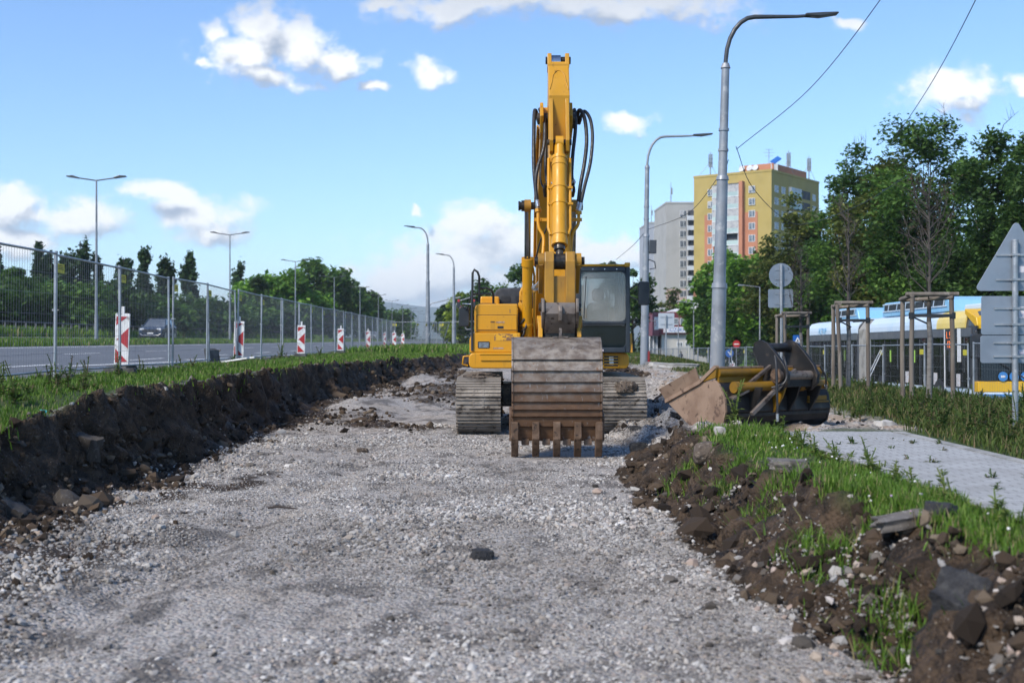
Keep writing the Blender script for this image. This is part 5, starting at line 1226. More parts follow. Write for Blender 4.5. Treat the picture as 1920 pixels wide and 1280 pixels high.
# signs seen from behind ------------------------------------------
SBK = pm('sign_back_grey', (0.25, 0.29, 0.34), (0.21, 0.245, 0.29), 2, rough=0.45, metal=0.4); STK = pm('old_sticker', (0.62, 0.60, 0.62), (0.45, 0.40, 0.5), 20, rough=0.6)
def rtri(cx, cz, r, rad, n=4):
    p = []
    for a in (90, 210, 330):
        vx, vz = cx+(r-rad*2)*math.cos(R(a)), cz+(r-rad*2)*math.sin(R(a))
        for k in range(n+1):
            b = R(a-60+120*k/n); p.append((vx+rad*math.cos(b), vz+rad*math.sin(b)))
    return p
t = thing('road_sign', 'tall post with a triangular and two square sign backs at the right edge', 'road sign', (6.30, 15.0, gh(6.3, 15.0)), R(-4))
k = MB(); k.cyl((0, -0.05, -0.1), (0, -0.05, 2.34), 0.036, n=16); k.cyl((0, -0.05, 2.34), (0, -0.05, 2.36), 0.04, n=16); k.build('post', GALV, t)
k = MB(); k.prism(rtri(0.03, 2.02, 0.60, 0.045), -0.004, 0.004, 'y'); s1 = k.build('triangle_plate', SBK, t, bevel=0.003)
k = MB(); k.prism(rr(-0.40, 0.52, 1.17, 1.655, 0.03), -0.004, 0.004, 'y'); s2 = k.build('square_plate', SBK, t, bevel=0.003)
k = MB(); k.prism(rr(-0.41, 0.52, 0.815, 1.16, 0.03), -0.004, 0.004, 'y'); s3 = k.build('lower_plate', SBK, t, bevel=0.003)
for par, zs, w in ((s1, (1.86, 2.17), 0.22), (s2, (1.30, 1.50), 0.24), (s3, (0.90, 1.07), 0.25)):
    for z in zs: k = MB(); k.b2(-w, w, -0.020, -0.006, z-0.012, z+0.012); k.b2(-0.045, 0.045, -0.095, -0.006, z-0.014, z+0.014); k.build('bracket', GALV, par)
for (z0, z1, x0) in ((1.95, 2.03, 0.06), (1.38, 1.52, 0.055), (0.93, 0.985, 0.04)):
    k = MB(); k.b2(x0, x0+0.09, -0.0075, -0.0052, z0, z1); k.build('sticker', STK, s2 if z0 < 1.6 and z0 > 1.1 else (s1 if z0 > 1.6 else s3))
t = thing('road_sign', 'round sign back above a square plate on one post', 'road sign', (7.52, 33.4, gh(7.52, 33.4)))
k = MB(); k.cyl((0, -0.05, -0.1), (0, -0.05, 3.2), 0.04, n=12); k.build('post', GALV, t)
k = MB(); k.cyl((0, -0.004, 2.90), (0, 0.004, 2.90), 0.335, n=32); s1 = k.build('round_plate', SBK, t)
k = MB(); k.prism(rr(-0.36, 0.34, 1.99, 2.51, 0.05), -0.004, 0.004, 'y'); s2 = k.build('square_plate', SBK, t)
for par, zs in ((s1, (2.78, 3.05)), (s2, (2.1, 2.38))):
    for z in zs: k = MB(); k.b2(-0.17, 0.17, -0.02, -0.006, z-0.012, z+0.012); k.build('bracket', GALV, par)
t = thing('direction_sign', 'big pale board seen from behind on two posts right of the cab', 'road sign', (7.75, 60.0, gh(7.75, 60)))
k = MB(); k.prism(rr(-0.40, 0.40, 1.42, 2.2, 0.04), -0.01, 0.01, 'y'); bd_ = k.build('board', pm('pale_sign_back', (0.40, 0.44, 0.48), rough=0.5), t, bevel=0.003)
for x in (-0.02,):
    k = MB(); k.cyl((x, -0.06, -0.1), (x, -0.06, 2.1), 0.035, n=10); k.build('post', GALV, t)
k = MB(); k.b2(-0.3, 0.3, -0.03, -0.012, 1.62, 1.65); k.b2(-0.3, 0.3, -0.03, -0.012, 1.98, 2.01); k.build('bracket', GALV, bd_)
# signs seen from the front
BLU = pm('signal_blue', (0.015, 0.10, 0.36), (0.02, 0.12, 0.38), 4, rough=0.4)
t = thing('no_entry_sign', 'round red no entry sign with white bar beyond the street fence', 'road sign', (21.6, 115.0, gh(21.6, 115.0)))
H_ = 1.7-8*115/2240-gh(21.6, 115)
k = MB(); k.cyl((0, 0, -0.1), (0, 0, H_), 0.035, n=8); k.build('post', GALV, t)
k = MB(); k.cyl((0, -0.05, H_), (0, -0.042, H_), 0.36, n=28); rp = k.build('red_disc', RED, t); k = MB(); k.b2(-0.25, 0.25, -0.056, -0.0505, H_-0.05, H_+0.05); k.build('white_bar', WHT, rp)
t = thing('keep_right_sign', 'round blue sign with a white diagonal arrow by the street fence', 'road sign', (12.55, 69.0, gh(12.55, 69)))
H_ = 1.7-25*69/2240-gh(12.55, 69)
k = MB(); k.cyl((0, 0, -0.1), (0, 0, H_), 0.03, n=8); k.build('post', GALV, t)
k = MB(); k.cyl((0, -0.05, H_), (0, -0.042, H_), 0.24, n=28); bp_ = k.build('blue_disc', BLU, t)
k = MB(); k.box((0, -0.053, H_), (0.05, 0.004, 0.26), (0, R(-45), 0)); k.box((0.09, -0.0535, H_-0.05), (0.045, 0.004, 0.13), (0, R(0), 0)); k.box((0.05, -0.054, H_-0.09), (0.13, 0.004, 0.045)); k.build('arrow', WHT, bp_)
t = thing('pedestrian_crossing_sign', 'square blue crossing sign with white triangle behind the grading bucket', 'road sign', (13.2, 56.5, gh(13.2, 56.5)))
H_ = 1.7+0-gh(13.2, 56.5); t.location.x = (1495-960)/2240*55.8; t.location.y = 55.8
k = MB(); k.cyl((0, 0, -0.1), (0, 0, H_), 0.03, n=8); k.build('post', GALV, t)
k = MB(); k.prism(rr(-0.22, 0.22, H_-0.22, H_+0.22, 0.02), -0.05, -0.042, 'y'); bp_ = k.build('blue_plate', BLU, t)
k = MB(); k.prism([(-0.15, H_-0.14), (0.15, H_-0.14), (0, H_+0.14)], -0.0545, -0.0505, 'y'); tp = k.build('white_triangle', WHT, bp_)
k = MB(); k.box((0, -0.057, H_-0.02), (0.03, 0.004, 0.10)); k.box((-0.03, -0.0573, H_-0.09), (0.025, 0.004, 0.08), (0, R(30), 0)); k.box((0.03, -0.0573, H_-0.09), (0.025, 0.004, 0.08), (0, R(-30), 0)); k.build('walking_figure', BLK, tp)
# traffic lights far ahead
def tlight(label, x, y, H, reach, heads):
    t = thing('traffic_light', label, 'traffic light', (x, y, gh(x, y)))
    k = MB(); k.cyl((0, 0, 0), (0, 0, H-0.8), 0.09, 0.08, n=8); k.tube([(0, 0, H-0.8), (reach*0.12, 0, H-0.2), (reach*0.35, 0, H), (reach, 0, H+0.5)], 0.06, 6); k.build('post', LPG, t)
    for (hx, hz) in heads:
        k = MB(); k.b2(hx-0.19, hx+0.19, -0.2, 0.1, hz-0.5, hz+0.5); hd = k.build('signal_head', BLK, t, bevel=0.03)
        k = MB(); k.cyl((hx, -0.24, hz+0.3), (hx, -0.19, hz+0.3), 0.13, n=12); k.build('red_lens', emis('red_lens', (0.5, 0.02, 0.02), 0.5), hd)
    return t
tlight('traffic light with a long arm over the road far ahead', -9.2, 130, 4.8, 3.6, [(3.4, 4.6)])
tlight('second traffic light nearer the yellow-green tree', -7.0, 148, 5.6, 2.5, [(2.3, 5.2), (0.6, 4.4)])
# steel railing beyond the second carriageway
t = thing('roadside_railing', 'long low dark railing in front of the wood at the left', 'railing', (0, 0, 0))
RAILM = pm('railing_steel', (0.10, 0.105, 0.11), (0.15, 0.15, 0.15), 3, rough=0.6, metal=0.3)
k = MB(); zr_ = float(zleft(-35.5))
for dz in (1.10, 0.62): k.tube([(-35.5-SL*yy_, yy_, zr_+dz) for yy_ in (40, 120, 260)], 0.045, 6)
k.build('rail', RAILM, t)
yy_ = 70.0; n_ = 0
pm_ = None
while n_ < 62:
    if pm_ is None:
        k = MB(); k.b2(-0.05, 0.05, -0.05, 0.05, -0.1, 1.12); pm_ = k.build('post', RAILM, t, (-35.5-SL*yy_, yy_, zr_))
    else:
        c = pm_.copy(); COL.objects.link(c); c.parent = t; c.location = (-35.5-SL*yy_, yy_, zr_)
    yy_ += 2.0; n_ += 1
# overhead wires
CAB = pm('black_cable', (0.02, 0.02, 0.022), rough=0.6)
def cable(label, pts, r_):
    k = MB(); k.tube(smooth([Vector(p) for p in pts], 8), r_, 5); return tag(k.build('overhead_cable', CAB), label, 'cable')
def P3(px, py, Y): return ((px-960)/2240*Y, Y, 1.7+(637-py)/2240*Y)
cable('cable from the tall lamp post up over the right treetops', [P3(1381, 280, 29.2), P3(1520, 165, 26), P3(1652, -2, 22.5), P3(1700, -90, 20)], 0.009)
cable('second cable climbing from the trees to the upper right', [P3(1672, 270, 50), P3(1750, 150, 40), P3(1832, -5, 30), P3(1880, -120, 24)], 0.014)
cable('cable slung between the two lamp posts right of the cab', [P3(1216, 430, 49), P3(1290, 400, 42), P3(1352, 325, 30.5), P3(1366, 300, 29.3)], 0.010)
cable('slack cable hanging in front of the yellow block and trees', [P3(1380, 275, 29.3), P3(1410, 350, 33), P3(1470, 410, 36), P3(1520, 418, 38), P3(1620, 380, 42), P3(1700, 330, 46)], 0.010)
cable('low cable from the lamp post down to the hoarding by the cab', [P3(1212, 432, 49), P3(1185, 462, 60), P3(1155, 487, 80)], 0.014)
# ================================================================ trees
BARK = pm('bark', (0.055, 0.045, 0.036), (0.095, 0.08, 0.065), 4, rough=0.95, bump=0.6, bscale=18, bd=0.03)
def leafmat(name, a, b, c, tr=0.38):
    a, b, c = [tuple(x*2.35 for x in q) for q in (a, b, c)]
    return islandmat(name, [(0, a), (0.5, b), (1, c)], 0.6, trans=tr, tint=tuple(x*0.55 for x in a))
LF_MID = leafmat('leaf_green', (0.020, 0.045, 0.010), (0.038, 0.078, 0.014), (0.065, 0.115, 0.020))
LF_DRK = leafmat('leaf_dark_green', (0.015, 0.034, 0.009), (0.028, 0.057, 0.012), (0.046, 0.082, 0.017))
LF_BRT = leafmat('leaf_bright_green', (0.032, 0.075, 0.010), (0.060, 0.125, 0.014), (0.095, 0.170, 0.022))
LF_OLV = leafmat('leaf_autumn_olive', (0.028, 0.042, 0.010), (0.055, 0.070, 0.014), (0.088, 0.090, 0.020))
LF_POP = leafmat('leaf_poplar', (0.011, 0.025, 0.010), (0.019, 0.040, 0.013), (0.030, 0.056, 0.018))
LF_YEL = leafmat('leaf_yellow_green', (0.070, 0.105, 0.012), (0.115, 0.155, 0.018), (0.150, 0.185, 0.030))
def tree(name, label, x, y, h, w, clumps, leaves, ls_, mat_, seed, base=0.12, cat='tree', group=None, z=None, sub=None, limb=True, flat=0.75, spread=0.36, twig=0):
    """tapered trunk and limbs that end in clumps; leaves fill the clumps unevenly"""
    g = np.random.default_rng(seed); z = gh(x, y) if z is None else z
    t = thing(name, label, cat, (x, y, z), 0, group)
    R0 = w/2; H0 = h*base; ch = h-H0
    # clump centres inside an uneven egg, more of them near its skin
    C = []
    while len(C) < clumps:
        d = g.normal(size=3); d /= np.linalg.norm(d); r = g.random()**0.42
        p = np.array([d[0]*R0*r, d[1]*R0*r, H0+ch*0.5+d[2]*ch*0.5*r])
        u = (p[2]-H0)/ch; prof = math.sin(math.pi*min(1, max(0.02, u*0.86+0.12)))**0.6
        p[:2] *= 0.35+0.75*prof; p[:2] += g.normal(0, R0*0.10, 2); p[2] += g.normal(0, ch*0.03)
        C.append(p)
    C = np.array(C); cr_ = R0*spread*(0.55+0.8*g.random(len(C)))
    tr_ = MB(); r0 = max(0.06, h*0.016); top = H0+ch*0.72; pts = [(0, 0, -0.2)]; 
    for k in range(1, 6): pts.append((g.normal(0, w*0.012*k), g.normal(0, w*0.012*k), top*k/5))
    tr_.tube(pts, [r0*1.25, r0, r0*0.85, r0*0.66, r0*0.45, r0*0.2], 8)
    order = g.permutation(len(C))[:min(len(C), 34)] if limb else []
    for i in order:
        c = C[i]; k = int(np.clip(round((c[2]*0.55)/top*5), 1, 4)); s = np.array(pts[k]); m = (s+c)/2+np.array([0, 0, -0.04*h])
        tr_.tube([s, m, c], [r0*0.34, r0*0.2, r0*0.05], 5)
    for _ in range(twig):
        c = C[np.argmax(C[:, 2]*1.0+g.normal(0, ch*0.16, len(C)))]; e = c+np.array([g.normal(0, 0.6), g.normal(0, 0.6), g.uniform(0.7, 1.9)])
        m = (c+e)/2+g.normal(0, 0.15, 3); tr_.tube([c, m, e], [0.035, 0.022, 0.008], 4)
        for _q in range(5):
            s = m+(e-m)*g.random(); tr_.tube([s, s+np.array([g.normal(0, 0.35), g.normal(0, 0.35), g.uniform(0.2, 0.7)])], [0.014, 0.005], 3)
    tr_.build('trunk', BARK, t, fix=False)
    wts = cr_**2; ci = g.choice(len(C), leaves, p=wts/wts.sum()); d = g.normal(size=(leaves, 3)); d /= np.linalg.norm(d, axis=1)[:, None]
    rad = g.random(leaves)**0.5*(1+0.35*np.abs(g.normal(0, 0.5, leaves)))
    P = C[ci]+d*(rad*cr_[ci])[:, None]*np.array([1, 1, flat])
    P[:, 2] = np.maximum(P[:, 2], 0.1+0.3*g.random(leaves))
    s = ls_*(0.6+0.8*g.random(leaves)); Rm = rotm(leaves, g, 1.1)
    q = np.array([[-0.5, 0, 0], [0, -0.3, 0.06], [0.5, 0, 0], [0, 0.3, 0.06]])
    V = np.einsum('nij,kj->nki', Rm, q)*s[:, None, None]+P[:, None, :]
    F = np.arange(leaves*4).reshape(-1, 4)
    ct = g.random(len(C)); tint = np.repeat(np.clip(ct[ci]*1.1-0.35, 0, 0.75), 4)
    o = npmesh('crown', V.reshape(-1, 3), F, mat_, False, {'tint': tint}); o.parent = t
    return t
def xat(px, Y): return (px-960)/2240*Y
def hat(py, Y, z): return 1.7+(637-py)/2240*Y-z
gr_ = 'trees behind the street on the right'
TR = [  # px, top py, width px, Y, material, label, base, clumps, leaves, twig
 (1350, 462, 110, 88, LF_BRT, 'round green tree with its crown between the tall lamp post and the yellow block', 0.02, 60, 9000, 0),
 (1328, 555, 80, 92, LF_BRT, 'light green bushy tree right beside the red building', 0.0, 40, 6000, 0),
 (1385, 530, 130, 80, LF_MID, 'low green tree right of the tall lamp post', 0.0, 44, 7000, 0),
 (1492, 374, 160, 84, LF_OLV, 'olive and rust tinged tree in front of the yellow block', 0.05, 64, 9500, 0),
 (1420, 470, 130, 78, LF_BRT, 'bright green tree between lamp post and round sign', 0.0, 50, 8000, 0),
 (1598, 262, 165, 64, LF_MID, 'tall tree with bare top twigs right of the yellow block', 0.15, 46, 7500, 9),
 (1655, 290, 150, 68, LF_OLV, 'tall narrow tree with yellowing top between two fuller trees', 0.1, 40, 6500, 2),
 (1735, 226, 210, 62, LF_MID, 'tallest full tree behind the bus with twigs above the crown', 0.12, 74, 12500, 9),
 (1865, 232, 150, 60, LF_DRK, 'tall dark tree behind the triangular sign', 0.08, 60, 10500, 1),
 (1945, 215, 150, 58, LF_DRK, 'dark tree cut by the right photo edge', 0.05, 50, 9000, 0),
 (1545, 455, 130, 70, LF_MID, 'middle-sized green tree behind the round sign', 0.0, 48, 7500, 0),
 (1650, 470, 140, 72, LF_MID, 'green tree filling the gap behind the first staked tree', 0.0, 46, 7000, 0),
 (1770, 440, 190, 70, LF_DRK, 'broad dark tree behind the bus roof', 0.0, 56, 8500, 0),
 (1890, 430, 160, 66, LF_DRK, 'dark tree low behind the sign at the right', 0.0, 44, 7000, 0),
 (1590, 545, 100, 66, LF_BRT, 'small bright bush above the bus roof', 0.0, 26, 4000, 0),
 (1480, 560, 130, 72, LF_DRK, 'dark bush under the round sign', 0.0, 34, 5200, 0),
 (1700, 555, 110, 64, LF_BRT, 'bright bush between the two staked trees above the bus', 0.0, 26, 4000, 0),
 (1820, 560, 130, 62, LF_MID, 'green bush around the rust brown lamp', 0.0, 30, 4500, 0),
 (1555, 590, 100, 76, LF_DRK, 'dark undergrowth bush left of the bus tail', 0.0, 26, 4000, 0)]
for k, (px, py, wp, Y, m_, lab, bs, nc, nl, tw_) in enumerate(TR):
    Y = max(Y, 28.5/((px-960)/2240+0.021)); x = xat(px, Y); zz = gh(x, Y); tree('broadleaf_tree', lab, x, Y, hat(py, Y, zz)*1.0, wp/2240*Y, int(nc*1.3), int(nl*2.1), 0.0039*Y+0.015, m_, 300+k, bs, group=gr_, twig=tw_, spread=0.34)
# left wood: bushes and taller crowns beyond the second carriageway
lw = 'bushes and trees of the wood at the left'
LB = [(-30, 535, 190, 108, LF_DRK), (60, 528, 150, 116, LF_DRK), (130, 540, 170, 112, LF_MID), (215, 545, 160, 120, LF_DRK), (285, 568, 150, 118, LF_MID), (345, 568, 140, 126, LF_MID), (405, 568, 130, 132, LF_DRK), (455, 575, 130, 128, LF_MID), (30, 488, 60, 128, LF_MID), (500, 570, 110, 140, LF_DRK)]
for k, (px, py, wp, Y, m_) in enumerate(LB):
    Y = max(Y, 38/((960-px)/2240-0.021)+4); x = xat(px, Y); zz = 2.2; tree('bush', f'{ORD[k]} dark bushy tree of the left wood below the poplars', x, Y, hat(py, Y, zz), wp/2240*Y, 50, 9000, 0.0047*Y, m_, 400+k, 0.0, group=lw, z=zz, spread=0.33)
WAL = [(525, 506, 120, 128, 'dense walnut-like green tree left of the third twin lamp'), (590, 500, 130, 132, 'widest bright green tree crown beyond the left carriageway'), (660, 530, 90, 138, 'green tree at the right end of the left wood')]
for k, (px, py, wp, Y, lab) in enumerate(WAL):
    Y = 39/((960-px)/2240-0.021); x = xat(px, Y); tree('walnut_tree', lab, x, Y, hat(py, Y, 2.2), wp/2240*Y*1.15, 58, 14000, 0.0047*Y, LF_MID if k else LF_BRT, 430+k, 0.02, z=2.2, group='big green trees at the end of the left wood', spread=0.32)
def poplar(label, px, py, wp, Y, seed, lv=4200):
    g = np.random.default_rng(seed); Y = max(Y, 50/((960-px)/2240-0.021)); x = xat(px, Y); z = 2.2; h = hat(py, Y, z); w = wp/2240*Y
    t = thing('poplar', label, 'tree', (x, Y, z), 0, 'dark poplars on the left skyline')
    MB().tube([(0, 0, -0.3), (0, 0, h*0.5), (0.05, 0, h*0.92)], [0.28, 0.2, 0.04], 7).build('trunk', BARK, t)
    C = []
    stems = [(g.uniform(-0.28, 0.28)*w, g.uniform(-0.2, 0.2)*w, g.uniform(0.72, 1.0)) for _ in range(4)]+[(0, 0, 1.0)]
    for i in range(42):
        u = g.random(); rr_ = w/2*math.sin(math.pi*min(1, 0.30+0.66*u))**0.8*0.62; sxx, syy, sh_ = stems[i % 5]; a = g.uniform(0, 6.28); q = g.random()**0.5
        C.append((sxx+math.cos(a)*rr_*q, syy+math.sin(a)*rr_*q, h*sh_*(0.08+0.87*u)))
    C = np.array(C); ci = g.integers(0, 42, lv); P = C[ci]+g.normal(size=(lv, 3))*np.array([w*0.085, w*0.085, h*0.045])
    P[:, 2] = np.minimum(P[:, 2], h*1.02)
    s = 0.0037*Y*(0.6+0.8*g.random(lv)); q = np.array([[-0.5, 0, 0], [0, -0.34, 0], [0.5, 0, 0], [0, 0.34, 0]])
    V = np.einsum('nij,kj->nki', rotm(lv, g, 1.5), q)*s[:, None, None]+P[:, None, :]
    o = npmesh('crown', V.reshape(-1, 3), np.arange(lv*4).reshape(-1, 4), LF_POP, False, {'tint': np.repeat(np.clip(g.random(42)[ci]-0.4, 0, 0.6), 4)}); o.parent = t
for k, (px, py, wp) in enumerate([(-8, 450, 40), (72, 458, 34), (92, 462, 34), (118, 468, 32), (150, 436, 44), (176, 462, 30), (231, 470, 40), (272, 464, 38), (311, 474, 38), (354, 468, 40), (448, 483, 34)]):
    poplar(f'{ORD[k]} dark poplar of the left skyline, counted from the left' if k else 'poplar cut by the left photo edge', px, py, wp, 170+6*(k % 3), 500+k)
tree('broadleaf_tree', 'small loose tree right of the last poplar', xat(480, 200), 200, hat(515, 200, 2), 5.1, 22, 2600, 0.7, LF_DRK, 520, 0.1, z=2.0)
tree('broadleaf_tree', 'far round tree in front of the blue ridge', xat(740, 500), 500, hat(582, 500, 1.5), 18.5, 34, 4500, 1.8, LF_MID, 521, 0.0, z=1.5)
tree('broadleaf_tree', 'yellow-green tree left of the excavator mirror', xat(862, 190), 190, hat(552, 190, 0.8), 4.6, 30, 5200, 0.6, LF_YEL, 522, 0.0, z=0.8, spread=0.5)
tree('broadleaf_tree', 'dark tree behind the excavator handrail', xat(893, 178), 178, hat(530, 178, 0.8), 6.2, 40, 6500, 0.6, LF_DRK, 523, 0.0, z=0.8)
tree('broadleaf_tree', 'far dark tree between the traffic lights', xat(832, 230), 230, hat(568, 230, 0.8), 3.6, 22, 3200, 0.7, LF_DRK, 524, 0.0, z=0.8, spread=0.5)
tree('broadleaf_tree', 'tree top showing above the black engine hood', xat(968, 160), 160, hat(506, 160, 0.5), 7.0, 40, 5500, 0.6, LF_DRK, 525, 0.0, z=0.5)
tree('conifer', 'dark pointed tree top just above the cab roof', xat(1143, 150), 150, hat(470, 150, 0), 2.6, 26, 2600, 0.5, LF_POP, 526, 0.0, z=0, spread=0.5)
tree('broadleaf_tree', 'dark tree between the cab and the second lamp post', xat(1188, 145), 145, hat(488, 145, -0.5), 5.0, 36, 5000, 0.55, LF_DRK, 527, 0.0, z=-0.5)
tree('broadleaf_tree', 'brownish tree below the grey tower block', xat(1262, 230), 230, hat(548, 230, -1.8), 7.6, 34, 4600, 0.75, LF_OLV, 528, 0.0, z=-1.8)
tree('broadleaf_tree', 'dark tree below the farthest tower block', xat(1228, 215), 215, hat(566, 215, -1.8), 5.4, 28, 3600, 0.7, LF_DRK, 529, 0.0, z=-1.8)
# ================================================================ buildings
def wallm(name, c, d=0.9): return pm(name, c, [x*d for x in c], 0.25, rough=0.9)
WY = wallm('yellow_render', (0.40, 0.305, 0.10)); WO = wallm('terracotta_render', (0.44, 0.19, 0.11)); WG = wallm('grey_render', (0.40, 0.39, 0.37)); WP = wallm('pink_render', (0.52, 0.38, 0.33)); WB = wallm('bluegrey_render', (0.36, 0.38, 0.42))
WFR = pm('white_frame', (0.70, 0.71, 0.72), (0.6, 0.6, 0.6), 2, rough=0.6); WGL = pm('window_glass', (0.09, 0.105, 0.125), (0.20, 0.22, 0.24), 0.8, rough=0.08, spec=0.9); CURT = pm('curtain', (0.42, 0.42, 0.42), (0.30, 0.30, 0.32), 1.4, rough=0.8)
BAL = pm('balcony_panel', (0.40, 0.50, 0.48), (0.32, 0.42, 0.42), 0.5, rough=0.5); BALW = pm('balcony_white', (0.58, 0.60, 0.62), (0.45, 0.47, 0.5), 0.6, rough=0.6); DARK = pm('loggia_dark', (0.05, 0.052, 0.06), (0.09, 0.09, 0.095), 0.7, rough=0.8)
def face(origin, u):
    """frame of a facade: u runs along the wall, n points outward"""
    o = Vector(origin); u = Vector(u).normalized(); n = Vector((u.y, -u.x, 0)); return o, u, n
class FB(MB):
    def fr(s, F_): s.F = F_; return s
    def rect(s, a0, a1, z0, z1, d0, d1, m=0):
        o, u, n = s.F; vs = [o+u*a+n*d+Vector((0, 0, z)) for d in (d0, d1) for (a, z) in ((a0, z0), (a1, z0), (a1, z1), (a0, z1))]
        s.add(vs, [(3, 2, 1, 0), (4, 5, 6, 7), (0, 1, 5, 4), (1, 2, 6, 5), (2, 3, 7, 6), (3, 0, 4, 7)], m); return s
WINMESH = {}
def window(parent, F_, a, z, w, h, curtain=False, d=0.0):
    """one window: white frame, its pane a sub-part"""
    o, u, n = F_; key = (round(w, 2), round(h, 2), curtain)
    loc = o+u*a+n*d+Vector((0, 0, z)); rz = math.atan2(u.y, u.x)
    if key in WINMESH:
        f0, g0 = WINMESH[key]; f = f0.copy(); COL.objects.link(f); f.parent = parent; gg = g0.copy(); COL.objects.link(gg); gg.parent = f
    else:
        k = MB(); b = 0.09
        for (x0, x1, z0, z1) in ((0, w, 0, b), (0, w, h-b, h), (0, b, b, h-b), (w-b, w, b, h-b), (w*0.55-0.04, w*0.55+0.04, b, h-b)): k.b2(x0, x1, -0.06, 0.02, z0, z1)
        f = k.build('window', WFR, parent); k = MB(); k.b2(b, w-b, -0.035, 0.015, b, h-b)
        gg = k.build('pane', WGL, f)
        if curtain: k = MB(); k.b2(b+0.05, w*0.5, -0.038, -0.0355, h*0.35, h-b); cu = k.build('curtain', CURT, f)
        WINMESH[key] = (f, gg)
    f.location = loc; f.rotation_euler = (0, 0, rz)
    return f
# yellow block
zb0, zt = -3.0, 40.2; corner = Vector((59.3, 273, 0)); ul = Vector((-0.80, 0.60, 0)); ur = Vector((0.60, 0.80, 0)); LL, LR = 19.9, 27.5
t = thing('apartment_tower', 'yellow tower block with terracotta lower walls and white balconies', 'building', (0, 0, 0))
A = corner+ul*LL
Fl = face(A, -ul); Fr = face(corner, ur)
k = FB(); P_ = [A, corner, corner+ur*LR, A+ur*LR]
k.prism([(p.x, p.y) for p in P_], zb0, zt, 'z'); k.build('wall', WY, t)
k = FB().fr(Fl); k.rect(2.9, 5.4, zb0, 31.2, 0.01, 0.14); k.rect(13.2, 16.5, zb0, 31.2, 0.01, 0.14); k.rect(-0.05, 2.9, zb0, 13.5, 0.01, 0.10); k.build('terracotta_panel', WO, t)
k = FB().fr(Fl); k.rect(-0.1, LL+0.1, zt, zt+0.5, -LR-0.1, 0.1); k.build('parapet', WY, t)
k = FB().fr(Fl); k.rect(12.3, 13.2, zb0, 38.4, 0.0, 1.25); k.build('terracotta_fin', WO, t)
fl = [37.2-2.82*i for i in range(14)]
k = FB().fr(Fl); k.rect(5.4, 12.3, zb0, 38.2, 0.02, 0.10); k.build('loggia_back', DARK, t)
for i, z in enumerate(fl):
    window(t, Fl, 3.75, z-1.6, 1.45, 1.6, i % 3 == 1, 0.15); window(t, Fl, 14.3, z-1.6, 1.6, 1.6, i % 2 == 0, 0.15)
    k = FB().fr(Fl); k.rect(5.45, 12.28, z-2.25, z-2.1, 0.1, 1.3, 0); k.rect(5.45, 7.6, z-2.1, z-1.1, 1.2, 1.28, 1); k.rect(8.9, 12.28, z-2.1, z-1.1, 1.2, 1.28, 1); k.rect(5.45, 12.28, z+0.5, z+0.57, 0.1, 1.3, 0)
    for a in (5.45, 7.5, 8.85, 12.1): k.rect(a, a+0.16, z-2.1, z+0.5, 1.2, 1.285, 0)
    k.rect(7.66, 8.85, z-2.1, z+0.5, 0.9, 1.0, 0)
    if i in (0, 1, 2, 3, 5, 6, 8): k.rect(9.05, 12.05, z-1.1, z+0.45, 1.215, 1.255, 2)
    if i in (0, 1, 3, 4, 7, 2): k.rect(5.65, 7.45, z-1.1, z+0.45, 1.215, 1.255, 2)
    k.build('balcony', [BALW, BAL, CURT], t)
for i, z in enumerate(fl[:10]):
    for a in (1.6, 5.4): window(t, Fr, a, z-1.6, 2.2, 1.6, (i+int(a)) % 2 == 0)
    k = FB().fr(Fr); k.rect(9.4, 15.6, z-1.9, z-0.8, 0.0, 0.7, 1); k.rect(9.4, 15.6, z-0.8, z+0.3, 0.0, 0.65, 2); k.rect(16.6, 22.0, z-1.7, z+0.3, 0.01, 0.06, 3); k.build('balcony', [BALW, BAL, BALW, DARK], t)
    window(t, Fr, 23.4, z-1.6, 2.0, 1.6)
k = FB().fr(Fl); k.rect(10.5, 19.0, zt+0.5, zt+2.3, -22.0, -3.0); pent = k.build('rooftop_house', WO, t)
k = FB().fr(Fl)
for a in (11.2, 13.2, 14.6): k.cyl(Fl[0]+Fl[1]*a+Fl[2]*(-2.7)+Vector((0, 0, zt+1.5)), Fl[0]+Fl[1]*a+Fl[2]*(-2.5)+Vector((0, 0, zt+1.6)), 0.75, n=16)
k.build('satellite_dish', BALW, pent)
def mast(a, d, h):
    b = Fl[0]+Fl[1]*a+Fl[2]*d+Vector((0, 0, zt+0.5)); k = MB(); k.cyl(b, b+Vector((0, 0, h)), 0.16, 0.08, n=6)
    for z, w in ((0.45, 0.5), (0.62, 0.4), (0.8, 0.45)): k.box(b+Vector((0.35, 0, h*z)), (0.35, 0.3, 1.2)); k.box(b+Vector((-0.3, 0, h*z)), (0.3, 0.3, 1.1))
    k.tube([b+Vector((0, 0, h*0.6)), b+Vector((-2.6, 0.5, 0))], 0.07, 4); k.tube([b+Vector((0, 0, h*0.55)), b+Vector((1.6, 0.5, 0))], 0.05, 4); k.build('antenna_mast', GALV, t)
mast(3.6, -1.5, 5.6); mast(18.5, -12.5, 6.0); mast(19.4, -22.5, 5.8)
b = Fl[0]+Fl[1]*16.5+Fl[2]*(-6)+Vector((0, 0, zt+2.3)); k = MB(); k.cyl(b, b+Vector((0, 0, 3.8)), 0.07, n=6)
for z, w in ((2.2, 1.2), (3.0, 1.9), (3.7, 1.2)): k.b2(b.x-w/2-0.3, b.x+w/2+0.3, b.y-0.04, b.y+0.04, b.z+z-0.04, b.z+z+0.04)
k.build('aerial', GALV, t)
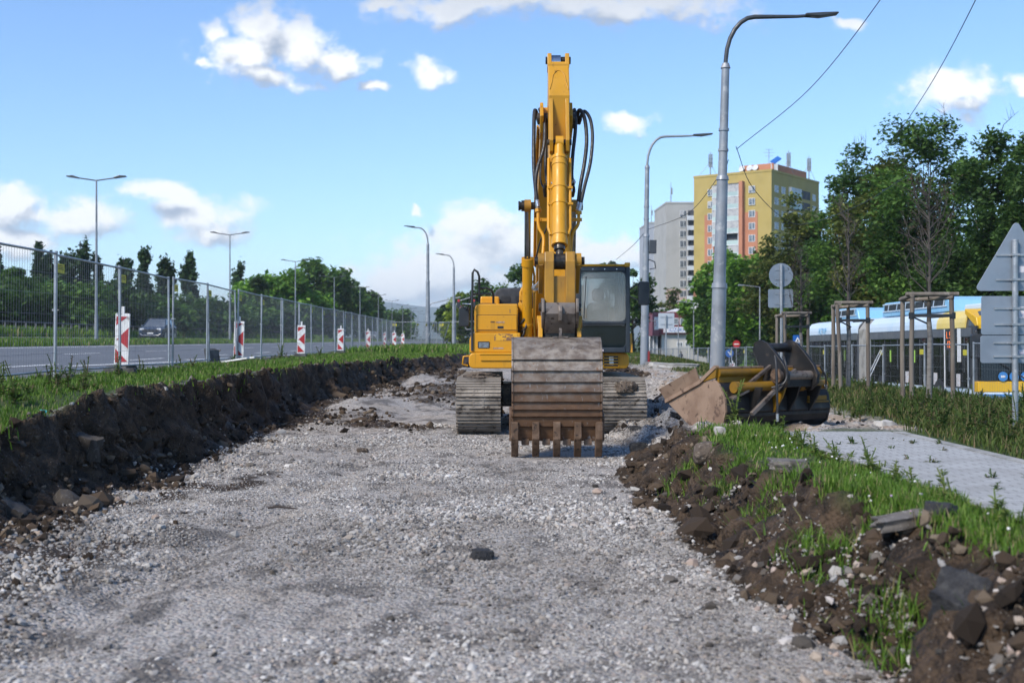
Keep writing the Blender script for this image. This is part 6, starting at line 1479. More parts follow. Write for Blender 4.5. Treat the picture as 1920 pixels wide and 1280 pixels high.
b = Fl[0]+Fl[1]*18.6+Fl[2]*(-4)+Vector((0, 0, zt+0.5)); k = MB(); k.box(b+Vector((0, 0, 0.8)), (1.6, 1.6, 1.6)); k.build('vent_stack', BALW, t); k = MB(); k.box(b+Vector((0.5, 0, 2.6)), (2.2, 1.8, 0.12), (R(35), R(-35), 0)); k.build('solar_panel', BLU, t)
# grey tower and the farther one
def block(label, pxl, pxr, pytop, Y, Wt, fin, win_a, floor_px, lowc, depth=22):
    x0, x1 = xat(pxl, Y), xat(pxr, Y); H = 1.7+(637-pytop)*Y/2240; fh = floor_px*Y/2240
    t = thing('apartment_tower', label, 'building', (0, 0, 0)); F_ = face((x0, Y, 0), (1, 0.03, 0)); L = x1-x0
    k = FB().fr(F_); k.rect(0, L, -3, H, -depth, 0); k.build('wall', Wt, t)
    k = FB().fr(F_); k.rect(-0.02, L+0.02, -3, H*0.40, 0.005, 0.08); k.build('lower_wall', lowc, t)
    k = FB().fr(F_); k.rect(-0.1, L+0.1, H, H+0.5, -depth-0.1, 0.12); k.build('parapet', WG, t)
    n = int(H/fh)
    for i in range(n):
        z = H-1.0-fh*(i+1)
        for a in win_a: window(t, F_, L*a, z, 2.0, 1.9, i % 2 == 0, 0.09)
        k = FB().fr(F_); k.rect(L*fin[0], L*fin[1], z-0.9, z+0.35, 0.1, 1.25, 0); k.rect(L*fin[0], L*fin[1], z+0.35, z+1.9, 0.09, 0.2, 1); k.rect(L*fin[0], L*fin[0]+0.35, z-0.9, z+1.9, 0.1, 1.2, 2); k.build('balcony', [BALW, DARK, fin[2]], t)
    k = MB(); k.cyl((x0+L*0.22, Y+4, H), (x0+L*0.22, Y+4, H+6.5), 0.18, 0.08, n=6); k.box((x0+L*0.22+0.3, Y+4, H+4), (0.4, 0.3, 1.8)); k.build('antenna_mast', GALV, t)
block('grey tower block with a pinkish lower half left of the yellow one', 1249, 1306, 382, 335, WG, (0.66, 0.99, WG), (0.45,), 18.7, WP)
block('farthest blue-grey tower block with a red balcony strip', 1216, 1252, 419, 400, WB, (0.55, 0.9, WO), (0.28,), 15.8, WB)
# red building with the sign
RB = pm('dark_red_cladding', (0.14, 0.022, 0.03), (0.11, 0.02, 0.026), 0.6, rough=0.6); RBL = pm('lit_red_cladding', (0.19, 0.05, 0.07), (0.16, 0.04, 0.055), 0.6, rough=0.6); CREAM = wallm('cream_render', (0.48, 0.46, 0.42))  # lit cladding is the same red, the corner wall's light put into its colour
t = thing('red_building', 'dark red two storey showroom with white sign and lettering', 'building', (0, 0, 0))
Y = 190; x0, x1 = xat(1238, Y), xat(1322, Y); zg = -2.1
F_ = face((x0, Y, 0), (1, 0.0, 0)); L = x1-x0
k = FB().fr(F_); k.rect(0.3, L, zg, 2.6, -14, -0.6); k.build('lower_wall', CREAM, t)
k = FB().fr(F_); k.rect(0, L, 2.6, 6.15, -14, 0); uw = k.build('upper_wall', RB, t)
k = FB().fr(F_); k.prism([(L*0.2+x0, 6.15), (L*0.55+x0, 6.15), (L*0.55+x0, 6.9)], Y+4, Y+12, 'y'); k.build('roof_gable', WFR, t)
for a in (1.15, 3.1): window(t, F_, a, 4.1, 1.75, 1.05)
for a in (2.7, 4.0): window(t, face((x0, Y+0.6, 0), (1, 0, 0)), a, 0.6, 0.95, 0.75)
k = FB().fr(F_); k.rect(0.5, 4.2, 2.85, 3.75, 0.02, 0.18); sg = k.build('sign_board', WFR, t)
def text(parent, s, size, loc, rot, mat_, name='lettering', ext=0.01, sx_=1.0, align='LEFT'):
    c = bpy.data.curves.new(name, 'FONT'); c.body = s; c.size = size; c.extrude = ext; c.align_x = align; c.offset = 0.0
    tmp = bpy.data.objects.new(name, c); COL.objects.link(tmp); dg = bpy.context.evaluated_depsgraph_get(); me = bpy.data.meshes.new_from_object(tmp.evaluated_get(dg))
    bpy.data.objects.remove(tmp); o = bpy.data.objects.new(name, me); COL.objects.link(o); me.materials.clear(); me.materials.append(mat_); o.parent = parent; o.location = loc; o.rotation_euler = rot; o.scale = (sx_, 1, 1)
    return o
text(sg, 'SUZUKI', 0.88, (x0+1.25, Y-0.19, 3.0), (R(90), 0, 0), BLU, sx_=0.82)
text(sg, 'S', 0.9, (x0+0.65, Y-0.19, 3.0), (R(90), 0, 0), RED)
# left wall of the upper storey, turned to the street corner
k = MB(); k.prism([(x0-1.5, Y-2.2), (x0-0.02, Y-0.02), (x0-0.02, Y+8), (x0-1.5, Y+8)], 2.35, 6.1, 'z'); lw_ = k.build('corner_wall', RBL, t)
k = MB(); uu = Vector((1.48, 2.18, 0)).normalized(); k2 = FB().fr(face((x0-1.5, Y-2.2, 0), uu)); k2.rect(0.6, 1.9, 3.3, 5.3, 0.02, 0.08); ps = k2.build('corner_sign', WFR, t)
text(ps, 'S', 1.4, (x0-1.10, Y-1.75, 3.9), (R(90), 0, math.atan2(uu.y, uu.x)), RED)
k = FB().fr(F_); k.rect(-1.6, -0.2, zg, 2.3, -10, -1.4); k.build('glass_front', WGL, t)
k = FB().fr(F_)
for a in (-1.6, -1.0, -0.4): k.rect(a, a+0.12, zg, 2.3, -1.39, -1.3)
k.build('front_mullions', WFR, t)
# white hoarding and low wall before it
k = FB().fr(face((xat(1300, 170), 170, 0), (1, 0, 0))); k.rect(0, 15, -2.1, 0.4, -0.2, 0); tag(k.build('garden_wall', CREAM), 'long low pale wall under the dark trees right of the red building', 'wall')
# ================================================================ bus
BW = pm('bus_white', (0.56, 0.65, 0.74), (0.48, 0.60, 0.72), 0.6, rough=0.4); BBL = pm('bus_light_blue', (0.22, 0.46, 0.68), (0.28, 0.52, 0.72), 0.7, rough=0.4); BYE = pm('bus_yellow', (0.70, 0.40, 0.01), (0.62, 0.37, 0.012), 0.8, rough=0.4); BYP = pm('bus_pale_yellow', (0.72, 0.55, 0.16), (0.66, 0.50, 0.14), 0.8, rough=0.4)
BDK = pm('bus_dark_panel', (0.05, 0.055, 0.065), (0.07, 0.075, 0.085), 1, rough=0.35); BGR = pm('bus_grey_panel', (0.10, 0.108, 0.122), (0.12, 0.125, 0.135), 1, rough=0.45); BGL = glassmat('bus_glass', clear=0.42); BEL = pm('bellows_grey', (0.36, 0.35, 0.33), (0.24, 0.235, 0.22), 3, rough=0.85)
BBW = pm('bus_blue_band', (0.04, 0.20, 0.50), (0.05, 0.22, 0.52), 1, rough=0.4)
bx0 = 13.9-SL*33.8
t = thing('articulated_bus', 'long articulated city bus, white and light blue with a yellow front', 'bus', (bx0, 33.8, float(zright(33.8))+0.02), 0.021); t.rotation_euler = (R(-0.55), 0, R(1.2))
BWd = 2.5
def section(y0, y1, cove, front=False):
    k = MB()
    prof = [(0.0, 0.32), (BWd, 0.32), (BWd, 2.55), (BWd-0.03, 2.72), (BWd-0.22, 2.96), (BWd-0.45, 3.02), (0.45, 3.02), (0.22, 2.96), (0.03, 2.72), (0.0, 2.55)]
    k.prism([(x+0.035 if x < 1 else x-0.035, z) for x, z in prof], y0, y1, 'y', 0)
    return k
k = section(0.25, 9.6, None); body = k.build('front_body', BDK, t, bevel=0.02)
k = section(11.0, 18.0, None); body2 = k.build('rear_body', BDK, t, bevel=0.02)
def cove(y0, y1, m_, name, par):
    k = MB(); pr = [(-0.012, 2.50), (0.0, 2.66), (0.03, 2.78), (0.2, 2.98), (0.48, 3.045), (BWd-0.48, 3.045), (BWd-0.2, 2.98), (BWd-0.03, 2.78), (BWd, 2.66), (BWd+0.012, 2.50)]
    n = len(pr); inn = [(x*0.97+0.035, z-0.035) for x, z in pr]
    vs = [(x, y0, z) for x, z in pr]+[(x, y1, z) for x, z in pr]+[(x, y0, z) for x, z in inn]+[(x, y1, z) for x, z in inn]
    fs = [(i, i+1, n+i+1, n+i) for i in range(n-1)]+[(i, 2*n+i, 2*n+i+1, i+1) for i in range(n-1)]+[(n+i, n+i+1, 3*n+i+1, 3*n+i) for i in range(n-1)]+[(0, n, 3*n, 2*n), (n-1, 2*n-1, 4*n-1, 3*n-1)]
    k.add(vs, fs); return k.build(name, m_, par)
cove(0.9, 3.1, BYP, 'roof_side_yellow', body); cove(3.1, 9.6, BW, 'roof_side_white', body); cv2 = cove(11.0, 18.0, BW, 'roof_side_white', body2)
k = MB(); k.prism([(0.1, 2.78), (0.9, 3.05), (0.9, 2.90), (0.02, 2.45), (0.02, 2.58)], -0.012, BWd+0.012, 'x'); fc = k.build('roof_front', BYE, body, bevel=0.02)
k = MB()
for x in (0.45, 2.0): k.prism(rr(x-0.14, x+0.14, 2.72, 2.80, 0.03), 0.02, 0.17, 'y')
k.build('roof_lights', BLK, fc)
# grey band over the windows, glazing, skirt
for par, ya, yb_ in ((body, 0.5, 9.55), (body2, 11.05, 17.9)):
    k = MB(); k.b2(0.005, 0.03, ya, yb_, 2.24, 2.498); k.build('header_panel', BGR, par)
    k = MB(); k.b2(-0.003, 0.03, ya, yb_, 0.30, 0.72); k.build('skirt', BW, par)
    y = ya+0.15
    while y < yb_-0.8:
        w = 1.05; dz = 0.42 if int(y*1.3) % 2 else 0.78
        k = MB(); k.b2(0.0135, 0.03, y, min(y+w, yb_-0.1), dz, 2.22); wp = k.build('window', BGL, par)
        k = MB(); k.b2(0.003, 0.013, y+0.3, y+0.38, 1.2, 2.20) if dz > 0.5 else k.b2(0.003, 0.013, y+w/2-0.02, y+w/2+0.02, 0.45, 2.20); k.build('window_bar', BDK, wp)
        y += w+0.08
# side pillars in white, stickers beside the doors
k = MB(); k.b2(0.001, 0.03, 2.45, 2.52, 0.72, 2.498); k.b2(0.001, 0.03, 1.25, 1.5, 1.5, 2.498); k.build('white_pillar', WFR, body)
DISP = emis('orange_leds', (1.0, 0.22, 0.05), 0.9)
k = MB(); k.b2(-0.002, 0.02, 1.55, 2.42, 1.85, 2.49); dp = k.build('destination_display', BLK, body)
text(dp, '1. 90', 0.30, (-0.006, 2.36, 2.20), (R(90), 0, R(-90)), DISP, sx_=0.9, ext=0.002); text(dp, '12', 0.30, (-0.006, 2.28, 1.92), (R(90), 0, R(-90)), DISP, sx_=0.9, ext=0.002)
k = MB(); k.b2(-0.002, 0.02, 13.6, 14.5, 1.85, 2.49); dp2 = k.build('destination_display', BLK, body2)
text(dp2, '19', 0.32, (-0.006, 14.3, 2.2), (R(90), 0, R(-90)), DISP, ext=0.002); text(dp2, '12', 0.26, (-0.006, 14.25, 1.92), (R(90), 0, R(-90)), DISP, ext=0.002)
text(cv2, 'ALTIUP', 0.34, (-0.014, 16.2, 2.53), (R(90), 0, R(-90)), BBL, ext=0.004)
GRS = pm('green_sticker', (0.35, 0.6, 0.08), rough=0.5); STW = pm('notice_white', (0.62, 0.63, 0.66), (0.5, 0.4, 0.35), 14, rough=0.6)
for par, ys_ in ((body, (7.3, 5.0)), (body2, (12.6,))):
    for y in ys_: k = MB(); k.b2(0.0075, 0.02, y, y+0.14, 1.45, 1.85); k.build('green_sticker', GRS, par)
for y in (1.3, 3.1, 5.6): k = MB(); k.b2(-0.001, 0.0125, y, y+0.26, 0.78, 1.15); k.build('notice', STW, body)
# wheels
for par, y in ((body, 2.9), (body, 8.3), (body2, 14.2)):
    k = MB(); k.cyl((-0.01, y, 0.47), (0.3, y, 0.47), 0.48, n=28); wh = k.build('wheel', RUBB, par)
    k = MB(); k.cyl((-0.02, y, 0.47), (0.05, y, 0.47), 0.28, n=20); k.build('rim', ZINC, wh)
# bellows
k = MB(); n = 22
for i in range(n):
    y0 = 9.6+1.4*i/n; d = 0.0 if i % 2 else 0.05
    k.prism([(0.06+d, 0.45), (BWd-0.06-d, 0.45), (BWd-0.06-d, 2.62), (BWd-0.3-d, 2.95-d), (0.3+d, 2.95-d), (0.06+d, 2.62)], y0, y0+1.4/n+0.002*(i % 2), 'y')
k.build('bellows', BEL, t)
# roof pods
for par, y0, y1, zt_ in ((body, 2.6, 8.9, 3.52), (body2, 11.6, 15.2, 3.50)):
    k = MB(); k.prism([(y0, 3.03), (y1, 3.03), (y1-0.05, zt_-0.06), (y1-0.3, zt_), (y0+0.7, zt_), (y0+0.2, zt_-0.12)], 0.25, BWd-0.25, 'x'); pd = k.build('roof_pod', BBL, par, bevel=0.03)
    k = MB(); k.b2(0.235, 0.249, y0+0.5, y1-0.25, zt_-0.30, zt_-0.08); k.build('pod_vents', BLK, pd)
    k = MB(); y = y0+0.5
    k.b2(0.222, 0.234, y0+0.3, y1-0.1, zt_-0.085, zt_-0.045); k.b2(0.222, 0.234, y0+0.3, y1-0.1, zt_-0.33, zt_-0.29)
    while y < y1-0.3: k.box((0.228, y, zt_-0.19), (0.012, 0.05, 0.30), (R(25), 0, 0)); y += 0.85
    k.build('pod_frame', BW, pd)
k = MB(); k.b2(0.5, 2.0, 0.6, 2.2, 3.04, 3.22); k.build('roof_unit', BW, body, bevel=0.05)
# front
k = MB(); k.prism([(0.25, 0.95), (0.02, 0.98), (0.10, 2.46), (0.25, 2.50)], 0.10, BWd-0.10, 'x'); ws = k.build('windscreen', BGL, body)
k = MB(); k.prism([(0.3, 0.66), (-0.02, 0.66), (0.0, 0.96), (0.3, 0.96)], 0.0, BWd, 'x'); k.build('yellow_front_band', BYE, body, bevel=0.02)
k = MB(); k.prism([(0.3, 0.20), (-0.06, 0.22), (-0.03, 0.655), (0.3, 0.655)], 0.0, BWd, 'x'); bm_ = k.build('bumper', BW, body, bevel=0.03)
k = MB(); k.b2(0.02, 1.1, -0.0575, -0.03, 0.24, 0.60); k.box((1.1, -0.05, 0.42), (0.25, 0.03, 0.30), (0, R(25), 0)); k.build('blue_corner', BBW, bm_)
for x in (0.70, 1.02, 1.34): k = MB(); k.cyl((x, -0.032, 1.10), (x, -0.022, 1.10), 0.135, n=20); st = k.build('blue_sticker', BBW, ws); k = MB(); k.b2(x-0.06, x+0.06, -0.0355, -0.0325, 1.07, 1.13) if x != 1.02 else k.b2(x-0.025, x+0.025, -0.0355, -0.0325, 1.02, 1.18); k.build('pictogram', WHT, st)
k = MB(); k.b2(1.4, 1.75, 0.04, 0.05, 1.15, 1.6); k.build('route_card', GRS, ws)
k = MB(); k.tube([(0.25, -0.04, 1.75), (1.6, -0.05, 0.86)], 0.018, 5); k.build('wiper', BLK, ws)
k = MB(); k.tube([(0.15, 0.25, 2.5), (-0.1, -0.15, 2.52), (-0.14, -0.2, 2.35)], 0.03, 6); ma = k.build('mirror_arm', BLK, body); k = MB(); k.prism(rr(-0.30, 0.06, 1.62, 2.30, 0.06), -0.34, -0.14, 'y'); k.build('mirror', BLK, ma, bevel=0.02)
k = MB(); k.b2(0.06, BWd-0.06, 0.4, 9.5, 0.35, 0.75); k.b2(0.06, BWd-0.06, 11.1, 17.9, 0.35, 0.75); k.build('floor', INT, t)
# ================================================================ car
def car(label, x, y, z, rz, paint_, sc=1.0):
    t = thing('parked_suv' if 0 else 'suv_car', label, 'car', (x, y, z), rz)
    W2 = 0.92
    # side profile (y forward negative: nose toward -y)
    k = MB()
    body_ = [(-2.25, 0.42), (-2.28, 0.72), (-2.18, 0.95), (-1.15, 1.08), (2.05, 1.10), (2.22, 0.95), (2.25, 0.45), (2.1, 0.30), (-2.1, 0.28)]
    k.prism(body_, -W2, W2, 'x'); b = k.build('body', paint_, t, bevel=0.08, seg=3)
    vs = []
    for (yy, zz, ww) in ((-1.18, 1.08, 0.86), (-0.35, 1.66, 0.66), (1.45, 1.70, 0.66), (2.08, 1.10, 0.84)): vs += [(-ww, yy, zz), (ww, yy, zz)]
    k = MB(); k.add(vs, [(0, 1, 3, 2), (2, 3, 5, 4), (4, 5, 7, 6), (0, 2, 4, 6), (1, 7, 5, 3)]); k.build('cabin_glass', WGL, t, bevel=0.03)
    k = MB(); k.b2(-0.64, 0.64, -0.30, 1.42, 1.66, 1.735); k.build('roof', paint_, t, bevel=0.04)
    k = MB()
    for s in (-1, 1):
        k.tube([(s*0.86, -1.18, 1.09), (s*0.67, -0.35, 1.67), (s*0.67, 1.45, 1.71), (s*0.85, 2.08, 1.11)], 0.045, 6); k.tube([(s*0.885, 0.45, 1.09), (s*0.67, 0.45, 1.69)], 0.035, 6)
    k.build('pillars', paint_, t)
    k = MB(); k.b2(-0.62, 0.62, -2.295, -2.2, 0.62, 0.84); k.build('grille', BLK, t); k = MB(); k.b2(-0.24, 0.24, -2.31, -2.28, 0.50, 0.60); k.build('number_plate', WHT, t)
    k = MB(); k.tube([(-0.80, -2.27, 0.52), (-0.62, -2.30, 0.38), (0.62, -2.30, 0.38), (0.80, -2.27, 0.52)], 0.035, 6); k.build('bumper_trim', ZINC, t)
    for s in (-1, 1):
        k = MB(); k.b2(s*0.66-0.17, s*0.66+0.17, -2.27, -2.10, 0.80, 0.92); k.build('headlight', emis('headlight_lens', (0.9, 0.95, 1.0), 0.7) if 0 else WFR, t, bevel=0.03)
        k = MB(); k.b2(s*0.98-0.12, s*0.98+0.12, -0.95, -0.80, 1.05, 1.22); k.build('mirror', paint_, t, bevel=0.03)
    for sx2 in (-1, 1):
        for yy in (-1.42, 1.38):
            k = MB(); k.cyl((sx2*0.72, yy, 0.36), (sx2*0.94, yy, 0.36), 0.36, n=24); w_ = k.build('wheel', RUBB, t); k = MB(); k.cyl((sx2*0.93, yy, 0.36), (sx2*0.955, yy, 0.36), 0.24, n=16); k.build('rim', ZINC, w_)
    return t
NAVY = pm('navy_car_paint', (0.028, 0.045, 0.075), (0.034, 0.05, 0.08), 1, rough=0.2, spec=0.7); SILV = pm('silver_car_paint', (0.32, 0.34, 0.36), rough=0.3, metal=0.5)
car('dark blue car driving on the far left carriageway', xat(297, 95), 95, float(zleft(-26.1))+0.01, R(1.2), NAVY)
car('small grey car far away between the barrier boards', xat(699, 250), 250, float(zleft(-24))+0.1, 0, SILV)
# ================================================================ grading bucket
GB = pm('bucket_black', (0.016, 0.015, 0.015), (0.035, 0.03, 0.027), 3, c3=(0.075, 0.055, 0.04), s3=6, lo3=0.58, hi3=0.7, rough=0.5, metal=0.2)
GT = pm('bucket_tan_rust', (0.26, 0.175, 0.12), (0.19, 0.12, 0.08), 3, c3=(0.10, 0.06, 0.04), s3=9, rough=0.7, bump=0.2)
GY = yellowmat('bucket_yellow', (0.22, 0.115, 0.007), 1.0, (0.09, 0.052, 0.014))
GBX, GBY = 3.42, 15.75
t = thing('grading_bucket', 'wide black and yellow ditch cleaning bucket with tan side plate, left on the ground', 'excavator bucket', (GBX, GBY, gh(GBX, GBY)-0.02), R(33))
pr = [(0.06, 0.66), (-0.02, 0.60), (-0.13, 0.42), (-0.15, 0.25), (-0.10, 0.10), (0.02, 0.02), (0.16, 0.0), (0.62, 0.0)]
ins = [(0.06, 0.62), (0.01, 0.58), (-0.10, 0.41), (-0.12, 0.25), (-0.07, 0.12), (0.04, 0.05), (0.17, 0.03), (0.62, 0.03)]
k = MB(); k.strip(pr, ins, -0.92, 0.92); sh = k.build('shell', GB, t, bevel=0.004)
k = MB(); k.b2(-0.92, 0.92, -0.155, -0.135, 0.18, 0.22); k.b2(-0.92, 0.92, 0.40, 0.66, -0.02, -0.001); k.build('wear_strip', GB, sh)
side = [(-0.15, 0.25), (-0.10, 0.08), (0.02, 0.01), (0.16, 0.0), (0.50, 0.02), (0.98, 0.33), (0.32, 0.60), (0.06, 0.66), (-0.02, 0.60), (-0.13, 0.42)]
for s in (-1, 1):
    k = MB(); k.prism(side, s*0.94-0.018, s*0.94+0.018, 'x'); sp_ = k.build('side_plate', GT if s < 0 else GB, t, bevel=0.004)
    if s < 0: sp_['label'] = 'tan rusty side plate'
k = MB(); k.prism([(0.985, 0.315), (1.0, 0.36), (0.33, 0.63), (0.03, 0.84), (0.0, 0.80), (0.30, 0.595)], -0.99, -0.91, 'x'); k.build('side_flange', GT, t, bevel=0.004)
# upper left wing that closes the corner of the mouth
k = MB(); k.add([(-0.965, 0.99, 0.34), (-0.965, 0.33, 0.63), (-1.02, 0.35, 0.80), (-1.05, 1.05, 0.50), (-0.945, 0.99, 0.34), (-0.945, 0.33, 0.63), (-1.0, 0.35, 0.80), (-1.03, 1.05, 0.50)], [(0, 1, 2, 3), (7, 6, 5, 4), (0, 4, 5, 1), (1, 5, 6, 2), (2, 6, 7, 3), (3, 7, 4, 0)]); k.build('wing_plate', GT, t, bevel=0.004)
k = MB(); k.add([(-0.975, 0.34, 0.60), (-0.975, 0.02, 0.68), (-0.975, 0.0, 0.82), (-0.975, 0.12, 0.78), (-0.93, 0.34, 0.60), (-0.93, 0.02, 0.68), (-0.93, 0.0, 0.82), (-0.93, 0.12, 0.78)], [(0, 1, 2, 3), (7, 6, 5, 4), (0, 4, 5, 1), (1, 5, 6, 2), (2, 6, 7, 3), (3, 7, 4, 0)]); k.build('yellow_corner', GY, t, bevel=0.004)
k = MB(); k.cyl((-0.93, 0.03, 0.74), (0.93, 0.03, 0.74), 0.062, n=14); k.b2(-0.93, 0.93, 0.0, 0.06, 0.62, 0.70); bmn = k.build('top_beam', GY, t)
k = MB(); k.b2(-0.93, 0.93, -0.005, 0.065, 0.795, 0.82); k.build('beam_cap', GT, bmn, bevel=0.004)
for (x0, x1) in ((-0.80, -0.18), (0.35, 0.80)):
    k = MB(); k.cyl((x0, -0.16, 0.56), (x1, -0.20, 0.57), 0.062, n=14); k.cyl((x0-0.03, -0.16, 0.56), (x0+0.05, -0.16, 0.56), 0.075, n=14); cy_ = k.build('tilt_cylinder', GY, t)
    k = MB(); k.cyl((x1, -0.20, 0.57), (x1+(0.25 if x0 < 0 else -0.2), -0.2, 0.575), 0.03, n=10); k.build('rod', CHRO, cy_)
for (x, m_) in ((-0.52, GB), (-0.10, GY), (0.16, GB), (0.55, GB)):
    k = MB(); k.prism([(-0.14, 0.20), (-0.30, 0.42), (-0.36, 0.56), (-0.10, 0.56), (-0.12, 0.40)], x-0.014, x+0.014, 'x'); k.build('gusset', m_, t, bevel=0.003)
k = MB(); k.box((-0.30, -0.34, 0.50), (0.95, 0.05, 0.05), (0, R(-35), R(0))); k.box((-0.42, -0.12, 0.66), (0.7, 0.05, 0.04), (0, R(-30), 0)); k.box((-0.74, -0.17, 0.47), (0.30, 0.10, 0.03), (0, R(-20), 0)); k.build('brace', COUP, t, bevel=0.004)
k = MB(); k.b2(0.52, 0.86, -0.17, -0.14, 0.36, 0.42); k.b2(0.5, 0.9, -0.175, -0.15, 0.33, 0.35); k.build('yellow_step', GY, t)
k = MB(); k.b2(-0.16, 0.50, -0.34, 0.02, 0.55, 0.66); mt_ = k.build('mount_plate', GB, t, bevel=0.01)
ear = [(-0.30, 0.50), (-0.42, 0.60), (-0.43, 0.72), (-0.36, 0.84), (-0.20, 1.00), (-0.06, 1.12), (0.06, 1.16), (0.16, 1.12), (0.19, 1.02), (0.12, 0.90), (0.06, 0.74), (-0.05, 0.60)]
for s in (-0.12, 0.42):
    k = MB(); k.prism(ear, s-0.028, s+0.028, 'x'); er = k.build('mount_ear', GB, t, bevel=0.008)
    k = MB(); k.tube([(s-0.026, y, z) for (y, z) in ear+[ear[0]]], 0.007, 6); k.build('ear_rim', GB, er)
k = MB(); k.cyl((-0.22, -0.31, 0.70), (0.52, -0.31, 0.70), 0.062, n=20); pn_ = k.build('mount_pin', COUP, t)
k = MB(); k.cyl((-0.235, -0.31, 0.70), (-0.20, -0.31, 0.70), 0.095, n=20); k.cyl((-0.26, -0.31, 0.70), (-0.235, -0.31, 0.70), 0.045, n=10); k.build('pin_collar', RUST, pn_)
k = MB(); k.cyl((-0.14, 0.07, 1.06), (0.44, 0.07, 1.06), 0.06, n=16); k.b2(-0.1, 0.4, -0.24, 0.02, 0.70, 0.74); k.build('cross_tube', GB, t)
k = MB(); k.tube(smooth([Vector(p) for p in ((-0.30, -0.36, 0.96), (-0.34, -0.42, 0.85), (-0.36, -0.45, 0.6), (-0.36, -0.46, 0.34), (-0.36, -0.46, 0.20))]), 0.016, 8); hs = k.build('hose', RUBB, t); k = MB(); k.cyl((-0.36, -0.46, 0.23), (-0.36, -0.46, 0.13), 0.02, n=8); k.build('hose_fitting', ZINC, hs)
k = MB(); k.tube(smooth([Vector(p) for p in ((-0.16, -0.36, 0.95), (-0.19, -0.44, 0.86), (-0.19, -0.46, 0.70), (-0.24, -0.44, 0.60), (-0.34, -0.34, 0.55))]), 0.015, 8); k.build('hose', RUBB, t)
k = MB(); k.tube(smooth([Vector(p) for p in ((0.52, -0.36, 0.82), (0.60, -0.38, 0.70), (0.64, -0.36, 0.60), (0.70, -0.30, 0.55))]), 0.013, 8); hs = k.build('hose', RUBB, t); k = MB(); k.cyl((0.69, -0.31, 0.56), (0.75, -0.26, 0.52), 0.02, n=8); k.build('hose_fitting', ZINC, hs)
# ================================================================ staked young trees
WOODP = pm('weathered_stake', (0.17, 0.145, 0.12), (0.11, 0.09, 0.075), 5, c3=(0.24, 0.21, 0.18), s3=14, rough=0.9, bump=0.4, bscale=30, stretch=(1, 1, 0.15))
WRAP = pm('trunk_wrap', (0.19, 0.18, 0.17), (0.13, 0.12, 0.11), 9, rough=0.9, bump=0.5, bscale=40, stretch=(1, 1, 3)); TWIG = pm('twig', (0.060, 0.052, 0.046), (0.085, 0.075, 0.066), 6, rough=0.9)
DRYL = islandmat('dry_leaf', [(0, (0.045, 0.035, 0.022)), (0.6, (0.06, 0.055, 0.025)), (1, (0.09, 0.055, 0.035))], 0.8, trans=0.2)
def stakes(label, x, y, h, w, rz, seed):
    g = np.random.default_rng(seed); t = thing('tree_stake_frame', label, 'tree stakes', (x, y, gh(x, y)), rz, 'wooden frames round the young street trees')
    P = [(-w/2, -w*0.3), (w/2, -w*0.3), (-w*0.55, w*0.4)]
    for (px, py) in P: k = MB(); k.tube([(px+g.normal(0, 0.015), py, -0.2), (px, py, h*0.5), (px+g.normal(0, 0.02), py, h)], 0.042, 10); k.build('post', WOODP, t)
    k = MB(); k.cyl((-w/2-0.1, -w*0.3-0.0, h+0.03), (w/2+0.1, -w*0.3, h+0.03), 0.04, n=10); k.build('rail', WOODP, t)
    k = MB(); k.cyl((-w*0.5, -w*0.36, h+0.01), (-w*0.57, w*0.47, h-0.05), 0.04, n=10); k.build('rail', WOODP, t)
    k = MB(); k.cyl((w*0.5, -w*0.36, h-0.03), (-w*0.5, w*0.45, h-0.06), 0.038, n=10); k.build('rail', WOODP, t)
    k = MB(); k.b2(-w/2, w/2, -w*0.3-0.052, -w*0.3-0.044, h*0.80, h*0.83)
    for px, py in P[:2]: k.cyl((px, py, h*0.785), (px, py, h*0.845), 0.05, n=10)
    k.tube([(-w/2, -w*0.25, h*0.81), (0, 0.06, h*0.74)], 0.016, 5); k.tube([(w/2, -w*0.25, h*0.81), (0.03, 0.0, h*0.80)], 0.016, 5); k.build('strap', BLK, t)
    return t
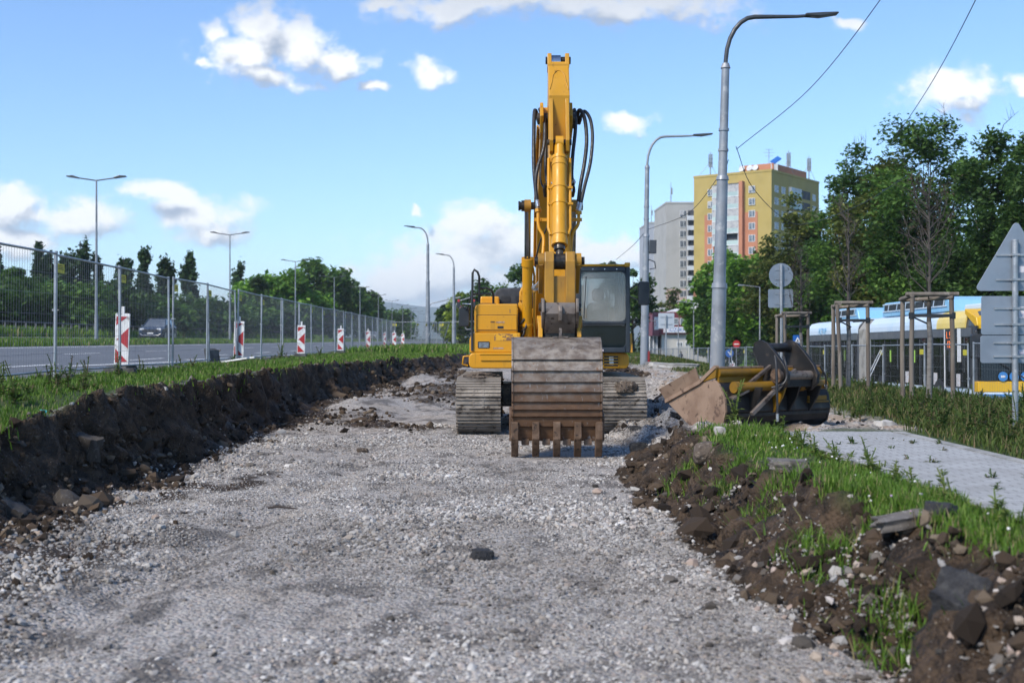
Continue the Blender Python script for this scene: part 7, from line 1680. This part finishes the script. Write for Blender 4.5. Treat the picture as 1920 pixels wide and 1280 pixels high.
def youngtree(label, x, y, h, w, seed, nb=46, leaves=700):
    g = np.random.default_rng(seed); t = thing('young_street_tree', label, 'young tree', (x, y, gh(x, y)), 0, 'thin half-bare young trees in stakes')
    k = MB(); k.tube([(0, 0, -0.1), (0.02, 0, h*0.3), (0.0, 0, h*0.36)], [0.052, 0.046, 0.044], 10); k.build('wrapped_trunk', WRAP, t)
    k = MB(); k.tube([(0, 0, h*0.36), (0.02, 0.01, h*0.6), (0.0, 0, h*0.98)], [0.042, 0.026, 0.006], 8)
    tips = []
    for i in range(nb):
        u = g.uniform(0.40, 0.95); a = g.uniform(0, 6.28); L = w*0.62*(1-0.62*(u-0.40)/0.6)*g.uniform(0.6, 1.1); s = Vector((0, 0, h*u)); e = s+Vector((math.cos(a)*L*0.62, math.sin(a)*L*0.62, L*1.05)); m = (s+e)/2+Vector((math.cos(a)*L*0.15, math.sin(a)*L*0.15, -0.08*L))
        k.tube([s, m, e], [0.012, 0.008, 0.003], 4)
        for q in range(5):
            s2 = m.lerp(e, g.random()); e2 = s2+Vector((g.normal(0, 0.14), g.normal(0, 0.14), g.uniform(0.05, 0.28)))*(w/1.2); k.tube([s2, e2], [0.005, 0.002], 3); tips.append(e2); tips.append(s2.lerp(e2, 0.5))
    k.build('branches', TWIG, t, fix=False)
    ti = g.integers(0, len(tips), leaves); P = np.array([tips[i][:] for i in ti])+g.normal(0, 0.05, (leaves, 3)); q = np.array([[-0.5, 0, 0], [0, -0.3, 0], [0.5, 0, 0], [0, 0.3, 0]])
    V = np.einsum('nij,kj->nki', rotm(leaves, g, 1.4), q)*(0.045+0.03*g.random(leaves))[:, None, None]+P[:, None, :]
    o = npmesh('leaves', V.reshape(-1, 3), np.arange(leaves*4).reshape(-1, 4), DRYL, False); o.parent = t
stakes('stake frame of three poles nearest the triangular sign', 7.5, 21.5, 1.9, 0.72, R(-4), 1); youngtree('thin brown half-bare young tree in the nearest stake frame', 7.52, 21.55, 4.0, 1.5, 2, 42, 420)
stakes('stake frame right of the grading bucket mount, middle one', 7.25, 25.5, 1.85, 0.60, R(-2), 3); youngtree('thin bare young tree in the middle stake frame', 7.2, 25.6, 4.1, 1.15, 4, 30, 200)
stakes('stake frame behind the grading bucket under the round sign', 7.68, 32.6, 1.80, 0.66, R(12), 5); youngtree('small twiggy young tree beside the round sign back', 7.9, 32.7, 3.6, 1.1, 6, 34, 300)
# ================================================================ a person walking on the far footway
SKIN = pm('skin', (0.42, 0.26, 0.19), rough=0.6); CLO = pm('dark_jacket', (0.03, 0.032, 0.04), (0.05, 0.05, 0.055), 6, rough=0.9); JEA = pm('dark_trousers', (0.018, 0.02, 0.028), rough=0.9)
px_, pY = xat(1277, 150), 150.0
t = thing('person', 'person in dark jacket and trousers standing on the far footway', 'person', (px_, pY, gh(px_, pY)+0.0), R(20))
k = bpy.data.meshes.new('body')
J = [((0, 0, 0.95), 0.15, 0.11, None), ((0, 0, 1.22), 0.15, 0.10, 0), ((0, 0, 1.42), 0.17, 0.10, 1), ((0, -0.01, 1.52), 0.06, 0.06, 2), ((0, -0.03, 1.66), 0.095, 0.105, 3), ((0, -0.03, 1.76), 0.07, 0.08, 4),
     ((0.10, 0, 0.88), 0.09, 0.09, 0), ((0.11, -0.04, 0.50), 0.06, 0.065, 6), ((0.11, 0.03, 0.09), 0.045, 0.05, 7), ((0.12, -0.12, 0.04), 0.04, 0.035, 8),
     ((-0.10, 0, 0.88), 0.09, 0.09, 0), ((-0.11, 0.0, 0.50), 0.06, 0.065, 10), ((-0.11, 0.10, 0.09), 0.045, 0.05, 11), ((-0.12, -0.04, 0.04), 0.04, 0.035, 12),
     ((0.21, 0, 1.40), 0.065, 0.065, 2), ((0.27, 0.03, 1.12), 0.045, 0.045, 14), ((0.24, -0.12, 0.92), 0.035, 0.035, 15), ((0.23, -0.17, 0.86), 0.03, 0.035, 16),
     ((-0.21, 0, 1.40), 0.065, 0.065, 2), ((-0.27, 0.03, 1.12), 0.045, 0.045, 18), ((-0.24, -0.12, 0.92), 0.035, 0.035, 19), ((-0.23, -0.17, 0.86), 0.03, 0.035, 20)]
k.from_pydata([j[0] for j in J], [(i, j[3]) for i, j in enumerate(J) if j[3] is not None], [])
o = bpy.data.objects.new('body', k); COL.objects.link(o); o.parent = t
o.modifiers.new('skin', 'SKIN')
for i, j in enumerate(J): k.skin_vertices[0].data[i].radius = (j[1], j[2])
k.skin_vertices[0].data[0].use_root = True
md = o.modifiers.new('sub', 'SUBSURF'); md.levels = 1; md.render_levels = 2; k.materials.append(CLO)
MB().cyl((0, -0.03, 1.70), (0, -0.02, 1.80), 0.10, 0.07, n=12).build('hair', BLK, t)
MB().cyl((0, -0.075, 1.60), (0, -0.075, 1.72), 0.075, 0.07, n=10).build('face', SKIN, t)
# keep the hierarchy to thing > part > sub-part
def depth(o):
    d = 1
    while o.parent is not None: o = o.parent; d += 1
    return d
for o in list(COL.objects):
    while depth(o) > 3:
        p = o.parent; m = p.matrix_basis @ o.matrix_basis; o.parent = p.parent; o.matrix_basis = m
# ================================================================ the air
hzb = MB(); hzb.b2(-12600, 12600, -420, 10000, -40, 330)
hzm = bpy.data.materials.new('haze'); hzm.use_nodes = True; ht = hzm.node_tree; ht.nodes.clear()
ho = node(ht, 'ShaderNodeOutputMaterial'); hv = node(ht, 'ShaderNodeVolumePrincipled')
hv.inputs['Color'].default_value = (0.80, 0.90, 1.0, 1); hv.inputs['Density'].default_value = 1.35e-4; hv.inputs['Anisotropy'].default_value = 0.0
ht.links.new(hv.outputs[0], ho.inputs['Volume'])
tag(hzb.build('haze', hzm), 'thin pale blue air between the camera and the ridge', 'haze', kind='stuff')
